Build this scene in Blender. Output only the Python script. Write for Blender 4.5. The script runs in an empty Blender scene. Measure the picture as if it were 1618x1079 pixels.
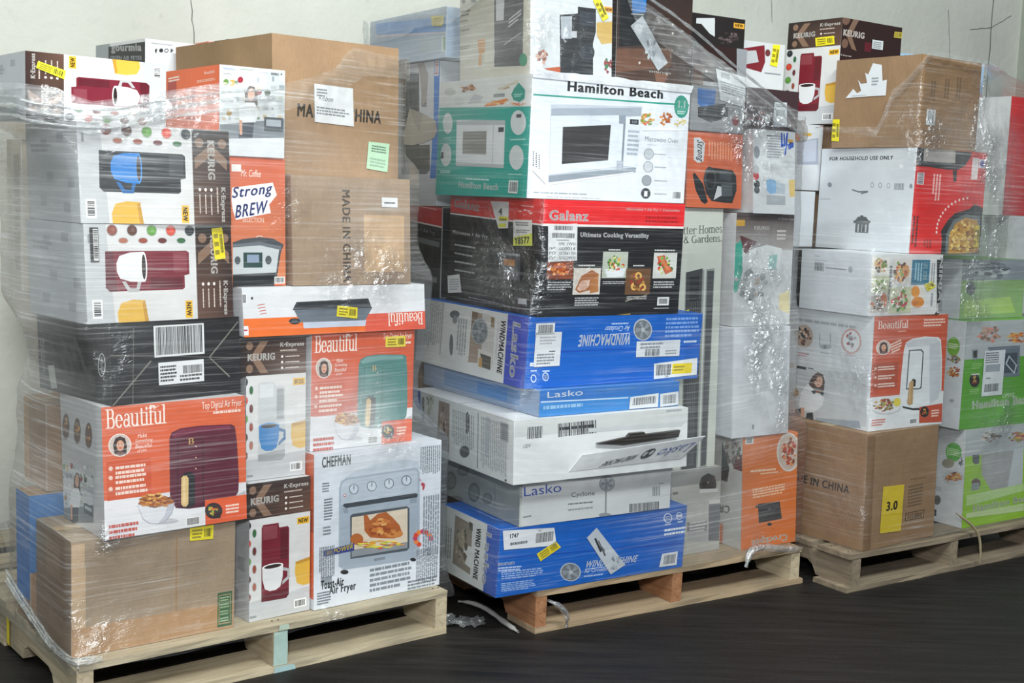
import bpy, bmesh, math, random
import numpy as np
from mathutils import Vector, Matrix, noise
from mathutils.geometry import tessellate_polygon
SC = bpy.context.scene
COL = SC.collection
rnd = random.Random(7)
# ------------------------------------------------------------------ camera
F_PX, PITCH, ROLL, CAM_H = 1990.8, math.radians(6.64), math.radians(-2.03), 1.201
def cam_basis():
    cp, sp = math.cos(PITCH), math.sin(PITCH)
    fwd = Vector((0, cp, -sp)); right = Vector((1, 0, 0)); down = fwd.cross(right)
    c, s = math.cos(ROLL), math.sin(ROLL)
    return c*right + s*down, -s*right + c*down, fwd
R_, D_, F_ = cam_basis()
cd = bpy.data.cameras.new('camera'); cam = bpy.data.objects.new('camera', cd); COL.objects.link(cam)
cd.sensor_width = 36; cd.sensor_fit = 'HORIZONTAL'; cd.lens = F_PX/1618*36
cam.matrix_world = Matrix(((R_.x, -D_.x, -F_.x, 0), (R_.y, -D_.y, -F_.y, 0), (R_.z, -D_.z, -F_.z, CAM_H), (0, 0, 0, 1)))
SC.camera = cam
# ------------------------------------------------------------------ world, lamps, exposure
SC.view_settings.view_transform = 'Standard'; SC.view_settings.look = 'None'
SC.view_settings.gamma = 1; SC.view_settings.use_curve_mapping = False
SC.view_settings.exposure = -0.30
w = bpy.data.worlds.new('world'); SC.world = w; w.use_nodes = True
wb = w.node_tree.nodes['Background']; wb.inputs[0].default_value = (0.80, 0.90, 1.0, 1); wb.inputs[1].default_value = 0.27
def area(name, loc, target, sx, sy, power, col=(1, 1, 1)):
    l = bpy.data.lights.new(name, 'AREA'); l.shape = 'RECTANGLE'; l.size = sx; l.size_y = sy; l.energy = power; l.color = col
    o = bpy.data.objects.new(name, l); COL.objects.link(o); o.location = loc
    o.rotation_euler = (Vector(target)-Vector(loc)).to_track_quat('-Z', 'Y').to_euler(); return o
area('camera_flash', (0.0, -0.15, 1.75), (0.1, 3.6, 0.9), 0.40, 0.30, 88, (0.97, 0.985, 1.0))
area('ceiling_lamp', (-1.2, 0.2, 4.4), (-0.5, 3.2, 0.6), 2.4, 0.5, 130, (0.94, 1, 0.97))
area('ceiling_lamp', (1.8, 0.8, 4.4), (0.9, 4.0, 0.6), 2.4, 0.5, 285, (0.94, 1, 0.97))
try:
    SC.cycles.use_denoising = True; SC.cycles.transparent_max_bounces = 16; SC.cycles.max_bounces = 6
    SC.cycles.sample_clamp_indirect = 6
except Exception: pass
# ------------------------------------------------------------------ colour and material helpers
def lin(c): return c/12.92 if c <= .04045 else ((c+.055)/1.055)**2.4
def hx(c):
    k = 1.0
    if isinstance(c, tuple): k = 1.45 if c[0] == 'hi' else .68; c = c[1]
    v = [lin(int(c[i:i+2], 16)/255) for i in (0, 2, 4)]
    if k > 1: v = [min(1, a*1.15+.035) for a in v]
    else: v = [a*(1 if k == 1 else .6) for a in v]
    return (v[0], v[1], v[2], 1)
def new_mat(name):
    m = bpy.data.materials.new(name); m.use_nodes = True; nt = m.node_tree; nt.nodes.clear()
    out = nt.nodes.new('ShaderNodeOutputMaterial'); return m, nt, nt.nodes.new, nt.links.new, out
def math_node(nt, op, a, b=None, clamp=False):
    n = nt.nodes.new('ShaderNodeMath'); n.operation = op; n.use_clamp = clamp
    for i, v in enumerate((a, b)):
        if v is None: continue
        if isinstance(v, (int, float)): n.inputs[i].default_value = v
        else: nt.links.new(v, n.inputs[i])
    return n.outputs[0]
def ramp(nt, src, p0, p1, c0=(0, 0, 0, 1), c1=(1, 1, 1, 1)):
    r = nt.nodes.new('ShaderNodeValToRGB'); e = r.color_ramp.elements
    e[0].position, e[1].position = p0, p1; e[0].color, e[1].color = c0, c1
    nt.links.new(src, r.inputs[0]); return r.outputs[0]
def noise_tex(nt, vec, scale, detail=4, rough=.55, dist=0):
    n = nt.nodes.new('ShaderNodeTexNoise'); n.inputs['Scale'].default_value = scale; n.inputs['Detail'].default_value = detail
    n.inputs['Roughness'].default_value = rough; n.inputs['Distortion'].default_value = dist
    if vec is not None: nt.links.new(vec, n.inputs['Vector'])
    return n.outputs[0]
def mapping(nt, src, scale=(1, 1, 1), rot=(0, 0, 0)):
    m = nt.nodes.new('ShaderNodeMapping'); m.inputs['Scale'].default_value = scale; m.inputs['Rotation'].default_value = rot
    nt.links.new(src, m.inputs[0]); return m.outputs[0]
def mixrgb(nt, mode, fac, a, b):
    n = nt.nodes.new('ShaderNodeMixRGB'); n.blend_type = mode
    for i, v in enumerate((fac, a, b)):
        if isinstance(v, (int, float)): n.inputs[i].default_value = v
        elif isinstance(v, tuple): n.inputs[i].default_value = v
        else: nt.links.new(v, n.inputs[i])
    return n.outputs[0]
def bump(nt, h, strength, dist=.01):
    b = nt.nodes.new('ShaderNodeBump'); b.inputs['Strength'].default_value = strength; b.inputs['Distance'].default_value = dist
    nt.links.new(h, b.inputs['Height']); return b.outputs[0]
def ink_material(name, rough, grain, kraft):
    m, nt, N, L, out = new_mat(name)
    at = N('ShaderNodeVertexColor'); at.layer_name = 'ink'
    tc = N('ShaderNodeTexCoord').outputs['Object']
    p = N('ShaderNodeBsdfPrincipled'); p.inputs['Roughness'].default_value = rough
    n1 = noise_tex(nt, tc, 9, 4)
    col = mixrgb(nt, 'MULTIPLY', grain, at.outputs[0], ramp(nt, n1, .3, .7, (.78, .78, .78, 1), (1.08, 1.07, 1.05, 1)))
    if kraft:
        fib = noise_tex(nt, mapping(nt, tc, (160, 160, 60)), 1, 3)
        col = mixrgb(nt, 'MULTIPLY', .5, col, ramp(nt, fib, .3, .7, (.90, .89, .88, 1), (1.05, 1.05, 1.05, 1)))
        hgt = math_node(nt, 'ADD', noise_tex(nt, tc, 5, 3), math_node(nt, 'MULTIPLY', fib, .12))
        L(bump(nt, hgt, .35, .02), p.inputs['Normal'])
    else:
        L(bump(nt, noise_tex(nt, tc, 6, 3), .3, .02), p.inputs['Normal'])
    L(col, p.inputs['Base Color']); L(p.outputs[0], out.inputs[0]); return m
MAT_PRINT = ink_material('printed_card', .42, .25, False)
MAT_KRAFT = ink_material('kraft_card', .75, .45, True)
MAT_LABEL = ink_material('label_paper', .5, .2, False)
MAT_TAPE = ink_material('packing_tape', .22, .2, False)
def wood_material(name, c0, c1, c2):
    m, nt, N, L, out = new_mat(name)
    tc = N('ShaderNodeTexCoord').outputs['Generated']; ob = N('ShaderNodeTexCoord').outputs['Object']
    p = N('ShaderNodeBsdfPrincipled'); p.inputs['Roughness'].default_value = .8
    oi = N('ShaderNodeObjectInfo').outputs['Random']
    g = noise_tex(nt, mapping(nt, ob, (2.2, 34, 34)), 1.4, 6, .6, .8)
    col = ramp(nt, g, .3, .72, hx(c0), hx(c1))
    st = noise_tex(nt, mapping(nt, ob, (3, 7, 7)), 1.2, 4)
    col = mixrgb(nt, 'MIX', math_node(nt, 'MULTIPLY', ramp(nt, st, .5, .72), .55), col, hx(c2))
    col = mixrgb(nt, 'MULTIPLY', .5, col, ramp(nt, oi, 0, 1, (.78, .76, .74, 1), (1.08, 1.05, 1, 1)))
    L(col, p.inputs['Base Color']); L(bump(nt, g, .5, .006), p.inputs['Normal']); L(p.outputs[0], out.inputs[0]); return m
WOOD = [wood_material('pale_pallet_wood', 'a2947a', 'c6baa0', '7a7362'), wood_material('tan_pallet_wood', '95816a', 'b39c7c', '726c5f'),
        wood_material('grey_pallet_wood', '6f6455', '948672', '5f574c')]
REDWOOD = wood_material('reddish_runner_wood', '8a5c3e', 'b0805a', '6f5a46')
def plain(name, c, rough=.6, metal=0):
    m, nt, N, L, out = new_mat(name); p = N('ShaderNodeBsdfPrincipled')
    tc = N('ShaderNodeTexCoord').outputs['Object']
    col = mixrgb(nt, 'MULTIPLY', .35, hx(c), ramp(nt, noise_tex(nt, tc, 14, 4), .3, .7, (.75, .75, .75, 1), (1.1, 1.1, 1.1, 1)))
    L(col, p.inputs['Base Color']); p.inputs['Roughness'].default_value = rough; p.inputs['Metallic'].default_value = metal
    L(p.outputs[0], out.inputs[0]); return m
def film_material(name, veil, streak, gloss, crumple):
    """Clear stretch film: mostly see-through, with fine drawn-out milky streaks, hazier where it lies in several layers, puckered where it is pulled together."""
    m, nt, N, L, out = new_mat(name)
    uv = N('ShaderNodeUVMap'); uv.uv_map = 'film'
    u = uv.outputs[0]
    def attr(n_):
        a_ = N('ShaderNodeAttribute'); a_.attribute_name = n_; return a_.outputs['Fac']
    haze, puck = attr('haze'), attr('pucker')
    s1 = noise_tex(nt, mapping(nt, u, (2.6, 150, 1), (0, 0, .05)), 1, 5, .65, .4)
    s2 = noise_tex(nt, mapping(nt, u, (1.5, 75, 1), (0, 0, -.10)), 1, 5, .65, .6)
    big = ramp(nt, noise_tex(nt, mapping(nt, u, (2.3, 4.4, 1)), 1, 3, .5), .44, .70)
    sm = math_node(nt, 'ADD', ramp(nt, s1, .52, .80), math_node(nt, 'MULTIPLY', ramp(nt, s2, .58, .80), .9))
    msk = math_node(nt, 'ADD', math_node(nt, 'MULTIPLY', big, .8), math_node(nt, 'ADD', math_node(nt, 'MULTIPLY', haze, .9), .11))
    fac = math_node(nt, 'ADD', math_node(nt, 'MULTIPLY', math_node(nt, 'MULTIPLY', sm, msk), streak), math_node(nt, 'ADD', math_node(nt, 'MULTIPLY', haze, .17), veil), True)
    tr = N('ShaderNodeBsdfTransparent'); tr.inputs[0].default_value = (.985, .988, .985, 1)
    df = N('ShaderNodeBsdfDiffuse'); df.inputs[0].default_value = (.86, .88, .88, 1)
    mx = N('ShaderNodeMixShader'); L(fac, mx.inputs[0]); L(tr.outputs[0], mx.inputs[1]); L(df.outputs[0], mx.inputs[2])
    c1 = noise_tex(nt, mapping(nt, u, (7, 60, 1), (0, 0, .1)), 1, 4, .6, 1.2)
    c2 = noise_tex(nt, mapping(nt, u, (26, 44, 1), (0, 0, .3)), 1, 3, .6, 1.2)
    pn = math_node(nt, 'MULTIPLY', puck, ramp(nt, noise_tex(nt, mapping(nt, u, (9, 9, 1), (0, 0, 1)), 1, 3), .38, .62))
    hgt = math_node(nt, 'ADD', math_node(nt, 'MULTIPLY', c1, .22), math_node(nt, 'MULTIPLY', math_node(nt, 'MULTIPLY', c2, pn), 1.5))
    nb = bump(nt, hgt, crumple, .014)
    gl = N('ShaderNodeBsdfGlossy'); gl.inputs['Roughness'].default_value = .24; gl.inputs[0].default_value = (.95, .97, 1, 1); L(nb, gl.inputs['Normal'])
    fr = N('ShaderNodeFresnel'); fr.inputs[0].default_value = 1.42; L(nb, fr.inputs['Normal'])
    gf = math_node(nt, 'MULTIPLY', math_node(nt, 'ADD', math_node(nt, 'MULTIPLY', fr.outputs[0], .38), math_node(nt, 'MULTIPLY', pn, .21)), gloss, True)
    m2 = N('ShaderNodeMixShader'); L(gf, m2.inputs[0]); L(mx.outputs[0], m2.inputs[1]); L(gl.outputs[0], m2.inputs[2])
    L(m2.outputs[0], out.inputs[0]); return m
FILM = film_material('stretch_film', .010, .40, 1.0, 1.0)
FILM_THICK = film_material('bunched_stretch_film', .05, .5, 1.3, 1.0)
# ------------------------------------------------------------------ object helpers
def link(o, parent=None):
    COL.objects.link(o)
    if parent is not None: o.parent = parent
    return o
def empty(name, loc, rz=0, label=None, cat=None, group=None):
    o = link(bpy.data.objects.new(name, None)); o.location = loc; o.rotation_euler = (0, 0, rz); o.empty_display_size = .05
    tag(o, label, cat, group); return o
def tag(o, label=None, cat=None, group=None, kind=None):
    for k, v in (('label', label), ('category', cat), ('group', group), ('kind', kind)):
        if v: o[k] = v
    return o
def mesh_obj(name, verts, faces, mat, parent=None, cols=None, smooth=False):
    me = bpy.data.meshes.new(name); me.from_pydata([tuple(v) for v in verts], [], faces); me.update()
    if cols is not None:
        ca = me.color_attributes.new('ink', 'FLOAT_COLOR', 'CORNER'); buf = []
        for p, c in zip(me.polygons, cols):
            if isinstance(c[0], (list, tuple)): [buf.extend(x) for x in c]
            else: buf.extend(c*p.loop_total)
        ca.data.foreach_set('color', buf)
    if mat: me.materials.append(mat)
    if smooth: me.polygons.foreach_set('use_smooth', [True]*len(me.polygons))
    return link(bpy.data.objects.new(name, me), parent)
def bm_obj(name, bm, mat, parent=None):
    me = bpy.data.meshes.new(name); bm.to_mesh(me); bm.free(); me.materials.append(mat)
    return link(bpy.data.objects.new(name, me), parent)
# ------------------------------------------------------------------ lettering
_text = {}
def arc(cx, cy, rx, ry, a0, a1, thick, thin, n=14):
    q = []
    for i in range(n):
        a, b = [math.radians(a0+(a1-a0)*k/n) for k in (i, i+1)]
        r = []
        for t in (a, b):
            wd = thin+(thick-thin)*abs(math.cos(t))
            r.append(((cx+(rx+wd/2)*math.cos(t), cy+(ry+wd/2)*math.sin(t)), (cx+(rx-wd/2)*math.cos(t), cy+(ry-wd/2)*math.sin(t))))
        q.append([r[0][0], r[1][0], r[1][1], r[0][1]])
    return q
def bar(x0, y0, x1, y1): return [[(x0, y0), (x1, y0), (x1, y1), (x0, y1)]]
def stem(x, y0, y1, w=.11, s=.09, top=True, bot=True):
    q = bar(x-w/2, y0, x+w/2, y1)
    if bot: q += bar(x-w/2-s, y0, x+w/2+s, y0+.035)
    if top: q += bar(x-w/2-s, y1-.035, x+w/2, y1)
    return q
def serif_glyph(c):
    T, t = .12, .035; X = .5
    if c == 'B': return stem(.13, 0, .72)+bar(.13, .685, .33, .72)+bar(.13, .36, .35, .395)+bar(.13, 0, .35, .035)+arc(.33, .54, .12, .162, -90, 90, T, t)+arc(.35, .197, .15, .18, -90, 90, T, t), .58
    if c == 'H': return stem(.13, 0, .72)+stem(.55, 0, .72)+bar(.13, .35, .55, .385)+bar(.5, .685, .69, .72)+bar(.1, .685, .27, .72), .7
    if c == 'G': return arc(.36, .36, .28, .345, 50, 320, T, t)+stem(.58, .05, .34, .11, .06)+bar(.46, .31, .68, .34), .72
    if c == 'e': return arc(.25, .25, .18, .235, 0, 325, T, t)+bar(.1, .25, .48, .28), .5
    if c == 'a': return arc(.2, .15, .13, .135, 40, 330, T*.9, t)+bar(.32, .03, .43, .38)+arc(.25, .36, .13, .125, 0, 160, T*.8, t)+bar(.4, 0, .5, .035), .5
    if c == 'u': return stem(.1, .14, .5, bot=False)+stem(.42, 0, .5, bot=False)+arc(.26, .16, .165, .14, 180, 350, T, t)+bar(.42, 0, .55, .035), .56
    if c == 't': return bar(.1, .09, .21, .66)+bar(.01, .465, .32, .5)+arc(.26, .12, .105, .105, 180, 320, T, t), .36
    if c == 'i': return stem(.12, 0, .5)+[[(.12+.07*math.cos(k*.785), .64+.07*math.sin(k*.785)) for k in range(8)]], .26
    if c == 'l': return stem(.12, 0, .74), .26
    if c == 'f': return stem(.13, 0, .56, top=False)+arc(.26, .58, .13, .145, 20, 180, T, t)+bar(.01, .465, .3, .5), .34
    if c == 'r': return stem(.12, 0, .5)+arc(.3, .34, .13, .14, 30, 170, .07, t)+[[(.4+.06*math.cos(k*.785), .42+.06*math.sin(k*.785)) for k in range(8)]], .44
    if c == 'o': return arc(.26, .25, .19, .235, 0, 360, T, t, 20), .52
    if c == 'm': return stem(.12, 0, .5)+stem(.42, 0, .36, top=False)+stem(.72, 0, .36, top=False)+arc(.27, .34, .15, .145, 0, 170, T, t)+arc(.57, .34, .15, .145, 0, 170, T, t), .84
    if c == 'n': return stem(.12, 0, .5)+stem(.42, 0, .36, top=False)+arc(.27, .34, .15, .145, 0, 170, T, t), .54
    if c == 'd': return arc(.22, .25, .16, .235, 30, 330, T, t)+stem(.4, 0, .74, bot=False)+bar(.4, 0, .52, .035), .54
    if c == 's': return arc(.2, .375, .12, .11, 20, 250, .09, .05)+arc(.2, .13, .13, .115, -160, 90, .09, .05), .42
    if c == '&': return arc(.28, .55, .13, .15, 0, 360, .08, t, 16)+arc(.26, .19, .2, .18, 60, 350, T, t)+[[(.17, .5), (.29, .5), (.66, 0), (.5, 0)]], .68
    if c == '.': return [[(.1+.07*math.cos(k*.785), .06+.07*math.sin(k*.785)) for k in range(8)]], .22
    return [], .28
def text_shape(s, style):
    """Vertices in the unit box of the lettering, and faces."""
    key = (s, style)
    if key in _text: return _text[key]
    if style == 'serif':
        V, Fc, x = [], [], 0
        for c in s:
            polys, adv = serif_glyph(c)
            for q in polys:
                b = len(V); V += [(px+x, py) for px, py in q]; Fc.append(tuple(range(b, b+len(q))))
            x += adv
    else:
        cu = bpy.data.curves.new('lettering', 'FONT'); cu.body = s; cu.fill_mode = 'FRONT'; cu.resolution_u = 3
        if 'b' in style: cu.space_character = 1.14
        if 'i' in style: cu.shear = .28
        ob = bpy.data.objects.new('lettering', cu); me = ob.to_mesh()
        V = [(v.co.x, v.co.y) for v in me.vertices]; Fc = [tuple(p.vertices) for p in me.polygons]
        if 'b' in style:      # heavier strokes: the same outline laid down a few times, slightly shifted
            b0, f0 = V, Fc; V, Fc = [], []
            for dx, dy in ((-.026, 0), (.026, 0), (0, .016), (0, -.016)) if 'i' in style else ((-.048, 0), (.048, 0), (-.016, 0), (.016, 0), (0, .026), (0, -.026), (.036, .02), (-.036, -.02), (.036, -.02), (-.036, .02)):
                o_ = len(V); V += [(x+dx, y+dy) for x, y in b0]; Fc += [tuple(o_+i for i in f) for f in f0]
        ob.to_mesh_clear(); bpy.data.objects.remove(ob); bpy.data.curves.remove(cu)
    if V:
        x0, x1 = min(v[0] for v in V), max(v[0] for v in V); y0, y1 = min(v[1] for v in V), max(v[1] for v in V)
        V = [((x-x0)/max(x1-x0, 1e-6), (y-y0)/max(y1-y0, 1e-6)) for x, y in V]
    _text[key] = (V, Fc); return V, Fc
# ------------------------------------------------------------------ prints: flat ink polygons laid on a box face
class Print:
    def __init__(s, pos, base):
        s.pos, s.base, s.V, s.F, s.C, s.lay, s.r = pos, base, [], [], [], [], random.Random(3)
        s.subs = []
    def layer(s, pts):
        x0, x1 = min(p[0] for p in pts), max(p[0] for p in pts); y0, y1 = min(p[1] for p in pts), max(p[1] for p in pts)
        l = 0
        for b in s.lay:
            if b[0] < x1 and b[1] > x0 and b[2] < y1 and b[3] > y0: l = max(l, b[4]+1)
        s.lay.append((x0, x1, y0, y1, l)); return s.base+l*.00012
    @staticmethod
    def clip(p):
        for ax in (0, 1):
            for lim, sg in ((0, 1), (1, -1)):
                q = []
                for i in range(len(p)):
                    a, b = p[i-1], p[i]; da, db = (a[ax]-lim)*sg, (b[ax]-lim)*sg
                    if da*db < 0: k = da/(da-db); q.append((a[0]+(b[0]-a[0])*k, a[1]+(b[1]-a[1])*k))
                    if db >= 0: q.append(b)
                p = q
                if len(p) < 3: return []
        return p
    def poly(s, pts, col, off):
        if not isinstance(col[0], tuple) and any(x < 0 or x > 1 or y < 0 or y > 1 for x, y in pts):
            pts = s.clip(list(pts))
            if len(pts) < 3: return
        b = len(s.V); s.V += [s.pos(x, y, off) for x, y in pts]
        if len(pts) <= 4 or s.convex(pts):
            s.F.append(tuple(range(b, b+len(pts)))); s.C.append(col)
        else:
            for t in tessellate_polygon([[Vector((x, y, 0)) for x, y in pts]]):
                s.F.append(tuple(b+i for i in t)); s.C.append(col if not isinstance(col[0], tuple) else col[0])
    @staticmethod
    def convex(p):
        sg = 0
        for i in range(len(p)):
            a, b, c = p[i], p[(i+1) % len(p)], p[(i+2) % len(p)]
            k = (b[0]-a[0])*(c[1]-b[1])-(b[1]-a[1])*(c[0]-b[0])
            if abs(k) < 1e-9: continue
            if sg and k*sg < 0: return False
            sg = k
        return True
    def run(s, ops):
        for o in ops:
            k = o[0]
            if k == 'P': s.poly(o[2], hx(o[1]), s.layer(o[2]))
            elif k == 'G': s.poly(o[2], tuple(hx(c) for c in o[1]), s.layer(o[2]))
            elif k == 'E':
                (cx, cy), (ax, ay), (bx, by) = o[2:5]
                pts = [(cx+ax*math.cos(t)+bx*math.sin(t), cy+ay*math.cos(t)+by*math.sin(t)) for t in [i*math.tau/22 for i in range(22)]]
                s.poly(pts, hx(o[1]), s.layer(pts))
            elif k == 'T':
                _, txt, c, st, p0, p1, p2 = o
                V, Fc = text_shape(txt, st)
                q = [p0, p1, p2, (p1[0]+p2[0]-p0[0], p1[1]+p2[1]-p0[1])]; off = s.layer(q); b = len(s.V)
                s.V += [s.pos(p0[0]+x*(p1[0]-p0[0])+y*(p2[0]-p0[0]), p0[1]+x*(p1[1]-p0[1])+y*(p2[1]-p0[1]), off+(.00001*(i % 3) if st == 'serif' else 0)) for i, (x, y) in enumerate(V)]
                c = hx(c)
                for f in Fc: s.F.append(tuple(b+i for i in f)); s.C.append(c)
            elif k in 'BL':
                _, c, n, p0, p1, p2 = o
                off = s.layer([p0, p1, p2, (p1[0]+p2[0]-p0[0], p1[1]+p2[1]-p0[1])]); c = hx(c)
                def q(x0, y0, x1, y1):
                    s.poly([(p0[0]+x*(p1[0]-p0[0])+y*(p2[0]-p0[0]), p0[1]+x*(p1[1]-p0[1])+y*(p2[1]-p0[1])) for x, y in ((x0, y0), (x1, y0), (x1, y1), (x0, y1))], c, off)
                if k == 'B':
                    ws = [s.r.choice((.5, .7, 1, 1.5)) for _ in range(n)]; gs = [s.r.choice((.4, .6, .9)) for _ in range(n)]
                    tot = sum(ws)+sum(gs); x = 0
                    for a, g in zip(ws, gs): q(x/tot, 0, (x+a)/tot, 1); x += a+g
                else:
                    for i in range(n):
                        y = 1-(i+.86)/n; x = 0; end = s.r.uniform(.72, 1) if i == n-1 and n > 1 else s.r.uniform(.9, 1)
                        while x < end-.02:
                            wd = s.r.uniform(.04, .16); e = min(end, x+wd); q(x, y, e, y+.55/n); x = e+.018
            elif k == 'C':
                _, cs, n, sz, (cx, cy), (ax, ay), (bx, by) = o
                off = s.layer([(cx-ax-bx, cy-ay-by), (cx+ax+bx, cy+ay+by)])
                for i in range(n):
                    a, r = s.r.uniform(0, math.tau), math.sqrt(s.r.random())*(1-sz*.6)
                    x, y = r*math.cos(a), r*math.sin(a); m = s.r.randint(5, 7); ph = s.r.random()*6; e = s.r.uniform(.5, 1)
                    rot = s.r.random()*3.1
                    pts = []
                    for j in range(m):
                        t = ph+j*math.tau/m; rr = sz*s.r.uniform(.55, 1)
                        u, v = rr*math.cos(t), rr*e*math.sin(t); u, v = u*math.cos(rot)-v*math.sin(rot), u*math.sin(rot)+v*math.cos(rot)
                        pts.append((cx+(x+u)*ax+(y+v)*bx, cy+(x+u)*ay+(y+v)*by))
                    s.poly(pts, hx(s.r.choice(cs)), off+i*.00001)
            elif k == 'S': s.subs.append(o)
    def make(s, name, mat, parent, label=None):
        if not s.F: return None
        o = mesh_obj(name, s.V, s.F, mat, parent, s.C)
        if label: o['label'] = label
        return o
# ------------------------------------------------------------------ cartons
BOXINFO = {}
def make_box(key, name, label, group, p, col, kind, tape, faces):
    x, y, z, yaw, w_, d, h, lx, ly = p
    u = Vector((math.cos(yaw), math.sin(yaw), 0)); v = Vector((-u.y, u.x, 0))
    base = Vector((x, y, z))+u*w_/2+v*d/2
    root = empty(name, base, yaw, label, 'box', group)
    hw, hd = w_/2, d/2
    def loc(a, b, t): return Vector((-hw+a*w_+lx*t, -hd+b*d+ly*t, h*t))
    bm = bmesh.new()
    vs = [bm.verts.new(loc(a, b, t)) for t in (0, 1) for a, b in ((0, 0), (1, 0), (1, 1), (0, 1))]
    for f in ((3, 2, 1, 0), (4, 5, 6, 7), (0, 1, 5, 4), (1, 2, 6, 5), (2, 3, 7, 6), (3, 0, 4, 7)): bm.faces.new([vs[i] for i in f])
    bmesh.ops.bevel(bm, geom=bm.edges[:], offset=.0028, segments=2, profile=.6, affect='EDGES')
    big = set(sorted(bm.faces, key=lambda f: -f.calc_area())[:6])
    cl = bm.loops.layers.float_color.new('ink'); c = hx(col); e = tuple(c[i]*.55+.30*(1 if kind == 'print' else .7) for i in range(3))+(1,)
    for f in bm.faces:
        for lp in f.loops: lp[cl] = c if f in big else e
    mat = MAT_KRAFT if kind == 'kraft' else MAT_PRINT
    body = bm_obj('carton_shell', bm, mat, root)
    def pos_front(s, t, off): q = loc(s, 0, 1-t); return (q.x, q.y-off, q.z)
    def pos_left(s, t, off): q = loc(0, 1-s, 1-t); return (q.x-off, q.y, q.z)
    info = dict(root=root, front=pos_front, left=pos_left, p=p); BOXINFO[key] = info
    for fn, ops in faces.items():
        pos = pos_front if fn == 'front' else pos_left
        pr = Print(pos, .0003); pr.r.seed(key+fn); pr.run(ops)
        pr.make('front_print' if fn == 'front' else 'side_print', mat, root)
        for _, sn, c, q, lab, sub in pr.subs:
            sp = Print(pos, .0024); sp.r.seed(key+sn); sp.run([('P', c, q)]); sp.run(sub); sp.make(sn, MAT_LABEL, root, lab)
    # closing flaps: a seam with tape along the top
    def top(a, b, off): q = loc(a, b, 1); return (q.x, q.y, q.z+off)
    sm = Print(top, .0004); sm.run([('P', ('lo', col), [(.004, .497), (.996, .497), (.996, .503), (.004, .503)])])
    if kind == 'kraft':
        tp = Print(top, .0009); tp.run([('P', 'c2a578', [(.0, .42), (1, .42), (1, .58), (0, .58)])]); tp.make('packing_tape', MAT_TAPE, root)
    sm.make('flap_seam', mat, root)
    return root
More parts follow.
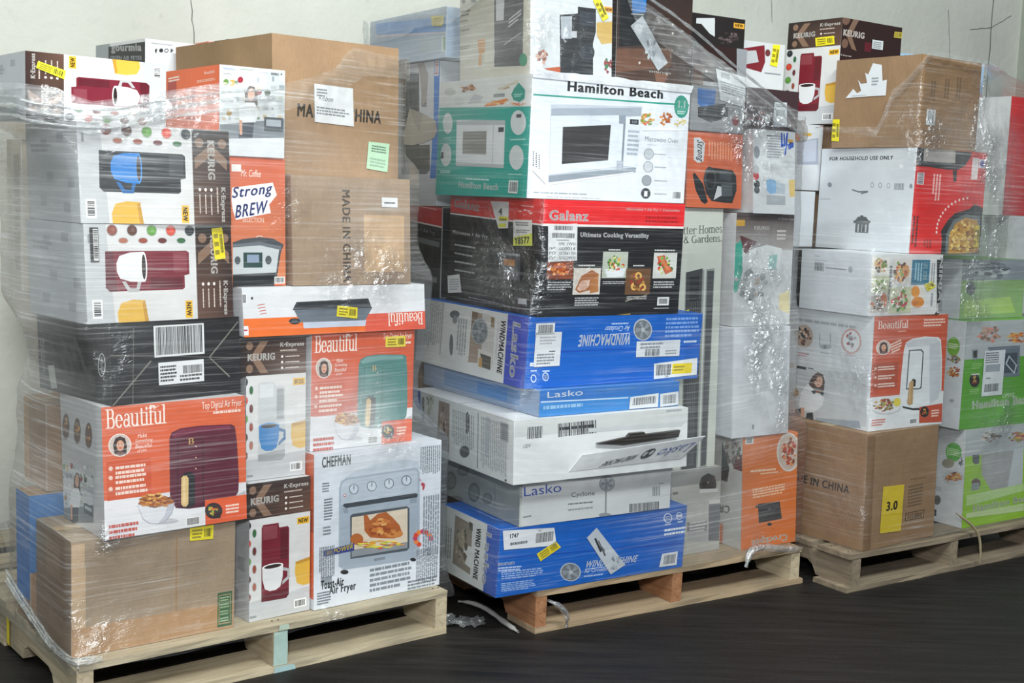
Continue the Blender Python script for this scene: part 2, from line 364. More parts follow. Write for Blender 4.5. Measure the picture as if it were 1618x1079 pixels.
BOXES=[
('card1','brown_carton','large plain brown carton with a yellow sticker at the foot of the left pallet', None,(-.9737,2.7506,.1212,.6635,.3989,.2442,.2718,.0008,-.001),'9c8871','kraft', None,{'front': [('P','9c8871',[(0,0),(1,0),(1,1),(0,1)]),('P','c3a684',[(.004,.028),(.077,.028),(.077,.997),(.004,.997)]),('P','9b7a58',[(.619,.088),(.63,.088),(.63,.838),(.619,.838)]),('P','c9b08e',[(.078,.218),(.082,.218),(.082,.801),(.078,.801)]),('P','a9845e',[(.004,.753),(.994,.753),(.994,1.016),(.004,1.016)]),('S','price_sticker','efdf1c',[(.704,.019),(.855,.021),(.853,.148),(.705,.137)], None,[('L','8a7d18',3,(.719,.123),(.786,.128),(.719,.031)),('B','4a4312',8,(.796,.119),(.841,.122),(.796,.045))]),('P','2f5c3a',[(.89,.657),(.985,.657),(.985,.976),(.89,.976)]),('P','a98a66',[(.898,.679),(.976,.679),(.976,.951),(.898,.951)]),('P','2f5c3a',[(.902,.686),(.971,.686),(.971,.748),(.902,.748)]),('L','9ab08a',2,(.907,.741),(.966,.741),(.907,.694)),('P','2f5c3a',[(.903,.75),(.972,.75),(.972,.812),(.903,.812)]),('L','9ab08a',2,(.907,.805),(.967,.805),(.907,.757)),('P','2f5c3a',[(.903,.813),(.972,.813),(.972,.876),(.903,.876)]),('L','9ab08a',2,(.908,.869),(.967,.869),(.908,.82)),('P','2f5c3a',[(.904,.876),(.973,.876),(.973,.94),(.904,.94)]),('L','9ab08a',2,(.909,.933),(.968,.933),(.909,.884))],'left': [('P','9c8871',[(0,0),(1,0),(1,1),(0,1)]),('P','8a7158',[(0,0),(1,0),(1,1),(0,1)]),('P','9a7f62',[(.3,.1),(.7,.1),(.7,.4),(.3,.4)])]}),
('beau1','air_fryer_box','orange air fryer box showing a burgundy fryer and a bowl of chicken', None,(-.9019,2.769,.3944,.7064,.3555,.2438,.3041,-.0072,.0035),'d9d9dc','print', None,{'front': [('P','d9d9dc',[(0,0),(1,0),(1,1),(0,1)]),('P','da643c',[(0,0),(1,0),(1,.7),(0,.7)]),('P','e4e4e8',[(0,.7),(1,.7),(1,1),(0,1)]),('T','Beautiful','f6ece4','serif',(.027,.164),(.432,.164),(.027,.014)),('T','by','f3e6dc','i',(.31,.05),(.386,.05),(.31,.012)),('E','efe9e4',(.115,.295),(.076,.008),(-.002,.087)),('E','cdbfb6',(.115,.295),(.07,.007),(-.002,.08)),('P','2d1b17',[(.079,.36),(.069,.289),(.086,.239),(.117,.227),(.148,.246),(.161,.3),(.155,.365)]),('E','d9a286',(.117,.297),(.025,.002),(-.001,.04)),('E','3a2018',(.107,.287),(.004,0),(0,.004)),('E','3a2018',(.127,.289),(.004,0),(0,.004)),('E','b5564a',(.117,.317),(.01,.001),(0,.005)),('P','6a4a44',[(.075,.355),(.106,.337),(.129,.34),(.155,.365),(.113,.373)]),('T','Make','f6e9e0','i',(.234,.258),(.297,.252),(.232,.226)),('T','Something','f6e9e0','i',(.218,.295),(.337,.295),(.216,.263)),('T','Beautiful','f6e9e0','i',(.217,.333),(.331,.333),(.215,.301)),('T','of you','f6e9e0','i',(.231,.373),(.292,.367),(.229,.341)),('T','Top Digital Air Fryer','f6e9e0','n',(.684,.098),(.976,.098),(.684,.025)),('L','f3d9cc',1,(.765,.131),(.975,.131),(.765,.095)),('P','cf5630',[(.021,.41),(.318,.41),(.318,.705),(.021,.705)]),('E','f0cfc0',(.05,.464),(.014,.002),(-.001,.017)),('L','f3dccf',2,(.081,.519),(.303,.519),(.081,.442)),('E','f0cfc0',(.048,.534),(.014,.002),(0,.016)),('L','f3dccf',2,(.079,.591),(.302,.591),(.079,.513)),('E','f0cfc0',(.046,.618),(.014,.002),(-.001,.016)),('L','f3dccf',2,(.077,.676),(.299,.676),(.077,.597)),('P','b9b6bb',[(.753,.852),(.994,.77),(.995,.847),(.779,.889)]),('P','5c1c33',[(.449,.285),(.465,.24),(.525,.214),(.659,.207),(.894,.221),(.922,.239),(.936,.368),(.946,.657),(.94,.77),(.907,.821),(.766,.854),(.576,.852),(.483,.831),(.444,.735)]),('P','7a3049',[(.465,.258),(.525,.223),(.659,.216),(.887,.228),(.893,.26),(.658,.256),(.484,.282)]),('P','471327',[(.503,.306),(.691,.314),(.684,.848),(.576,.843),(.49,.824)]),('P','5c1c33',[(.512,.315),(.681,.322),(.674,.834),(.576,.831),(.5,.813)]),('T','B','d8b06a','serif',(.579,.345),(.621,.345),(.579,.299)),('E','d9b9a8',(.635,.367),(.006,.001),(0,.006)),('E','d9b9a8',(.633,.455),(.005,.001),(0,.006)),('E','d9b9a8',(.631,.541),(.005,.001),(0,.006)),('P','202227',[(.523,.589),(.55,.563),(.597,.563),(.623,.592),(.62,.82),(.576,.846),(.523,.832)]),('P','dcbd80',[(.526,.601),(.54,.585),(.564,.588),(.577,.61),(.571,.813),(.555,.831),(.534,.827),(.521,.805)]),('P','e8cc96',[(.537,.602),(.553,.598),(.55,.809),(.534,.81)]),('E','c2c2c8',(.403,.92),(.098,.016),(-.001,.023)),('P','a9acb8',[(.218,.77),(.477,.784),(.456,.871),(.405,.929),(.357,.937),(.297,.924),(.253,.881)]),('P','dfe0e6',[(.221,.771),(.471,.786),(.45,.864),(.403,.92),(.357,.93),(.3,.918),(.256,.876)]),('P','c3c5cf',[(.357,.93),(.403,.92),(.45,.864),(.471,.786),(.432,.784),(.404,.874)]),('P','a5602a',[(.222,.759),(.254,.714),(.305,.693),(.369,.712),(.421,.729),(.465,.767),(.471,.79),(.341,.806)]),('C',['b5652a','d08a3c','8a4a22','e0b060','6e3a1c','e8b86a','c9843c'],70,.2,(.345,.749),(.123,.019),(-.002,.061)),('P','e06038',[(.692,.801),(1.0,.801),(1.0,1.015),(.692,1.015)]),('E','33282a',(.754,.896),(.064,.01),(-.001,.065)),('C',['c8452a','e07a30','8fae3c','d9b04a','6b2a1c'],16,.3,(.754,.89),(.047,.007),(-.001,.045)),('P','33282a',[(.765,.924),(.795,.914),(.805,.961),(.778,.961)]),('L','f6dccf',3,(.843,.938),(.947,.938),(.843,.857)),('L','c4483a',3,(.027,1.007),(.234,1.007),(.027,.877)),('P','f2f2f2',[(.554,.92),(.653,.92),(.653,.988),(.554,.988)]),('B','333333',24,(.561,.981),(.648,.981),(.561,.927))],'left': [('P','d9d9dc',[(0,0),(1,0),(1,1),(0,1)]),('P','c6c7ca',[(0,0),(1,0),(1,1),(0,1)]),('E','5f4438',(.127,.258),(.093,-.011),(-.012,.105)),('C',['b5652a','d08a3c','8a4a22','e0b060','6e3a1c'],12,.3,(.127,.258),(.073,-.009),(-.01,.087)),('E','5f4438',(.412,.255),(.088,-.011),(-.011,.103)),('C',['b5652a','d08a3c','8a4a22','e0b060','6e3a1c'],12,.3,(.412,.255),(.07,-.009),(-.009,.085)),('E','5f4438',(.689,.253),(.085,-.011),(-.01,.1)),('C',['b5652a','d08a3c','8a4a22','e0b060','6e3a1c'],12,.3,(.689,.253),(.067,-.009),(-.008,.083)),('P','d3d7da',[(-.037,.541),(.747,.541),(.747,.909),(-.037,.909)]),('P','b9bfc4',[(-.032,.652),(.419,.652),(.419,.598),(-.032,.598)]),('P','b2b8bd',[(.369,.689),(.756,.689),(.756,.642),(.369,.642)]),('P','c2c7cb',[(.57,.454),(.763,.454),(.763,.569),(.57,.569)]),('E','6a8f4a',(.044,.59),(.039,-.006),(-.003,.026)),('E','c8a03a',(.13,.587),(.038,-.005),(-.003,.026)),('E','a0303f',(.243,.551),(.038,-.006),(-.003,.025)),('E','8c2f3c',(.475,.614),(.036,-.006),(-.003,.025)),('E','4a5a4a',(.579,.608),(.037,-.006),(-.002,.024)),('E','b08a40',(.06,.83),(.039,-.007),(-.003,.026)),('P','aab2b8',[(-.018,.6),(.017,.6),(.017,.614),(-.018,.614)]),('P','dfe3e6',[(.093,.585),(.148,.585),(.148,.595),(.093,.595)]),('P','eef0f1',[(.173,.564),(.212,.564),(.212,.585),(.173,.585)]),('P','aab2b8',[(.273,.543),(.331,.543),(.331,.567),(.273,.567)]),('P','c4cbd0',[(.377,.517),(.419,.517),(.419,.554),(.377,.554)]),('P','dfe3e6',[(.443,.533),(.49,.533),(.49,.544),(.443,.544)]),('P','eef0f1',[(.542,.499),(.599,.499),(.599,.527),(.542,.527)]),('P','aab2b8',[(.628,.49),(.661,.49),(.661,.518),(.628,.518)]),('P','c9b9a0',[(.715,.478),(.741,.478),(.741,.506),(.715,.506)]),('P','7d8f7a',[(-.013,.667),(.031,.667),(.031,.683),(-.013,.683)]),('P','8f999f',[(.09,.636),(.145,.636),(.145,.665),(.09,.665)]),('P','8f999f',[(.185,.617),(.238,.617),(.238,.651),(.185,.651)]),('P','c4cbd0',[(.265,.613),(.318,.613),(.318,.638),(.265,.638)]),('P','8f999f',[(.351,.615),(.406,.615),(.406,.625),(.351,.625)]),('P','7d8f7a',[(.444,.577),(.487,.577),(.487,.612),(.444,.612)]),('P','7d8f7a',[(.539,.568),(.579,.568),(.579,.598),(.539,.598)]),('P','dfe3e6',[(.621,.576),(.671,.576),(.671,.584),(.621,.584)]),('P','7d8f7a',[(.717,.55),(.777,.55),(.777,.567),(.717,.567)]),('P','7d8f7a',[(-.016,.727),(.014,.727),(.014,.756),(-.016,.756)]),('P','aab2b8',[(.076,.729),(.118,.729),(.118,.74),(.076,.74)]),('P','eef0f1',[(.156,.698),(.194,.698),(.194,.727),(.156,.727)]),('P','c9b9a0',[(.255,.697),(.284,.697),(.284,.713),(.255,.713)]),('P','dfe3e6',[(.341,.675),(.384,.675),(.384,.697),(.341,.697)]),('P','dfe3e6',[(.448,.654),(.488,.654),(.488,.68),(.448,.68)]),('P','c9b9a0',[(.537,.654),(.58,.654),(.58,.666),(.537,.666)]),('P','dfe3e6',[(.616,.617),(.641,.617),(.641,.656),(.616,.656)]),('P','eef0f1',[(.704,.625),(.764,.625),(.764,.636),(.704,.636)]),('P','eef0f1',[(-.023,.794),(.007,.794),(.007,.829),(-.023,.829)]),('P','7d8f7a',[(.056,.8),(.095,.8),(.095,.814),(.056,.814)]),('P','b9c0b4',[(.166,.782),(.199,.782),(.199,.797),(.166,.797)]),('P','eef0f1',[(.245,.752),(.291,.752),(.291,.781),(.245,.781)]),('P','7d8f7a',[(.342,.742),(.368,.742),(.368,.769),(.342,.769)]),('P','8f999f',[(.437,.735),(.496,.735),(.496,.748),(.437,.748)]),('P','b9c0b4',[(.536,.717),(.598,.717),(.598,.731),(.536,.731)]),('P','c4cbd0',[(.608,.714),(.647,.714),(.647,.723),(.608,.723)]),('P','b9c0b4',[(.696,.695),(.752,.695),(.752,.705),(.696,.705)]),('P','c4cbd0',[(-.048,.888),(-.004,.888),(-.004,.902),(-.048,.902)]),('P','7d8f7a',[(.056,.87),(.09,.87),(.09,.886),(.056,.886)]),('P','eef0f1',[(.152,.832),(.196,.832),(.196,.868),(.152,.868)]),('P','7d8f7a',[(.237,.821),(.27,.821),(.27,.855),(.237,.855)]),('P','b9c0b4',[(.33,.808),(.39,.808),(.39,.834),(.33,.834)]),('P','b9c0b4',[(.438,.784),(.494,.784),(.494,.817),(.438,.817)]),('P','eef0f1',[(.512,.785),(.566,.785),(.566,.804),(.512,.804)]),('P','c4cbd0',[(.602,.768),(.625,.768),(.625,.794),(.602,.794)]),('P','dfe3e6',[(.693,.758),(.717,.758),(.717,.779),(.693,.779)]),('P','7d858c',[(-.084,.946),(.76,.771),(.747,.909),(-.097,1.062)]),('P','4d545b',[(.521,.792),(.735,.792),(.735,.872),(.521,.872)]),('P','a9b2ba',[(.544,.808),(.715,.808),(.715,.837),(.544,.837)]),('P','3c4350',[(.21,.865),(.396,.833),(.356,.98),(.168,1.014)]),('P','4a2c22',[(.281,.743),(.292,.642),(.356,.583),(.421,.583),(.456,.641),(.446,.741),(.36,.78)]),('P','eceef1',[(.195,.767),(.301,.715),(.409,.703),(.46,.763),(.41,.851),(.199,.887)]),('E','d9a58a',(.373,.649),(.046,-.007),(-.005,.051)),('P','d9a58a',[(.192,.868),(.235,.861),(.223,.979),(.188,.985)])]}),
('black','black_appliance_box','glossy black box with a large barcode label and white seams', None,(-.8892,2.7798,.6999,.8365,.3459,.3284,.1857,-.0058,.0026),'14151a','print', None,{'front': [('P','14151a',[(0,0),(1,0),(1,1),(0,1)]),('S','barcode_label','e6e8ea',[(.318,.058),(.707,.058),(.707,.451),(.318,.451)], None,[('B','15161a',46,(.332,.426),(.693,.426),(.332,.078))]),('S','shipping_label','e6e8ea',[(.345,.52),(.698,.52),(.698,.802),(.345,.802)], None,[('L','333333',5,(.358,.767),(.49,.767),(.358,.55)),('B','222222',30,(.532,.682),(.687,.682),(.532,.581)),('L','444444',2,(.507,.778),(.681,.778),(.507,.685))]),('P','7c7c74',[(0,.995),(.291,.483),(.3,.494),(.009,1.001)]),('P','7c7c74',[(.744,.501),(.986,.068),(.994,.076),(.752,.514)]),('P','7c7c74',[(.744,.508),(.752,.502),(.914,.774),(.906,.788)]),('P','7c7c74',[(-.004,.377),(1.003,.541),(1.003,.548),(-.004,.384)]),('P','7c7c74',[(.172,.073),(.176,.073),(.151,.997),(.147,.996)])],'left': [('P','14151a',[(0,0),(1,0),(1,1),(0,1)]),('E','d8dadd',(.887,.522),(.05,-.01),(-.007,.146)),('E','14151a',(.887,.522),(.04,-.008),(-.007,.132)),('T', "De'Longhi",'d8dadd','b',(.869,.42),(.869,.63),(.909,.42)),('P','b9bab6',[(.13,.684),(.222,.662),(.255,.95),(.169,.977)]),('L','8f9294',3,(.036,.34),(.036,.817),(.093,.34))]}),
('k2','coffee_maker_box','coffee maker box lying on its side, white with a maroon brewer and white mug', None,(-.9293,2.7375,.887,.7948,.371,.2781,.2185,-.0076,.0034),'d6d6d8','print', None,{'front': [('G',('1e100f','3a2420','684a3c','1e100f'),[(1.0,0),(1.0,1.0),(.74,1.0),(.74,0)]),('P','dcdcdc',[(.74,0),(.74,1.0),(0,1.0),(0,0)]),('E','8a6c58',(.95,.14),(0,.05),(-.03,0)),('E','8a6c58',(.79,.14),(0,.05),(-.03,0)),('P','8a6c58',[(.98,.3),(.98,.42),(.87,.27),(.755,.42),(.755,.3),(.87,.15)]),('T','KEURIG','f2eeea','b',(.845,.11),(.845,.52),(.895,.11)),('T','K·Express','f0ebe6','b',(.925,.6),(.925,.97),(.965,.6)),('L','c9b8ac',1,(.9,.6),(.9,.88),(.918,.6)),('E','efe6e0',(.865,.63),(0,.018),(-.009,0)),('L','d9cbc2',1,(.858,.68),(.858,.9),(.872,.68)),('E','efe6e0',(.825,.63),(0,.018),(-.009,0)),('L','d9cbc2',1,(.818,.68),(.818,.9),(.832,.68)),('E','efe6e0',(.785,.63),(0,.018),(-.009,0)),('L','d9cbc2',1,(.778,.68),(.778,.9),(.792,.68)),('P','c4c6c9',[(.14,0),(.18,1.0),(0,1.0),(0,0)]),('E','b9bcc0',(.7,.06),(0,.062),(-.037,0)),('E','23262c',(.7,.06),(0,.054),(-.032,0)),('E',('hi','23262c'),(.706,.055),(0,.025),(-.013,0)),('E','b9bcc0',(.57,.06),(0,.062),(-.037,0)),('E','d8452c',(.57,.06),(0,.054),(-.032,0)),('E',('hi','d8452c'),(.576,.055),(0,.025),(-.013,0)),('E','b9bcc0',(.44,.06),(0,.062),(-.037,0)),('E','5f9a3c',(.44,.06),(0,.054),(-.032,0)),('E',('hi','5f9a3c'),(.446,.055),(0,.025),(-.013,0)),('E','b9bcc0',(.31,.06),(0,.062),(-.037,0)),('E','5a3324',(.31,.06),(0,.054),(-.032,0)),('E',('hi','5a3324'),(.316,.055),(0,.025),(-.013,0)),('E','b9bcc0',(.18,.06),(0,.062),(-.037,0)),('E','8a4a3c',(.18,.06),(0,.054),(-.032,0)),('E',('hi','8a4a3c'),(.186,.055),(0,.025),(-.013,0)),('E','b9bcc0',(.64,.165),(0,.034),(-.034,0)),('E','2f6a3c',(.64,.165),(0,.027),(-.029,0)),('E','b9bcc0',(.51,.165),(0,.034),(-.034,0)),('E','6a2c2a',(.51,.165),(0,.027),(-.029,0)),('E','b9bcc0',(.38,.165),(0,.034),(-.034,0)),('E','9a4a36',(.38,.165),(0,.027),(-.029,0)),('E','b9bcc0',(.25,.165),(0,.034),(-.034,0)),('E','b0705a',(.25,.165),(0,.027),(-.029,0)),('L','8a8f94',1,(.02,.1),(.02,.2),(.05,.1)),('P','79182c',[(.67,.27),(.69,.29),(.69,.52),(.655,.53),(.655,.66),(.64,.68),(.15,.68),(.125,.64),(.13,.27)]),('P',('hi','79182c'),[(.675,.29),(.675,.5),(.58,.5),(.58,.29)]),('P',('lo','79182c'),[(.64,.55),(.64,.66),(.42,.66),(.42,.55)]),('P',('lo','79182c'),[(.18,.27),(.2,.68),(.15,.68),(.125,.64),(.13,.27)]),('P',('lo','e9e9ea'),[(.36,.58),(.34,.69),(.27,.69),(.23,.58),(.255,.58),(.285,.655),(.325,.655),(.335,.58)]),('P','e9e9ea',[(.38,.28),(.38,.59),(.29,.585),(.22,.55),(.2,.48),(.2,.39),(.22,.32),(.29,.285)]),('E',('hi','e9e9ea'),(.38,.435),(0,.155),(-.02,0)),('E','2a1a16',(.378,.435),(0,.13),(-.014,0)),('P','e3b443',[(.38,.78),(.4,1.0),(.2,1.0),(.195,.9),(.22,.8),(.3,.77)]),('P','c89530',[(.38,.78),(.4,1.0),(.375,1.0),(.36,.8)]),('P','efb92e',[(.705,.8),(.705,.985),(.655,.985),(.655,.8)]),('T','NEW','3a2a1a','b',(.663,.82),(.663,.965),(.696,.82)),('P','f4f4f4',[(.1,.76),(.1,.95),(.035,.95),(.035,.76)]),('B','222222',9,(.045,.78),(.045,.93),(.09,.78)),('S','barcode_label','1c1c1e',[(.035,.033),(.09,.033),(.09,.378),(.035,.378)], None,[('P','e8e8e8',[(.056,.048),(.086,.048),(.086,.363),(.056,.363)]),('B','1c1c1e',22,(.058,.056),(.058,.355),(.084,.056))]),('S','price_sticker','efdf1c',[(.855,.035),(.933,.024),(.952,.359),(.873,.373)], None,[('L','8a7d18',3,(.879,.33),(.914,.324),(.865,.067)),('B','4a4312',8,(.918,.296),(.942,.293),(.907,.095))])],'left': [('P','c3c6ca',[(0,0),(1.0,0),(1.0,1.0),(0,1.0)]),('P','a9acb2',[(.3,.15),(.42,.15),(.42,.25),(.3,.25)]),('P','a9acb2',[(.62,.1),(.74,.1),(.74,.2),(.62,.2)]),('P','a9acb2',[(.4,.5),(.52,.5),(.52,.6),(.4,.6)]),('P','a9acb2',[(.8,.55),(.92,.55),(.92,.65),(.8,.65)]),('P','a9acb2',[(.25,.75),(.37,.75),(.37,.85),(.25,.85)]),('P','a9acb2',[(.7,.8),(.82,.8),(.82,.9),(.7,.9)]),('L','a3a6aa',2,(.1,.3),(.5,.3),(.1,.2))]}),
('k1','coffee_maker_box','coffee maker box lying on its side, white with a black brewer and blue cup', None,(-.9427,2.7368,1.1069,.7158,.3614,.3007,.2175,-.008,.0024),'d6d6d8','print', None,{'front': [('G',('1e100f','3a2420','684a3c','1e100f'),[(1.0,0),(1.0,1.0),(.74,1.0),(.74,0)]),('P','dcdcdc',[(.74,0),(.74,1.0),(0,1.0),(0,0)]),('E','8a6c58',(.95,.14),(0,.05),(-.03,0)),('E','8a6c58',(.79,.14),(0,.05),(-.03,0)),('P','8a6c58',[(.98,.3),(.98,.42),(.87,.27),(.755,.42),(.755,.3),(.87,.15)]),('T','KEURIG','f2eeea','b',(.845,.11),(.845,.52),(.895,.11)),('T','K·Express','f0ebe6','b',(.925,.6),(.925,.97),(.965,.6)),('L','c9b8ac',1,(.9,.6),(.9,.88),(.918,.6)),('E','efe6e0',(.865,.63),(0,.018),(-.009,0)),('L','d9cbc2',1,(.858,.68),(.858,.9),(.872,.68)),('E','efe6e0',(.825,.63),(0,.018),(-.009,0)),('L','d9cbc2',1,(.818,.68),(.818,.9),(.832,.68)),('E','efe6e0',(.785,.63),(0,.018),(-.009,0)),('L','d9cbc2',1,(.778,.68),(.778,.9),(.792,.68)),('P','c4c6c9',[(.14,0),(.18,1.0),(0,1.0),(0,0)]),('E','b9bcc0',(.7,.06),(0,.062),(-.037,0)),('E','23262c',(.7,.06),(0,.054),(-.032,0)),('E',('hi','23262c'),(.706,.055),(0,.025),(-.013,0)),('E','b9bcc0',(.57,.06),(0,.062),(-.037,0)),('E','d8452c',(.57,.06),(0,.054),(-.032,0)),('E',('hi','d8452c'),(.576,.055),(0,.025),(-.013,0)),('E','b9bcc0',(.44,.06),(0,.062),(-.037,0)),('E','5f9a3c',(.44,.06),(0,.054),(-.032,0)),('E',('hi','5f9a3c'),(.446,.055),(0,.025),(-.013,0)),('E','b9bcc0',(.31,.06),(0,.062),(-.037,0)),('E','5a3324',(.31,.06),(0,.054),(-.032,0)),('E',('hi','5a3324'),(.316,.055),(0,.025),(-.013,0)),('E','b9bcc0',(.18,.06),(0,.062),(-.037,0)),('E','8a4a3c',(.18,.06),(0,.054),(-.032,0)),('E',('hi','8a4a3c'),(.186,.055),(0,.025),(-.013,0)),('E','b9bcc0',(.64,.165),(0,.034),(-.034,0)),('E','2f6a3c',(.64,.165),(0,.027),(-.029,0)),('E','b9bcc0',(.51,.165),(0,.034),(-.034,0)),('E','6a2c2a',(.51,.165),(0,.027),(-.029,0)),('E','b9bcc0',(.38,.165),(0,.034),(-.034,0)),('E','9a4a36',(.38,.165),(0,.027),(-.029,0)),('E','b9bcc0',(.25,.165),(0,.034),(-.034,0)),('E','b0705a',(.25,.165),(0,.027),(-.029,0)),('L','8a8f94',1,(.02,.1),(.02,.2),(.05,.1)),('P','1c2029',[(.67,.27),(.69,.29),(.69,.52),(.655,.53),(.655,.66),(.64,.68),(.15,.68),(.125,.64),(.13,.27)]),('P',('hi','1c2029'),[(.675,.29),(.675,.5),(.58,.5),(.58,.29)]),('P',('lo','1c2029'),[(.64,.55),(.64,.66),(.42,.66),(.42,.55)]),('P',('lo','1c2029'),[(.18,.27),(.2,.68),(.15,.68),(.125,.64),(.13,.27)]),('P',('lo','1f83d2'),[(.36,.58),(.34,.69),(.27,.69),(.23,.58),(.255,.58),(.285,.655),(.325,.655),(.335,.58)]),('P','1f83d2',[(.38,.28),(.38,.59),(.29,.585),(.22,.55),(.2,.48),(.2,.39),(.22,.32),(.29,.285)]),('E',('hi','1f83d2'),(.38,.435),(0,.155),(-.02,0)),('E','2a1a16',(.378,.435),(0,.13),(-.014,0)),('P','e3b443',[(.38,.78),(.4,1.0),(.2,1.0),(.195,.9),(.22,.8),(.3,.77)]),('P','c89530',[(.38,.78),(.4,1.0),(.375,1.0),(.36,.8)]),('P','efb92e',[(.705,.8),(.705,.985),(.655,.985),(.655,.8)]),('T','NEW','3a2a1a','b',(.663,.82),(.663,.965),(.696,.82)),('P','f4f4f4',[(.1,.76),(.1,.95),(.035,.95),(.035,.76)]),('B','222222',9,(.045,.78),(.045,.93),(.09,.78))],'left': [('P','c3c6ca',[(0,0),(1.0,0),(1.0,1.0),(0,1.0)]),('P','a9acb2',[(.3,.15),(.42,.15),(.42,.25),(.3,.25)]),('P','a9acb2',[(.62,.1),(.74,.1),(.74,.2),(.62,.2)]),('P','a9acb2',[(.4,.5),(.52,.5),(.52,.6),(.4,.6)]),('P','a9acb2',[(.8,.55),(.92,.55),(.92,.65),(.8,.65)]),('P','a9acb2',[(.25,.75),(.37,.75),(.37,.85),(.25,.85)]),('P','a9acb2',[(.7,.8),(.82,.8),(.82,.9),(.7,.9)]),('L','a3a6aa',2,(.1,.3),(.5,.3),(.1,.2))]}),
('kred','coffee_maker_box','upright coffee maker box with a maroon brewer, standing on the left pallet deck', None,(-.6294,3.0318,.1212,.7043,.1731,.3,.352,-.0032,.0007),'d6d6d8','print', None,{'front': [('G',('1e100f','3a2420','684a3c','1e100f'),[(-.1,0),(1.0,0),(1.0,.26),(-.1,.26)]),('P','dcdcdc',[(-.1,.26),(1.0,.26),(1.0,1.0),(-.1,1.0)]),('E','8a6c58',(.054,.05),(.055,0),(0,.03)),('E','8a6c58',(.054,.21),(.055,0),(0,.03)),('P','8a6c58',[(.23,.02),(.362,.02),(.197,.13),(.362,.245),(.23,.245),(.065,.13)]),('T','KEURIG','f2eeea','b',(.021,.155),(.472,.155),(.021,.105)),('T','K·Express','f0ebe6','b',(.56,.075),(.967,.075),(.56,.035)),('L','c9b8ac',1,(.56,.1),(.868,.1),(.56,.082)),('E','efe6e0',(.593,.135),(.02,0),(0,.009)),('L','d9cbc2',1,(.648,.142),(.89,.142),(.648,.128)),('E','efe6e0',(.593,.175),(.02,0),(0,.009)),('L','d9cbc2',1,(.648,.182),(.89,.182),(.648,.168)),('E','efe6e0',(.593,.215),(.02,0),(0,.009)),('L','d9cbc2',1,(.648,.222),(.89,.222),(.648,.208)),('P','c4c6c9',[(-.1,.86),(1.0,.82),(1.0,1.0),(-.1,1.0)]),('E','b9bcc0',(-.034,.3),(.068,0),(0,.037)),('E','23262c',(-.034,.3),(.059,0),(0,.032)),('E',('hi','23262c'),(-.04,.294),(.028,0),(0,.013)),('E','b9bcc0',(-.034,.43),(.068,0),(0,.037)),('E','d8452c',(-.034,.43),(.059,0),(0,.032)),('E',('hi','d8452c'),(-.04,.424),(.028,0),(0,.013)),('E','b9bcc0',(-.034,.56),(.068,0),(0,.037)),('E','5f9a3c',(-.034,.56),(.059,0),(0,.032)),('E',('hi','5f9a3c'),(-.04,.554),(.028,0),(0,.013)),('E','b9bcc0',(-.034,.69),(.068,0),(0,.037)),('E','5a3324',(-.034,.69),(.059,0),(0,.032)),('E',('hi','5a3324'),(-.04,.684),(.028,0),(0,.013)),('E','b9bcc0',(-.034,.82),(.068,0),(0,.037)),('E','8a4a3c',(-.034,.82),(.059,0),(0,.032)),('E',('hi','8a4a3c'),(-.04,.814),(.028,0),(0,.013)),('E','b9bcc0',(.082,.36),(.037,0),(0,.034)),('E','2f6a3c',(.082,.36),(.029,0),(0,.029)),('E','b9bcc0',(.082,.49),(.037,0),(0,.034)),('E','6a2c2a',(.082,.49),(.029,0),(0,.029)),('E','b9bcc0',(.082,.62),(.037,0),(0,.034)),('E','9a4a36',(.082,.62),(.029,0),(0,.029)),('E','b9bcc0',(.082,.75),(.037,0),(0,.034)),('E','b0705a',(.082,.75),(.029,0),(0,.029)),('L','8a8f94',1,(.01,.98),(.12,.98),(.01,.95)),('P','76172b',[(.197,.33),(.219,.31),(.472,.31),(.483,.345),(.626,.345),(.648,.36),(.648,.85),(.604,.875),(.197,.87)]),('P',('hi','76172b'),[(.219,.325),(.45,.325),(.45,.42),(.219,.42)]),('P',('lo','76172b'),[(.505,.36),(.626,.36),(.626,.58),(.505,.58)]),('P',('lo','76172b'),[(.197,.82),(.648,.8),(.648,.85),(.604,.875),(.197,.87)]),('P',('lo','e6e6e8'),[(.538,.64),(.659,.66),(.659,.73),(.538,.77),(.538,.745),(.621,.715),(.621,.675),(.538,.665)]),('P','e6e6e8',[(.208,.62),(.549,.62),(.543,.71),(.505,.78),(.428,.8),(.329,.8),(.252,.78),(.213,.71)]),('E',('hi','e6e6e8'),(.379,.62),(.17,0),(0,.02)),('E','2a1a16',(.379,.622),(.142,0),(0,.014)),('P','e3b443',[(.758,.62),(1.0,.6),(1.0,.8),(.89,.805),(.78,.78),(.747,.7)]),('P','c89530',[(.758,.62),(1.0,.6),(1.0,.625),(.78,.64)]),('P','efb92e',[(.78,.295),(.984,.295),(.984,.345),(.78,.345)]),('T','NEW','3a2a1a','b',(.802,.337),(.962,.337),(.802,.304)),('P','f4f4f4',[(.736,.9),(.945,.9),(.945,.965),(.736,.965)]),('B','222222',9,(.758,.955),(.923,.955),(.758,.91))],'left': [('P','c3c6ca',[(0,0),(1.0,0),(1.0,1.0),(0,1.0)]),('P','a9acb2',[(.3,.15),(.42,.15),(.42,.25),(.3,.25)]),('P','a9acb2',[(.62,.1),(.74,.1),(.74,.2),(.62,.2)]),('P','a9acb2',[(.4,.5),(.52,.5),(.52,.6),(.4,.6)]),('P','a9acb2',[(.8,.55),(.92,.55),(.92,.65),(.8,.65)]),('P','a9acb2',[(.25,.75),(.37,.75),(.37,.85),(.25,.85)]),('P','a9acb2',[(.7,.8),(.82,.8),(.82,.9),(.7,.9)]),('L','a3a6aa',2,(.1,.3),(.5,.3),(.1,.2))]}),
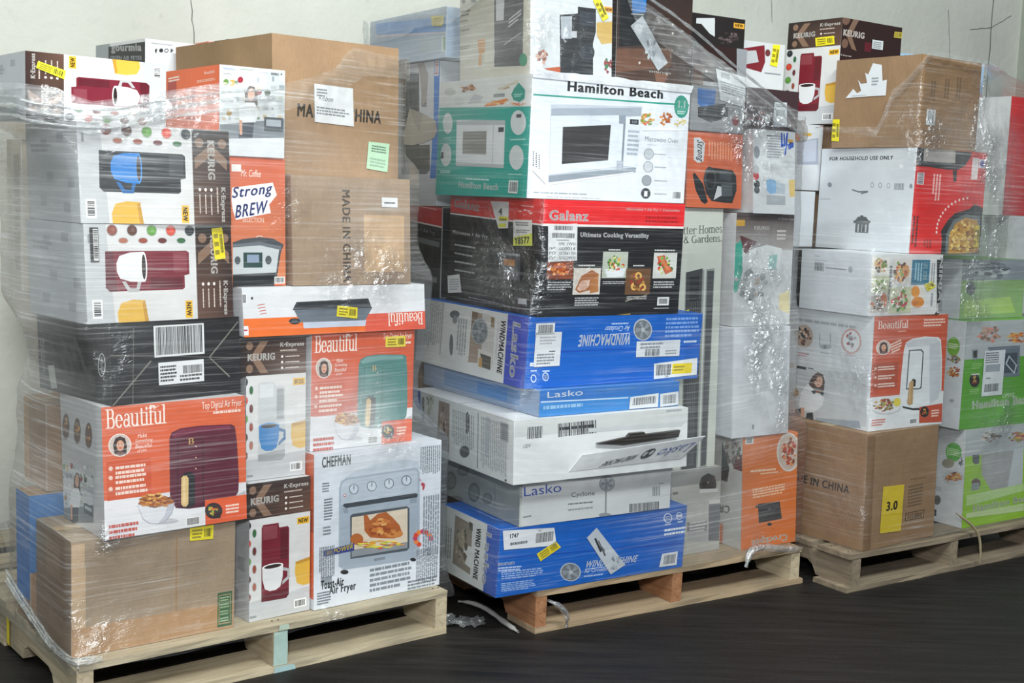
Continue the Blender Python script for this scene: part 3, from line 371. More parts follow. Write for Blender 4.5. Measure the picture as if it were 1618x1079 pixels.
('kblu','coffee_maker_box','upright coffee maker box with a blue cup and yellow mug, beside the orange boxes', None,(-.6452,3.0522,.4746,.6623,.1639,.3,.3541,-.0027,.0015),'d6d6d8','print', None,{'front': [('G',('1e100f','3a2420','684a3c','1e100f'),[(-.1,0),(1.0,0),(1.0,.26),(-.1,.26)]),('P','dcdcdc',[(-.1,.26),(1.0,.26),(1.0,1.0),(-.1,1.0)]),('E','8a6c58',(.054,.05),(.055,0),(0,.03)),('E','8a6c58',(.054,.21),(.055,0),(0,.03)),('P','8a6c58',[(.23,.02),(.362,.02),(.197,.13),(.362,.245),(.23,.245),(.065,.13)]),('T','KEURIG','f2eeea','b',(.021,.155),(.472,.155),(.021,.105)),('T','K·Express','f0ebe6','b',(.56,.075),(.967,.075),(.56,.035)),('L','c9b8ac',1,(.56,.1),(.868,.1),(.56,.082)),('E','efe6e0',(.593,.135),(.02,0),(0,.009)),('L','d9cbc2',1,(.648,.142),(.89,.142),(.648,.128)),('E','efe6e0',(.593,.175),(.02,0),(0,.009)),('L','d9cbc2',1,(.648,.182),(.89,.182),(.648,.168)),('E','efe6e0',(.593,.215),(.02,0),(0,.009)),('L','d9cbc2',1,(.648,.222),(.89,.222),(.648,.208)),('P','c4c6c9',[(-.1,.86),(1.0,.82),(1.0,1.0),(-.1,1.0)]),('E','b9bcc0',(-.034,.3),(.068,0),(0,.037)),('E','23262c',(-.034,.3),(.059,0),(0,.032)),('E',('hi','23262c'),(-.04,.294),(.028,0),(0,.013)),('E','b9bcc0',(-.034,.43),(.068,0),(0,.037)),('E','d8452c',(-.034,.43),(.059,0),(0,.032)),('E',('hi','d8452c'),(-.04,.424),(.028,0),(0,.013)),('E','b9bcc0',(-.034,.56),(.068,0),(0,.037)),('E','5f9a3c',(-.034,.56),(.059,0),(0,.032)),('E',('hi','5f9a3c'),(-.04,.554),(.028,0),(0,.013)),('E','b9bcc0',(-.034,.69),(.068,0),(0,.037)),('E','5a3324',(-.034,.69),(.059,0),(0,.032)),('E',('hi','5a3324'),(-.04,.684),(.028,0),(0,.013)),('E','b9bcc0',(-.034,.82),(.068,0),(0,.037)),('E','8a4a3c',(-.034,.82),(.059,0),(0,.032)),('E',('hi','8a4a3c'),(-.04,.814),(.028,0),(0,.013)),('E','b9bcc0',(.082,.36),(.037,0),(0,.034)),('E','2f6a3c',(.082,.36),(.029,0),(0,.029)),('E','b9bcc0',(.082,.49),(.037,0),(0,.034)),('E','6a2c2a',(.082,.49),(.029,0),(0,.029)),('E','b9bcc0',(.082,.62),(.037,0),(0,.034)),('E','9a4a36',(.082,.62),(.029,0),(0,.029)),('E','b9bcc0',(.082,.75),(.037,0),(0,.034)),('E','b0705a',(.082,.75),(.029,0),(0,.029)),('L','8a8f94',1,(.01,.98),(.12,.98),(.01,.95)),('P','c9cccf',[(.197,.33),(.219,.31),(.472,.31),(.483,.345),(.626,.345),(.648,.36),(.648,.85),(.604,.875),(.197,.87)]),('P',('hi','c9cccf'),[(.219,.325),(.45,.325),(.45,.42),(.219,.42)]),('P',('lo','c9cccf'),[(.505,.36),(.626,.36),(.626,.58),(.505,.58)]),('P',('lo','c9cccf'),[(.197,.82),(.648,.8),(.648,.85),(.604,.875),(.197,.87)]),('P',('lo','1f7fc4'),[(.538,.64),(.659,.66),(.659,.73),(.538,.77),(.538,.745),(.621,.715),(.621,.675),(.538,.665)]),('P','1f7fc4',[(.208,.62),(.549,.62),(.543,.71),(.505,.78),(.428,.8),(.329,.8),(.252,.78),(.213,.71)]),('E',('hi','1f7fc4'),(.379,.62),(.17,0),(0,.02)),('E','2a1a16',(.379,.622),(.142,0),(0,.014)),('P','e3b443',[(.758,.62),(1.0,.6),(1.0,.8),(.89,.805),(.78,.78),(.747,.7)]),('P','c89530',[(.758,.62),(1.0,.6),(1.0,.625),(.78,.64)]),('P','efb92e',[(.78,.295),(.984,.295),(.984,.345),(.78,.345)]),('T','NEW COLOR','3a2a1a','b',(.802,.337),(.962,.337),(.802,.304)),('P','f4f4f4',[(.736,.9),(.945,.9),(.945,.965),(.736,.965)]),('B','222222',9,(.758,.955),(.923,.955),(.758,.91))],'left': [('P','c3c6ca',[(0,0),(1.0,0),(1.0,1.0),(0,1.0)]),('P','a9acb2',[(.3,.15),(.42,.15),(.42,.25),(.3,.25)]),('P','a9acb2',[(.62,.1),(.74,.1),(.74,.2),(.62,.2)]),('P','a9acb2',[(.4,.5),(.52,.5),(.52,.6),(.4,.6)]),('P','a9acb2',[(.8,.55),(.92,.55),(.92,.65),(.8,.65)]),('P','a9acb2',[(.25,.75),(.37,.75),(.37,.85),(.25,.85)]),('P','a9acb2',[(.7,.8),(.82,.8),(.82,.9),(.7,.9)]),('L','a3a6aa',2,(.1,.3),(.5,.3),(.1,.2))]}),
('chef','toaster_oven_box','white toaster oven box with a picture of roast chicken behind the oven door', None,(-.4857,3.1374,.1212,.691,.3993,.34,.4076,-.0044,.0032),'d8dde6','print', None,{'front': [('P','d8dde6',[(0,0),(1,0),(1,1),(0,1)]),('T','CHEFMAN','3c3f45','b',(.057,.09),(.272,.09),(.057,.02)),('P','c3cdd8',[(.224,.175),(.294,.14),(.466,.108),(.676,.102),(.809,.126),(.826,.179)]),('P','a3afbd',[(.185,.234),(.199,.192),(.238,.174),(.794,.17),(.821,.198),(.83,.765),(.782,.792),(.226,.771),(.186,.743)]),('P','b9c4d0',[(.199,.236),(.215,.199),(.245,.185),(.786,.179),(.802,.199),(.804,.338),(.199,.342)]),('E','5b6672',(.297,.252),(.037,.005),(0,.035)),('E','ccd6e0',(.297,.252),(.031,.004),(0,.03)),('P','77828e',[(.293,.225),(.301,.226),(.301,.255),(.293,.254)]),('E','5b6672',(.435,.25),(.038,.004),(.001,.035)),('E','ccd6e0',(.435,.25),(.033,.004),(.001,.03)),('P','77828e',[(.431,.223),(.44,.224),(.44,.253),(.431,.252)]),('E','5b6672',(.572,.249),(.039,.004),(0,.035)),('E','ccd6e0',(.572,.249),(.033,.003),(0,.03)),('P','77828e',[(.567,.221),(.576,.222),(.576,.252),(.567,.251)]),('E','5b6672',(.712,.245),(.041,.004),(.001,.035)),('E','ccd6e0',(.712,.245),(.034,.003),(.001,.03)),('P','77828e',[(.707,.216),(.716,.217),(.717,.248),(.708,.247)]),('E','c03030',(.228,.285),(.011,.001),(0,.01)),('E','e0e4e8',(.228,.285),(.007,.001),(0,.006)),('P','3a4149',[(.213,.35),(.224,.339),(.789,.339),(.808,.349),(.802,.369),(.238,.369)]),('P','8e99a6',[(.213,.368),(.252,.37),(.255,.404),(.224,.4)]),('P','8e99a6',[(.742,.369),(.802,.369),(.797,.402),(.745,.402)]),('P','4d555d',[(.27,.426),(.288,.414),(.719,.418),(.74,.436),(.743,.705),(.723,.722),(.275,.708)]),('P','dccdb8',[(.284,.436),(.724,.434),(.727,.664),(.282,.65)]),('P','8e949b',[(.282,.652),(.727,.667),(.727,.703),(.285,.697)]),('P','b05f2a',[(.374,.437),(.399,.431),(.425,.475),(.484,.439),(.551,.435),(.604,.48),(.659,.538),(.682,.593),(.621,.623),(.515,.607),(.426,.588),(.382,.538)]),('C',['c9783a','9a4a20','d98f4a','e0a860'],30,.3,(.499,.523),(.121,.016),(.001,.069)),('E','b5662e',(.324,.585),(.05,.008),(.001,.038)),('E','c9803f',(.613,.59),(.077,.011),(0,.028)),('C',['a85524','d08a45'],8,.4,(.605,.585),(.07,.009),(.001,.025)),('C',['c9c93c','e8d84a','7fa33c','d8452c','e8a03a'],44,.22,(.508,.647),(.199,.03),(0,.03)),('P','2b3a86',[(.073,.624),(.303,.607),(.303,.657),(.076,.661)]),('T','POWER','f0d83a','bi',(.144,.653),(.293,.64),(.142,.623)),('T','1800','e8c73a','bi',(.081,.655),(.136,.654),(.08,.63)),('E','1d1f22',(.23,.787),(.031,.005),(0,.015)),('E','1d1f22',(.776,.791),(.025,.005),(0,.012)),('L','7c858f',1,(.459,.757),(.55,.757),(.459,.725)),('E','d8452c',(.822,.693),(.021,.003),(0,.016)),('E','e8823a',(.799,.672),(.02,.003),(0,.016)),('E','c33a5a',(.79,.647),(.02,.003),(0,.016)),('E','d8452c',(.798,.625),(.021,.003),(0,.016)),('E','e8823a',(.821,.611),(.021,.003),(0,.016)),('E','c33a5a',(.853,.609),(.021,.003),(0,.016)),('E','d8452c',(.885,.62),(.022,.003),(.001,.016)),('E','e8823a',(.909,.641),(.022,.003),(.001,.016)),('E','c33a5a',(.919,.666),(.021,.003),(0,.016)),('L','59626b',4,(.06,.248),(.114,.248),(.06,.182)),('L','59626b',8,(.073,.431),(.141,.431),(.073,.285)),('L','6b747d',3,(.066,.526),(.128,.526),(.066,.463)),('P','8d959d',[(.053,.793),(.135,.793),(.135,.85),(.053,.85)]),('T','Toast-Air','32363b','b',(.053,.875),(.226,.875),(.053,.815)),('T','Air Fryer','5c646d','b',(.114,.932),(.319,.932),(.114,.862)),('L','7d868f',5,(.427,.958),(.765,.958),(.427,.789)),('L','6a727b',9,(.039,.598),(.039,.811),(.156,.598)),('L','6a727b',11,(.802,.728),(.802,.97),(.985,.728)),('L','858d96',10,(.823,.032),(.823,.228),(.996,.032)),('L','858d96',7,(.852,.369),(.852,.783),(.99,.369)),('C',['b03a4a','c98a98'],7,.4,(.843,.278),(.032,.003),(.001,.052)),('L','6a727b',5,(.026,.972),(.128,.972),(.026,.885)),('L','6a727b',4,(.733,1.016),(.977,1.016),(.733,.926))],'left': [('P','d8dde6',[(0,0),(1,0),(1,1),(0,1)]),('P','e0683a',[(0,0),(1,0),(1,.93),(0,.93)]),('P','b9502c',[(0,.35),(1,.35),(1,.5),(0,.5)])]}),
('beauT','air_fryer_box','orange air fryer box showing a dusty teal fryer, behind the toaster oven box', None,(-.5068,3.167,.5302,.6689,.3108,.3,.3036,.0004,.0),'d9d9dc','print', None,{'front': [('P','d5603f',[(0,0),(1,0),(1,.7),(0,.7)]),('P','e4e4e8',[(0,.7),(1,.7),(1,1),(0,1)]),('T','Beautiful','f6ece4','serif',(.027,.164),(.432,.164),(.027,.014)),('T','by','f3e6dc','i',(.31,.05),(.386,.05),(.31,.012)),('E','efe9e4',(.115,.295),(.076,.008),(-.002,.087)),('E','cdbfb6',(.115,.295),(.07,.007),(-.002,.08)),('P','2d1b17',[(.079,.36),(.069,.289),(.086,.239),(.117,.227),(.148,.246),(.161,.3),(.155,.365)]),('E','d9a286',(.117,.297),(.025,.002),(-.001,.04)),('E','3a2018',(.107,.287),(.004,0),(0,.004)),('E','3a2018',(.127,.289),(.004,0),(0,.004)),('E','b5564a',(.117,.317),(.01,.001),(0,.005)),('P','6a4a44',[(.075,.355),(.106,.337),(.129,.34),(.155,.365),(.113,.373)]),('T','Make','f6e9e0','i',(.234,.258),(.297,.252),(.232,.226)),('T','Something','f6e9e0','i',(.218,.295),(.337,.295),(.216,.263)),('T','Beautiful','f6e9e0','i',(.217,.333),(.331,.333),(.215,.301)),('T','of you','f6e9e0','i',(.231,.373),(.292,.367),(.229,.341)),('T','Top Digital Air Fryer','f6e9e0','n',(.684,.098),(.976,.098),(.684,.025)),('L','f3d9cc',1,(.765,.131),(.975,.131),(.765,.095)),('P','cf5630',[(.021,.41),(.318,.41),(.318,.705),(.021,.705)]),('E','f0cfc0',(.05,.464),(.014,.002),(-.001,.017)),('L','f3dccf',2,(.081,.519),(.303,.519),(.081,.442)),('E','f0cfc0',(.048,.534),(.014,.002),(0,.016)),('L','f3dccf',2,(.079,.591),(.302,.591),(.079,.513)),('E','f0cfc0',(.046,.618),(.014,.002),(-.001,.016)),('L','f3dccf',2,(.077,.676),(.299,.676),(.077,.597)),('P','b9b6bb',[(.753,.852),(.994,.77),(.995,.847),(.779,.889)]),('P','4f8682',[(.449,.285),(.465,.24),(.525,.214),(.659,.207),(.894,.221),(.922,.239),(.936,.368),(.946,.657),(.94,.77),(.907,.821),(.766,.854),(.576,.852),(.483,.831),(.444,.735)]),('P','7aa5a2',[(.465,.258),(.525,.223),(.659,.216),(.887,.228),(.893,.26),(.658,.256),(.484,.282)]),('P','3f7470',[(.503,.306),(.691,.314),(.684,.848),(.576,.843),(.49,.824)]),('P','4f8682',[(.512,.315),(.681,.322),(.674,.834),(.576,.831),(.5,.813)]),('T','B','d8b06a','serif',(.579,.345),(.621,.345),(.579,.299)),('E','d9b9a8',(.635,.367),(.006,.001),(0,.006)),('E','d9b9a8',(.633,.455),(.005,.001),(0,.006)),('E','d9b9a8',(.631,.541),(.005,.001),(0,.006)),('P','202227',[(.523,.589),(.55,.563),(.597,.563),(.623,.592),(.62,.82),(.576,.846),(.523,.832)]),('P','dcbd80',[(.526,.601),(.54,.585),(.564,.588),(.577,.61),(.571,.813),(.555,.831),(.534,.827),(.521,.805)]),('P','e8cc96',[(.537,.602),(.553,.598),(.55,.809),(.534,.81)]),('E','c2c2c8',(.403,.92),(.098,.016),(-.001,.023)),('P','a9acb8',[(.218,.77),(.477,.784),(.456,.871),(.405,.929),(.357,.937),(.297,.924),(.253,.881)]),('P','dfe0e6',[(.221,.771),(.471,.786),(.45,.864),(.403,.92),(.357,.93),(.3,.918),(.256,.876)]),('P','c3c5cf',[(.357,.93),(.403,.92),(.45,.864),(.471,.786),(.432,.784),(.404,.874)]),('P','a5602a',[(.222,.759),(.254,.714),(.305,.693),(.369,.712),(.421,.729),(.465,.767),(.471,.79),(.341,.806)]),('C',['b5652a','d08a3c','8a4a22','e0b060','6e3a1c','e8b86a','c9843c'],70,.2,(.345,.749),(.123,.019),(-.002,.061)),('P','e06038',[(.692,.801),(1.0,.801),(1.0,1.015),(.692,1.015)]),('E','33282a',(.754,.896),(.064,.01),(-.001,.065)),('C',['c8452a','e07a30','8fae3c','d9b04a','6b2a1c'],16,.3,(.754,.89),(.047,.007),(-.001,.045)),('P','33282a',[(.765,.924),(.795,.914),(.805,.961),(.778,.961)]),('L','f6dccf',3,(.843,.938),(.947,.938),(.843,.857)),('L','c4483a',3,(.027,1.007),(.234,1.007),(.027,.877)),('P','f2f2f2',[(.554,.92),(.653,.92),(.653,.988),(.554,.988)]),('B','333333',24,(.561,.981),(.648,.981),(.561,.927)),('S','price_sticker','e6d34a',[(.702,.055),(.905,.053),(.908,.149),(.705,.147)], None,[('L','8a7d18',3,(.725,.136),(.816,.137),(.723,.064)),('B','4a4312',8,(.83,.129),(.891,.13),(.828,.073))])]}),
('grid','griddle_box','long flat white and orange griddle box printed upside down', None,(-.648,3.0278,.8352,.6857,.5351,.3,.1205,-.0068,.0023),'e3e5e9','print', None,{'front': [('P','e3e5e9',[(0,0),(1,0),(1,1),(0,1)]),('P','ee7430',[(-.025,.625),(.648,.62),(1.004,.601),(1.004,1.024),(-.025,1.001)]),('P','e0604a',[(.648,.62),(1.004,.601),(1.004,1.003),(.644,.994)]),('P','c7d0e2',[(.304,.743),(.652,.741),(.645,.873),(.307,.869)]),('P','6d7782',[(.259,.475),(.69,.478),(.646,.752),(.289,.741)]),('P','3e434a',[(.274,.317),(.667,.281),(.686,.49),(.251,.481)]),('P','2c3036',[(.282,.341),(.659,.312),(.666,.384),(.281,.394)]),('E','30343a',(.26,.712),(.03,.006),(-.001,.062)),('E','4a5058',(.26,.712),(.018,.004),(-.001,.039)),('T','Beautiful','f6ece4','serif',(.986,.624),(.776,.624),(.986,.906)),('P','f0f0f0',[(-.018,.112),(.022,.112),(.022,.322),(-.018,.322)]),('B','26282c',24,(-.013,.303),(.018,.303),(-.013,.135)),('E','26282c',(.048,.215),(.006,0),(-.001,.029)),('P','cf5a4a',[(.072,.354),(.11,.333),(.111,.348),(.073,.369)]),('P','cf5a4a',[(.076,.414),(.113,.393),(.113,.408),(.077,.429)]),('P','cf5a4a',[(.08,.474),(.115,.453),(.116,.468),(.081,.489)]),('P','cf5a4a',[(.085,.535),(.117,.514),(.118,.529),(.085,.55)]),('P','f3f3f6',[(-.017,.769),(.022,.769),(.022,.958),(-.017,.958)]),('P','c33a5a',[(-.012,.838),(.017,.838),(.017,.874),(-.012,.874)]),('S','price_sticker','efdf1c',[(.492,.415),(.603,.47),(.599,.708),(.484,.641)], None,[('L','8a7d18',3,(.496,.62),(.547,.649),(.502,.443)),('B','4a4312',8,(.556,.635),(.59,.655),(.559,.495))])]}),
('strong','coffee_maker_box','orange coffee maker box with a big white lettered badge and grey machine', None,(-.6895,3.0335,.9571,.6716,.1549,.3,.3114,-.0056,.003),'e2734f','print', None,{'front': [('P','e2734f',[(0,0),(1,0),(1,1),(0,1)]),('G',('cf6446','cf6446','d8835a','d8835a'),[(0,0),(1,0),(1,.95),(0,.95)]),('P','e9e5e2',[(.078,.059),(.24,.059),(.24,.114),(.078,.114)]),('T','Mr. Coffee','f5e6dc','i',(.235,.15),(.576,.15),(.235,.096)),('P','f2f0f2',[(.083,.24),(.783,.188),(.853,.285),(.716,.361),(.745,.427),(.142,.486),(.09,.407),(.071,.335)]),('T','Strong','2c3f8c','bi',(.086,.346),(.786,.297),(.071,.236)),('T','BREW','2c3f8c','bi',(.13,.473),(.702,.425),(.121,.375)),('T','SELECTION','f0d6c8','n',(.255,.502),(.621,.502),(.255,.466)),('E','e9cdbd',(.542,.648),(.091,0),(-.001,.044)),('E','dd6f4c',(.542,.648),(.075,0),(-.001,.037)),('P','4b5056',[(.085,.659),(.248,.633),(.549,.616),(.792,.629),(.969,.675),(.918,.734),(.828,.97),(.781,1.002),(.076,1.0)]),('P','c6ccd0',[(.084,.692),(.547,.675),(.888,.708),(.83,.896),(.079,.908)]),('P','6d757c',[(.085,.673),(.548,.651),(.928,.69),(.912,.717),(.547,.681),(.084,.698)]),('P','2f4a48',[(.261,.737),(.59,.737),(.59,.856),(.261,.856)]),('P','8fa0b8',[(.323,.754),(.531,.754),(.531,.815),(.323,.815)]),('E','53595f',(.161,.798),(.05,0),(-.001,.032)),('E','53595f',(.695,.797),(.055,0),(-.001,.035)),('P','1e2124',[(.079,.908),(.83,.896),(.775,.984),(.076,1.0)]),('P','ececec',[(.798,.929),(.981,.929),(.981,.985),(.798,.985)]),('B','333333',24,(.813,.977),(.966,.977),(.813,.936))]}),
('lady','kitchen_appliance_box','white box with a kitchen scene and woman on the front and orange side', None,(-.7095,3.0154,1.2699,.6635,.171,.3287,.2112,-.0007,.0004),'d6dade','print', None,{'front': [('P','d6dade',[(0,0),(1,0),(1,1),(0,1)]),('P','d3d7da',[(.003,.115),(.996,.115),(.996,.762),(.003,.762)]),('P','b9bfc4',[(.022,.267),(.525,.267),(.525,.235),(.022,.235)]),('P','b2b8bd',[(.476,.365),(.97,.365),(.97,.341),(.476,.341)]),('P','c2c7cb',[(.695,.031),(.969,.031),(.969,.227),(.695,.227)]),('E','6a8f4a',(.095,.189),(.041,-.005),(0,.035)),('E','c8a03a',(.187,.192),(.042,-.004),(.001,.036)),('E','a0303f',(.31,.15),(.043,-.005),(0,.036)),('E','8c2f3c',(.595,.265),(.045,-.005),(0,.037)),('E','4a5a4a',(.727,.266),(.047,-.004),(.001,.038)),('E','b08a40',(.143,.524),(.042,-.003),(0,.036)),('P','c9b9a0',[(.044,.192),(.107,.192),(.107,.215),(.044,.215)]),('P','b9c0b4',[(.146,.175),(.189,.175),(.189,.206),(.146,.206)]),('P','7d8f7a',[(.225,.163),(.277,.163),(.277,.197),(.225,.197)]),('P','c9b9a0',[(.343,.164),(.375,.164),(.375,.186),(.343,.186)]),('P','c4cbd0',[(.461,.132),(.518,.132),(.518,.17),(.461,.17)]),('P','aab2b8',[(.562,.106),(.598,.106),(.598,.161),(.562,.161)]),('P','dfe3e6',[(.684,.12),(.766,.12),(.766,.142),(.684,.142)]),('P','8f999f',[(.797,.078),(.829,.078),(.829,.135),(.797,.135)]),('P','dfe3e6',[(.909,.063),(.981,.063),(.981,.118),(.909,.118)]),('P','7d8f7a',[(.032,.29),(.079,.29),(.079,.317),(.032,.317)]),('P','8f999f',[(.138,.275),(.172,.275),(.172,.308),(.138,.308)]),('P','aab2b8',[(.25,.258),(.323,.258),(.323,.293),(.25,.293)]),('P','c9b9a0',[(.35,.257),(.383,.257),(.383,.286),(.35,.286)]),('P','aab2b8',[(.439,.232),(.472,.232),(.472,.277),(.439,.277)]),('P','c9b9a0',[(.561,.212),(.627,.212),(.627,.262),(.561,.262)]),('P','aab2b8',[(.673,.23),(.706,.23),(.706,.254),(.673,.254)]),('P','aab2b8',[(.772,.186),(.852,.186),(.852,.239),(.772,.239)]),('P','8f999f',[(.91,.168),(.993,.168),(.993,.224),(.91,.224)]),('P','8f999f',[(.025,.38),(.057,.38),(.057,.418),(.025,.418)]),('P','8f999f',[(.141,.383),(.211,.383),(.211,.404),(.141,.404)]),('P','8f999f',[(.24,.343),(.291,.343),(.291,.397),(.24,.397)]),('P','c9b9a0',[(.334,.333),(.386,.333),(.386,.388),(.334,.388)]),('P','c9b9a0',[(.451,.339),(.519,.339),(.519,.375),(.451,.375)]),('P','eef0f1',[(.555,.319),(.587,.319),(.587,.369),(.555,.369)]),('P','eef0f1',[(.671,.315),(.724,.315),(.724,.357),(.671,.357)]),('P','aab2b8',[(.798,.289),(.858,.289),(.858,.344),(.798,.344)]),('P','b9c0b4',[(.887,.291),(.972,.291),(.972,.334),(.887,.334)]),('P','aab2b8',[(.051,.478),(.099,.478),(.099,.513),(.051,.513)]),('P','dfe3e6',[(.143,.455),(.214,.455),(.214,.504),(.143,.504)]),('P','b9c0b4',[(.252,.442),(.293,.442),(.293,.497),(.252,.497)]),('P','8f999f',[(.335,.448),(.368,.448),(.368,.491),(.335,.491)]),('P','c9b9a0',[(.462,.434),(.536,.434),(.536,.477),(.462,.477)]),('P','c9b9a0',[(.547,.421),(.598,.421),(.598,.472),(.547,.472)]),('P','aab2b8',[(.661,.405),(.742,.405),(.742,.46),(.661,.46)]),('P','8f999f',[(.791,.43),(.824,.43),(.824,.453),(.791,.453)]),('P','c4cbd0',[(.904,.42),(.941,.42),(.941,.444),(.904,.444)]),('P','c9b9a0',[(.042,.576),(.096,.576),(.096,.613),(.042,.613)]),('P','aab2b8',[(.137,.562),(.173,.562),(.173,.607),(.137,.607)]),('P','b9c0b4',[(.229,.574),(.302,.574),(.302,.598),(.229,.598)]),('P','c4cbd0',[(.356,.569),(.4,.569),(.4,.59),(.356,.59)]),('P','b9c0b4',[(.457,.534),(.489,.534),(.489,.584),(.457,.584)]),('P','7d8f7a',[(.554,.547),(.611,.547),(.611,.575),(.554,.575)]),('P','c9b9a0',[(.66,.515),(.72,.515),(.72,.567),(.66,.567)]),('P','c4cbd0',[(.796,.502),(.846,.502),(.846,.558),(.796,.558)]),('P','c9b9a0',[(.889,.514),(.961,.514),(.961,.549),(.889,.549)]),('P','7d858c',[(.007,.662),(.994,.547),(.996,.762),(.008,.816)]),('P','4d545b',[(.678,.54),(.974,.54),(.974,.702),(.678,.702)]),('P','a9b2ba',[(.709,.568),(.941,.568),(.941,.642),(.709,.642)]),('P','3c4350',[(.313,.597),(.528,.581),(.499,.789),(.286,.801)]),('P','4a2c22',[(.379,.432),(.378,.287),(.446,.207),(.525,.213),(.575,.304),(.576,.452),(.477,.497)]),('P','eceef1',[(.283,.455),(.398,.394),(.526,.39),(.597,.487),(.548,.609),(.304,.626)]),('E','d9a58a',(.476,.306),(.054,-.005),(0,.073)),('P','d9a58a',[(.294,.598),(.342,.595),(.343,.761),(.305,.764)]),('P','e8eaec',[(.003,.015),(.989,.015),(.989,-.005),(.003,-.005)]),('P','e6e8ea',[(.035,.017),(.25,.017),(.25,.109),(.035,.109)]),('L','4b70b0',2,(.047,.05),(.237,.05),(.047,.029)),('L','555a60',1,(.048,.101),(.199,.101),(.048,.089)),('B','3a3d42',24,(.778,.064),(.899,.064),(.778,.036)),('E','3a3d42',(.942,.044),(.012,-.001),(0,.009)),('P','5f8f4a',[(.302,.027),(.514,.027),(.514,.032),(.302,.032)]),('L','8f9aa0',1,(.596,.051),(.735,.051),(.596,.043))],'left': [('P','d6dade',[(0,0),(1,0),(1,1),(0,1)]),('P','e66a3a',[(0,0),(1,0),(1,.93),(0,.93)]),('P','b5443c',[(.073,.122),(.239,.122),(.239,.51),(.073,.51)]),('P','c9583a',[(.416,.22),(.594,.22),(.594,.594),(.416,.594)]),('T','Beautiful','f7e4d8','serif',(.742,.09),(.922,.086),(.739,.057)),('L','f7e4d8',2,(.092,.135),(.31,.124),(.088,.069)),('L','f0c8b4',2,(.619,.177),(.938,.168),(.619,.145))]}),
('mic','brown_carton','brown carton with faded lettering running down its front, under the tall carton', None,(-.5482,3.1231,.9571,.6735,.3497,.45,.2739,-.0077,.0049),'a28b75','kraft', None,{'front': [('P','a28b75',[(0,0),(1,0),(1,1),(0,1)]),('T','MADE IN CHINA','7d6a58','b',(.41,.117),(.41,.975),(.478,.117)),('S','address_label','e6e8ea',[(.746,.178),(.885,.178),(.885,.269),(.746,.269)], None,[('L','333333',1,(.767,.239),(.868,.239),(.767,.213))]),('P','c9a884',[(.593,.346),(.945,.346),(.945,.884),(.593,.884)])]}),  # pale patch on the front paints a film reflection into the card colour
('tall','brown_carton','tallest brown carton on the left pallet, with a white delivery note on it', None,(-.6205,3.2152,1.2324,.7024,.3849,.5442,.3486,-.0058,.0036),'a38465','kraft',1,{'front': [('P','a38465',[(0,0),(1,0),(1,1),(0,1)]),('T','MADE IN CHINA','55493f','b',(.184,.578),(.852,.587),(.189,.478)),('S','delivery_note','e4e6ea',[(.313,.329),(.619,.337),(.627,.62),(.316,.606)], None,[('L','6a6e74',3,(.332,.42),(.42,.421),(.332,.355)),('T','Ribbon','50555b','i',(.346,.446),(.46,.451),(.347,.409)),('L','8a8e94',3,(.331,.549),(.586,.56),(.332,.485))]),('S','green_note','b7dcbc',[(.748,.725),(.923,.732),(.905,.951),(.73,.93)], None,[('L','5a7a64',3,(.769,.802),(.895,.813),(.774,.743)),('L','8fb09a',3,(.757,.91),(.888,.927),(.763,.837))])],'left': [('P','a38465',[(0,0),(1,0),(1,1),(0,1)]),('P','977a58',[(0,0),(1,0),(1,.98),(0,.98)])]}),
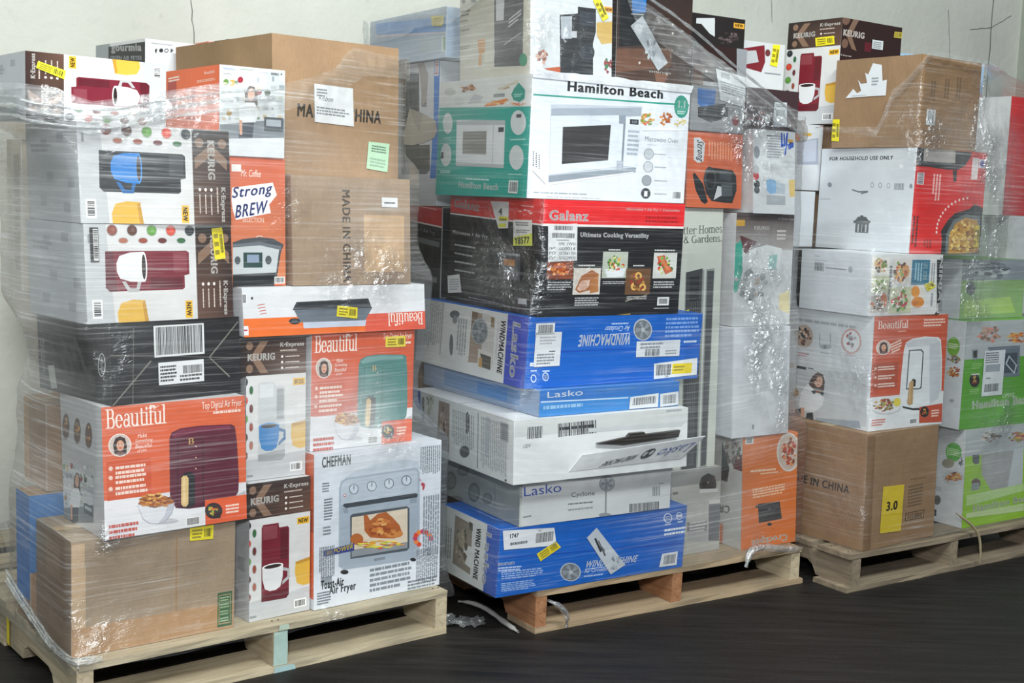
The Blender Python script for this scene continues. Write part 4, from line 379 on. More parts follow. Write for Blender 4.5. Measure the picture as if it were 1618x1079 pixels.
('ktop','coffee_maker_box','coffee maker box lying topmost at the front left corner of the left pallet', None,(-1.0442,2.6959,1.3258,.6906,.3127,.25,.1397,.0002,-.0001),'d6d6d8','print', None,{'front': [('G',('1e100f','3a2420','684a3c','1e100f'),[(0,1.0),(0,0),(.26,0),(.26,1.0)]),('P','dcdcdc',[(.26,1.0),(.26,0),(1.0,0),(1.0,1.0)]),('E','8a6c58',(.05,.86),(0,-.05),(.03,0)),('E','8a6c58',(.21,.86),(0,-.05),(.03,0)),('P','8a6c58',[(.02,.7),(.02,.58),(.13,.73),(.245,.58),(.245,.7),(.13,.85)]),('T','KEURIG','f2eeea','b',(.155,.89),(.155,.48),(.105,.89)),('T','K·Express','f0ebe6','b',(.075,.4),(.075,.03),(.035,.4)),('L','c9b8ac',1,(.1,.4),(.1,.12),(.082,.4)),('E','efe6e0',(.135,.37),(0,-.018),(.009,0)),('L','d9cbc2',1,(.142,.32),(.142,.1),(.128,.32)),('E','efe6e0',(.175,.37),(0,-.018),(.009,0)),('L','d9cbc2',1,(.182,.32),(.182,.1),(.168,.32)),('E','efe6e0',(.215,.37),(0,-.018),(.009,0)),('L','d9cbc2',1,(.222,.32),(.222,.1),(.208,.32)),('P','c4c6c9',[(.86,1.0),(.82,0),(1.0,0),(1.0,1.0)]),('E','b9bcc0',(.3,.94),(0,-.062),(.037,0)),('E','23262c',(.3,.94),(0,-.054),(.032,0)),('E',('hi','23262c'),(.294,.945),(0,-.025),(.013,0)),('E','b9bcc0',(.43,.94),(0,-.062),(.037,0)),('E','d8452c',(.43,.94),(0,-.054),(.032,0)),('E',('hi','d8452c'),(.424,.945),(0,-.025),(.013,0)),('E','b9bcc0',(.56,.94),(0,-.062),(.037,0)),('E','5f9a3c',(.56,.94),(0,-.054),(.032,0)),('E',('hi','5f9a3c'),(.554,.945),(0,-.025),(.013,0)),('E','b9bcc0',(.69,.94),(0,-.062),(.037,0)),('E','5a3324',(.69,.94),(0,-.054),(.032,0)),('E',('hi','5a3324'),(.684,.945),(0,-.025),(.013,0)),('E','b9bcc0',(.82,.94),(0,-.062),(.037,0)),('E','8a4a3c',(.82,.94),(0,-.054),(.032,0)),('E',('hi','8a4a3c'),(.814,.945),(0,-.025),(.013,0)),('E','b9bcc0',(.36,.835),(0,-.034),(.034,0)),('E','2f6a3c',(.36,.835),(0,-.027),(.029,0)),('E','b9bcc0',(.49,.835),(0,-.034),(.034,0)),('E','6a2c2a',(.49,.835),(0,-.027),(.029,0)),('E','b9bcc0',(.62,.835),(0,-.034),(.034,0)),('E','9a4a36',(.62,.835),(0,-.027),(.029,0)),('E','b9bcc0',(.75,.835),(0,-.034),(.034,0)),('E','b0705a',(.75,.835),(0,-.027),(.029,0)),('L','8a8f94',1,(.98,.9),(.98,.8),(.95,.9)),('P','7a1a2e',[(.33,.73),(.31,.71),(.31,.48),(.345,.47),(.345,.34),(.36,.32),(.85,.32),(.875,.36),(.87,.73)]),('P',('hi','7a1a2e'),[(.325,.71),(.325,.5),(.42,.5),(.42,.71)]),('P',('lo','7a1a2e'),[(.36,.45),(.36,.34),(.58,.34),(.58,.45)]),('P',('lo','7a1a2e'),[(.82,.73),(.8,.32),(.85,.32),(.875,.36),(.87,.73)]),('P',('lo','e9e9ea'),[(.64,.42),(.66,.31),(.73,.31),(.77,.42),(.745,.42),(.715,.345),(.675,.345),(.665,.42)]),('P','e9e9ea',[(.62,.72),(.62,.41),(.71,.415),(.78,.45),(.8,.52),(.8,.61),(.78,.68),(.71,.715)]),('E',('hi','e9e9ea'),(.62,.565),(0,-.155),(.02,0)),('E','2a1a16',(.622,.565),(0,-.13),(.014,0)),('P','e3b443',[(.62,.22),(.6,0),(.8,0),(.805,.1),(.78,.2),(.7,.23)]),('P','c89530',[(.62,.22),(.6,0),(.625,0),(.64,.2)]),('P','efb92e',[(.295,.2),(.295,.015),(.345,.015),(.345,.2)]),('T','NEW','3a2a1a','b',(.337,.18),(.337,.035),(.304,.18)),('P','f4f4f4',[(.9,.24),(.9,.05),(.965,.05),(.965,.24)]),('B','222222',9,(.955,.22),(.955,.07),(.91,.22)),('S','price_sticker','e8e02a',[(.083,.136),(.272,.244),(.259,.377),(.07,.241)], None,[('L','8a7d18',3,(.089,.241),(.173,.299),(.1,.157)),('B','4a4312',8,(.187,.299),(.246,.339),(.195,.226))])],'left': [('P','c3c6ca',[(0,0),(1.0,0),(1.0,1.0),(0,1.0)]),('P','a9acb2',[(.3,.15),(.42,.15),(.42,.25),(.3,.25)]),('P','a9acb2',[(.62,.1),(.74,.1),(.74,.2),(.62,.2)]),('P','a9acb2',[(.4,.5),(.52,.5),(.52,.6),(.4,.6)]),('P','a9acb2',[(.8,.55),(.92,.55),(.92,.65),(.8,.65)]),('P','a9acb2',[(.25,.75),(.37,.75),(.37,.85),(.25,.85)]),('P','a9acb2',[(.7,.8),(.82,.8),(.82,.9),(.7,.9)]),('L','a3a6aa',2,(.1,.3),(.5,.3),(.1,.2))]}),
('gour','air_fryer_box','white and black air fryer box at the back of the left pallet', None,(-1.0536,3.5872,1.2982,.7361,.1773,.3225,.3,-.0,-.0),'dcdde0','print', None,{'front': [('P','dcdde0',[(0,0),(1,0),(1,1),(0,1)]),('L','8a8d92',1,(.107,.031),(.476,.031),(.107,.043)),('T','f','2a2c30','b',(.164,.122),(.209,.122),(.164,.084)),('E','2a2c30',(.272,.095),(.035,-.003),(0,.019)),('E','2a2c30',(.362,.091),(.036,-.004),(0,.019)),('E','dcdde0',(.362,.091),(.023,-.003),(0,.012)),('T','p','2a2c30','b',(.434,.105),(.48,.105),(.434,.07)),('L','75787d',1,(.078,.3),(.236,.3),(.078,.278))],'left': [('P','dcdde0',[(0,0),(1,0),(1,1),(0,1)]),('P','9ea3a8',[(0,0),(.3,0),(.3,1),(0,1)]),('P','1b1c1f',[(.27,.03),(1,.03),(1,1),(.27,1)]),('T','gourmia','e9eaec','b',(.332,.098),(.939,.134),(.324,.006)),('T','GREEN AIR FRYER','cfd1d4','b',(.305,.157),(.947,.195),(.305,.118))]}),
('obehind','orange_box','orange corner of a box peeping over the tall brown carton', None,(-.9047,3.7058,1.296,.672,.3,.25,.315,.0,.0),'d9562f','print', None,{}),
('rbeige','pale_carton','pale cream carton at the far left edge of the left pallet', None,(-1.1667,2.9799,.93,.672,.2,.105,.36,.0,.0),'d8cfbd','print', None,{'left': [('P','cfc4b0',[(0,0),(.3,0),(.3,1.0),(0,1.0)]),('L','a09684',5,(.5,.1),(.5,.9),(.9,.1))]}),
('rfill','grey_carton','plain grey carton hidden below the pale cream carton', None,(-1.0984,3.1109,.66,.672,.2,.09,.268,.0,.0),'b9b7b2','print', None,{}),
('rcart','brown_carton','plain brown carton stacked behind the burgundy fryer box, left edge', None,(-1.1213,3.0032,.442,.672,.28,.165,.216,.0,.0),'a27c52','kraft', None,{'left': [('P','c2965f',[(0,0),(.25,0),(.25,1.0),(0,1.0)])]}),
('rblue','blue_carton','bright blue and brown carton standing behind the large plain brown carton', None,(-1.1485,2.965,.121,.672,.3,.1,.319,.0,.0),'a98560','kraft', None,{'left': [('P','1f78c8',[(0,0),(1.0,0),(1.0,.82),(0,.82)])],'front': [('P','2a7cc6',[(0,0),(1.0,0),(1.0,.6),(0,.6)])]}),
('core0','brown_carton','plain brown carton buried in the middle of the left pallet', None,(-1.1418,3.5108,.121,.672,.5,.45,1.174,.0,.0),'a98560','kraft', None,{}),
('las5','fan_box','blue floor fan box at the bottom of the middle stack, taped silver label', None,(-.0197,3.2912,.1212,.5736,.6526,.3204,.1875,.005,-.0032),'0060c0','print', None,{'front': [('P','0060c0',[(0,0),(1,0),(1,1),(0,1)]),('P','0b47ae',[(-.005,.411),(.99,.603),(.991,.62),(-.004,.426)]),('S','shipping_label','e4e6ea',[(.011,.009),(.269,.069),(.287,.343),(.023,.297)], None,[('T','1747','33363c','b',(.048,.141),(.09,.141),(.048,.074)),('L','6a6e75',1,(.052,.254),(.142,.254),(.052,.182)),('B','44474c',24,(.178,.265),(.268,.265),(.178,.118)),('T','70','44474c','n',(.188,.103),(.203,.103),(.188,.07))]),('S','price_sticker','e6cf1e',[(.188,.428),(.282,.278),(.311,.382),(.21,.55)], None,[('L','8a7d18',3,(.217,.519),(.262,.445),(.199,.426)),('B','4a4312',8,(.267,.424),(.297,.375),(.251,.358))]),('E','e8eef6',(.892,.168),(.025,.01),(.002,.079)),('E','0060c0',(.892,.168),(.02,.008),(.002,.065)),('T','ETL','e8eef6','b',(.879,.201),(.905,.201),(.879,.139)),('E','e8eef6',(.958,.159),(.018,.007),(.001,.061)),('E','0060c0',(.958,.159),(.014,.006),(.001,.05)),('P','e8eef6',[(.945,.144),(.971,.144),(.971,.173),(.945,.173)]),('L','e8eef6',2,(.878,.453),(1.008,.453),(.878,.324)),('L','c9d8f0',1,(.878,.284),(.916,.284),(.878,.243)),('L','c9d8f0',1,(.951,.275),(.986,.275),(.951,.226)),('T','IMPORTANT!','f0f4fa','b',(.002,.529),(.083,.542),(-.001,.481)),('L','c4d4ee',2,(.005,.614),(.125,.64),(.001,.539)),('L','9fbce8',4,(.023,.739),(.235,.776),(.017,.609)),('L','9fbce8',5,(.027,.923),(.198,.944),(.021,.785)),('E','b9bec4',(.373,.791),(.055,.027),(.005,.145)),('E','6d747b',(.373,.791),(.049,.023),(.004,.128)),('P','8f969d',[(.373,.791),(.416,.846),(.407,.889),(.382,.834)]),('P','8f969d',[(.373,.791),(.378,.908),(.356,.884),(.362,.816)]),('P','8f969d',[(.373,.791),(.333,.809),(.329,.751),(.358,.764)]),('P','8f969d',[(.373,.791),(.344,.686),(.363,.673),(.374,.749)]),('P','8f969d',[(.373,.791),(.395,.708),(.411,.759),(.389,.792)]),('E','b9bec4',(.373,.791),(.011,.005),(.001,.029)),('T','WIND MACHINE','eef2f8','bi',(.452,.768),(.734,.799),(.458,.661)),('P','dfe8f5',[(.45,.78),(.567,.792),(.567,.801),(.451,.789)]),('T','Air Circulator','d6e2f3','n',(.447,.844),(.581,.858),(.447,.787)),('L','a9c2ea',1,(.447,.914),(.564,.927),(.447,.87)),('S','barcode_label','dfe2e6',[(.873,.731),(.965,.731),(.964,.949),(.862,.94)], None,[('B','55585e',20,(.884,.911),(.953,.914),(.887,.764))]),('S','return_label','c3c9d0',[(.444,.294),(.493,.159),(.668,.81),(.59,.929)], None,[('P','2a2c31',[(.484,.326),(.493,.315),(.533,.536),(.522,.554)]),('P','2a2c31',[(.504,.357),(.512,.372),(.554,.613),(.547,.62)]),('P','5c6268',[(.518,.419),(.544,.519),(.55,.566),(.521,.487)]),('C',['9aa2aa','b3bac2','878f97'],14,.3,(.604,.735),(.035,.017),(.004,.136))])],'left': [('P','0060c0',[(0,0),(1,0),(1,1),(0,1)]),('P','d2d6d4',[(0,0),(.82,0),(.82,1),(0,1)]),('P','2a57b4',[(.8,0),(1,0),(1,1),(.8,1)]),('P','8d8578',[(.262,.075),(.56,.104),(.573,.861),(.263,.822)]),('C',['6a6258','a09684','5a5f4a','b9b0a0'],24,.35,(.406,.455),(.122,-.053),(.031,.331)),('P','d6d9d8',[(.431,.445),(.692,.44),(.705,.795),(.457,.73)]),('P','5e5a50',[(.503,.073),(.562,.081),(.569,.197),(.509,.19)]),('T','WIND MACHINE','2a2d33','b',(.629,.114),(.619,.889),(.709,.107)),('T','Lasko','e6ecf6','b',(.787,.106),(.765,.893),(.881,.109)),('L','8b918f',5,(.039,.316),(.05,.826),(.225,.308))]}),
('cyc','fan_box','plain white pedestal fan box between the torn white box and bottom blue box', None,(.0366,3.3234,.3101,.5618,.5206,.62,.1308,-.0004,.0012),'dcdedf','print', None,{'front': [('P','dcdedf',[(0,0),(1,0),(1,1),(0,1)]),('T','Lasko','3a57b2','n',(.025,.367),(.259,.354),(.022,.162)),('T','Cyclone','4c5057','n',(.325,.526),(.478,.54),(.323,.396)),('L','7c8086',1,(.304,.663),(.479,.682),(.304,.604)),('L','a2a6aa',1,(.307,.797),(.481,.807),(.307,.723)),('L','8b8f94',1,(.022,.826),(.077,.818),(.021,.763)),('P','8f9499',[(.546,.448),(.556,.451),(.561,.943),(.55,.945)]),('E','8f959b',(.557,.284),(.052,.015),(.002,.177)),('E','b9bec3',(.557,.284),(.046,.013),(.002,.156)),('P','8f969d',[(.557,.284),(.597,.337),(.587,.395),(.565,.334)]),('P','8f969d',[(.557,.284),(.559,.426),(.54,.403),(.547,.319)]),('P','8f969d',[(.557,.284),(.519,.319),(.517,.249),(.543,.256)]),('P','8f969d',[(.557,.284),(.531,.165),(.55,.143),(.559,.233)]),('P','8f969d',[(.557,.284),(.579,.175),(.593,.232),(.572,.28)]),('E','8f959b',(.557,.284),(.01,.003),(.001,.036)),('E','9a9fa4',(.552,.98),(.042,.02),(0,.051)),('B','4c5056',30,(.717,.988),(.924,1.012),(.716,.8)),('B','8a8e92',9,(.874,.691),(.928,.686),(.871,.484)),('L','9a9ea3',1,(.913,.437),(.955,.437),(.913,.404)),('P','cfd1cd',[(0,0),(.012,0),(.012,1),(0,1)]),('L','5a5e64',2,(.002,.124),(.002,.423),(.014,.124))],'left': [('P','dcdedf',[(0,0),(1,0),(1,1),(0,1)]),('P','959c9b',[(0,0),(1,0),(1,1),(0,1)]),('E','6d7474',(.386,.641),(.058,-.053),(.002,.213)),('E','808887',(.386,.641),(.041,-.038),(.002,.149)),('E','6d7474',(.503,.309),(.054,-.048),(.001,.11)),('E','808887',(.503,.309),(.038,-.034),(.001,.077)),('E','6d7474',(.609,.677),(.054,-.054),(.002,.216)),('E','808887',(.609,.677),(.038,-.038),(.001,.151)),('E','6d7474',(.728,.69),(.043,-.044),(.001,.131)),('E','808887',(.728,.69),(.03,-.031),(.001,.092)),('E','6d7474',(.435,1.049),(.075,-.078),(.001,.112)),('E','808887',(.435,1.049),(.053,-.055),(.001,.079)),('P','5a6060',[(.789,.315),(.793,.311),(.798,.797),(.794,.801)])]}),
('las3','fan_box','white fan box with a torn open end and flap hanging out', None,(.0158,3.25,.4423,.5653,.5906,.5736,.172,-.003,.0023),'dadcdd','print', None,{'front': [('P','dadcdd',[(0,0),(1,0),(1,1),(0,1)]),('P','c9cbcb',[(.005,-.014),(1.011,-.014),(1.011,.262),(.005,.262)]),('L','9a9ea3',1,(.865,.059),(.967,.059),(.865,.002)),('B','33363b',14,(.071,.302),(.153,.301),(.073,.116)),('B','2c2f34',26,(.239,.313),(.456,.298),(.236,.102)),('L','33363b',1,(.247,.219),(.454,.213),(.244,.135)),('T','120V','33363b','i',(.052,.437),(.093,.437),(.052,.38)),('P','c2c6c8',[(.409,.216),(.986,.242),(.963,.308),(.409,.279)])],'left': [('P','dadcdd',[(0,0),(1,0),(1,1),(0,1)]),('P','d4d8d8',[(0,0),(1,0),(1,1),(0,1)]),('P','1e4cae',[(-.004,-.099),(.096,-.083),(.1,.356),(.062,.322),(-.006,.131)]),('T','O','e3e9f4','b',(.026,.046),(.029,.181),(.065,.038)),('T','WINDMACHINE','4c5055','b',(.111,.09),(.114,.495),(.141,.085)),('P','87786f',[(.296,.059),(.405,.059),(.403,.878),(.33,.871),(.277,.73)]),('C',['5a4a42','a08a7c','6e6058','b9a698'],18,.35,(.343,.446),(.05,-.03),(.001,.373)),('C',['a9b0a0','8f9688','c0c6ba'],14,.35,(.201,.197),(.054,-.031),(0,.246)),('E','3e4246',(.581,.28),(.02,-.012),(0,.184)),('E','5a5e62',(.556,.765),(.048,-.031),(0,.099)),('P','4a4e52',[(.681,.051),(.686,.049),(.684,.954),(.677,.949)]),('L','9aa0a3',12,(.434,.13),(.434,.704),(.649,.13)),('P','b3bac6',[(.758,.069),(.794,.069),(.788,.737),(.753,.719)]),('L','a5abae',14,(.71,.097),(.71,.915),(.945,.097)),('P','a3a8ac',[(.885,.076),(.957,.078),(.957,.363),(.89,.371)]),('L','6a6f74',8,(.893,.342),(.951,.342),(.893,.092)),('E','55595e',(.938,.97),(.01,-.006),(0,.021))]}),
('las2','fan_box','thin sky blue fan box set back under the top blue box', None,(.0788,3.31,.6157,.5899,.4877,.62,.0718,-.0013,-.0021),'3a83c9','print', None,{'front': [('P','3a83c9',[(0,0),(1,0),(1,1),(0,1)]),('P','2f6fba',[(0,0),(1,0),(1,.45),(0,.45)]),('P','c3d6ea',[(.007,.41),(.619,.497),(.62,.544),(.007,.461)]),('T','Lasko','c6cbd2','n',(.051,.299),(.292,.289),(.05,.066)),('T','Pedestal Fan','5a96d2','bi',(.385,.211),(.694,.177),(.384,.115)),('L','8fb9de',1,(.026,.76),(.299,.76),(.026,.522)),('S','barcode_label','d6d9dc',[(.631,.502),(.841,.425),(.841,.971),(.626,.969)], None,[('B','5a5e64',20,(.65,.839),(.824,.811),(.652,.551))]),('S','barcode_label','cfd3d7',[(.853,.461),(.991,.411),(.998,.95),(.858,.988)], None,[('B','6a6e74',14,(.877,.892),(.976,.867),(.876,.534))])],'left': [('P','3a83c9',[(0,0),(1,0),(1,1),(0,1)]),('P','8da1bd',[(0,0),(1,0),(1,1),(0,1)]),('P','6f93bf',[(.2,.1),(.85,.1),(.85,.8),(.2,.8)]),('P','4f86c2',[(.5,.25),(.75,.25),(.75,.75),(.5,.75)])]}),
('las1','fan_box','topmost blue floor fan box, upside down with a yellow price sticker', None,(.0364,3.3151,.6889,.573,.6035,.6076,.1907,.0056,-.0037),'0060c0','print', None,{'front': [('P','0060c0',[(0,0),(1,0),(1,1),(0,1)]),('P','0c48b2',[(-.008,.488),(1.007,.498),(1.008,.514),(-.007,.505)]),('S','barcode_label','dfe2e4',[(.037,.081),(.138,.081),(.138,.243),(.037,.243)], None,[('B','2a2d32',18,(.051,.213),(.129,.213),(.051,.105))]),('S','shipping_label','dadddf',[(.039,.209),(.179,.209),(.179,.694),(.039,.694)], None,[('L','a9adb2',3,(.062,.385),(.152,.385),(.062,.259)),('L','33363b',1,(.118,.495),(.15,.495),(.118,.464)),('L','7c8086',4,(.053,.668),(.149,.668),(.053,.5))]),('T','WINDMACHINE','eef2f8','bi',(.568,.266),(.275,.266),(.568,.435)),('P','dfe8f5',[(.45,.269),(.563,.262),(.563,.271),(.45,.278)]),('T','Air Circulator','d3e0f2','i',(.564,.154),(.418,.154),(.564,.233)),('L','a9c2ea',1,(.455,.137),(.558,.137),(.455,.095)),('E','b9bec4',(.64,.222),(.056,.008),(.006,.163)),('E','6d747b',(.64,.222),(.049,.007),(.005,.143)),('P','8f969d',[(.64,.222),(.684,.267),(.674,.32),(.649,.267)]),('P','8f969d',[(.64,.222),(.645,.352),(.623,.334),(.63,.255)]),('P','8f969d',[(.64,.222),(.6,.258),(.596,.194),(.625,.198)]),('P','8f969d',[(.64,.222),(.61,.116),(.629,.094),(.641,.175)]),('P','8f969d',[(.64,.222),(.662,.12),(.678,.171),(.656,.217)]),('E','b9bec4',(.64,.222),(.011,.002),(.001,.033)),('L','7fa6e4',5,(.776,.355),(.991,.355),(.776,.039)),('L','d8e4f6',1,(.896,.453),(.982,.453),(.896,.396)),('S','shipping_label','d6dade',[(.607,.393),(.871,.392),(.872,.639),(.61,.627)], None,[('L','8a8f95',2,(.631,.511),(.772,.511),(.631,.406)),('B','4a4d52',14,(.662,.617),(.751,.617),(.662,.516)),('L','8a8f95',2,(.784,.611),(.855,.611),(.784,.531))]),('S','price_label','e4e6e8',[(.722,.739),(.987,.685),(.992,.944),(.728,.973)], None,[('B','3c3f44',16,(.738,.921),(.829,.921),(.738,.758)),('P','e8cf1a',[(.835,.756),(.957,.756),(.957,.912),(.835,.912)]),('L','9a8a18',2,(.845,.871),(.914,.871),(.845,.779)),('T','26','33363b','n',(.793,.955),(.815,.955),(.793,.92))]),('E','dce6f4',(.046,.857),(.015,.003),(.002,.057)),('E','0060c0',(.046,.857),(.011,.002),(.002,.042)),('E','dce6f4',(.11,.843),(.017,.004),(.002,.063)),('E','0060c0',(.11,.843),(.013,.003),(.002,.049)),('T','UL','dce6f4','b',(.124,.812),(.097,.812),(.124,.881)),('L','c9d8f0',1,(.028,.765),(.061,.765),(.028,.727)),('L','c9d8f0',1,(.091,.78),(.131,.78),(.091,.74)),('P','e8eef6',[(.021,.633),(.049,.633),(.049,.655),(.021,.655)]),('P','e8eef6',[(.021,.661),(.049,.661),(.049,.684),(.021,.684)])],'left': [('P','0060c0',[(0,0),(1,0),(1,1),(0,1)]),('P','dadcdb',[(0,0),(.86,0),(.86,1),(0,1)]),('P','3f52b8',[(.83,0),(1,0),(1,1),(.83,1)]),('T','Lasko','e9edf7','b',(.874,.089),(.873,.877),(.939,.103)),('T','WINDMACHINE','3a3e44','b',(.774,.096),(.768,.868),(.819,.109)),('L','b9bbbb',2,(.75,.125),(.743,.682),(.768,.134)),('P','a59284',[(.52,.053),(.725,.075),(.729,.767),(.513,.824)]),('P','c9c6c2',[(.611,.045),(.725,.075),(.728,.609),(.627,.612)]),('P','d6d3ce',[(.596,.585),(.734,.606),(.72,.851),(.6,.846)]),('P','7a6658',[(.52,.057),(.575,.058),(.573,.15),(.524,.249)]),('E','a3a7aa',(.599,.331),(.074,-.028),(.008,.195)),('E','74797c',(.599,.331),(.065,-.025),(.007,.172)),('P','8f969d',[(.599,.331),(.657,.355),(.645,.426),(.612,.379)]),('P','8f969d',[(.599,.331),(.606,.487),(.577,.48),(.585,.379)]),('P','8f969d',[(.599,.331),(.545,.404),(.54,.327),(.579,.312)]),('P','8f969d',[(.599,.331),(.559,.22),(.585,.18),(.601,.272)]),('P','8f969d',[(.599,.331),(.628,.191),(.649,.243),(.621,.314)]),('E','a3a7aa',(.599,.331),(.015,-.005),(.002,.039)),('P','5d5a52',[(.617,.647),(.713,.665),(.714,.854),(.643,.847)]),('P','c59a55',[(.61,.71),(.637,.712),(.639,.852),(.61,.846)]),('P','8f7a5a',[(.69,.087),(.72,.092),(.722,.234),(.694,.235)]),('P','3f4348',[(.24,-.036),(.246,-.038),(.245,.818),(.24,.82)]),('E','5a5e63',(.36,.154),(.046,-.016),(.003,.061)),('E','8a8e92',(.366,.235),(.023,-.009),(.002,.061)),('E','666a6e',(.347,.627),(.018,-.007),(.006,.165)),('L','9a9fa0',4,(.394,.194),(.394,.795),(.487,.194)),('L','a9afad',9,(.073,-.014),(.073,.727),(.259,-.014))]}),
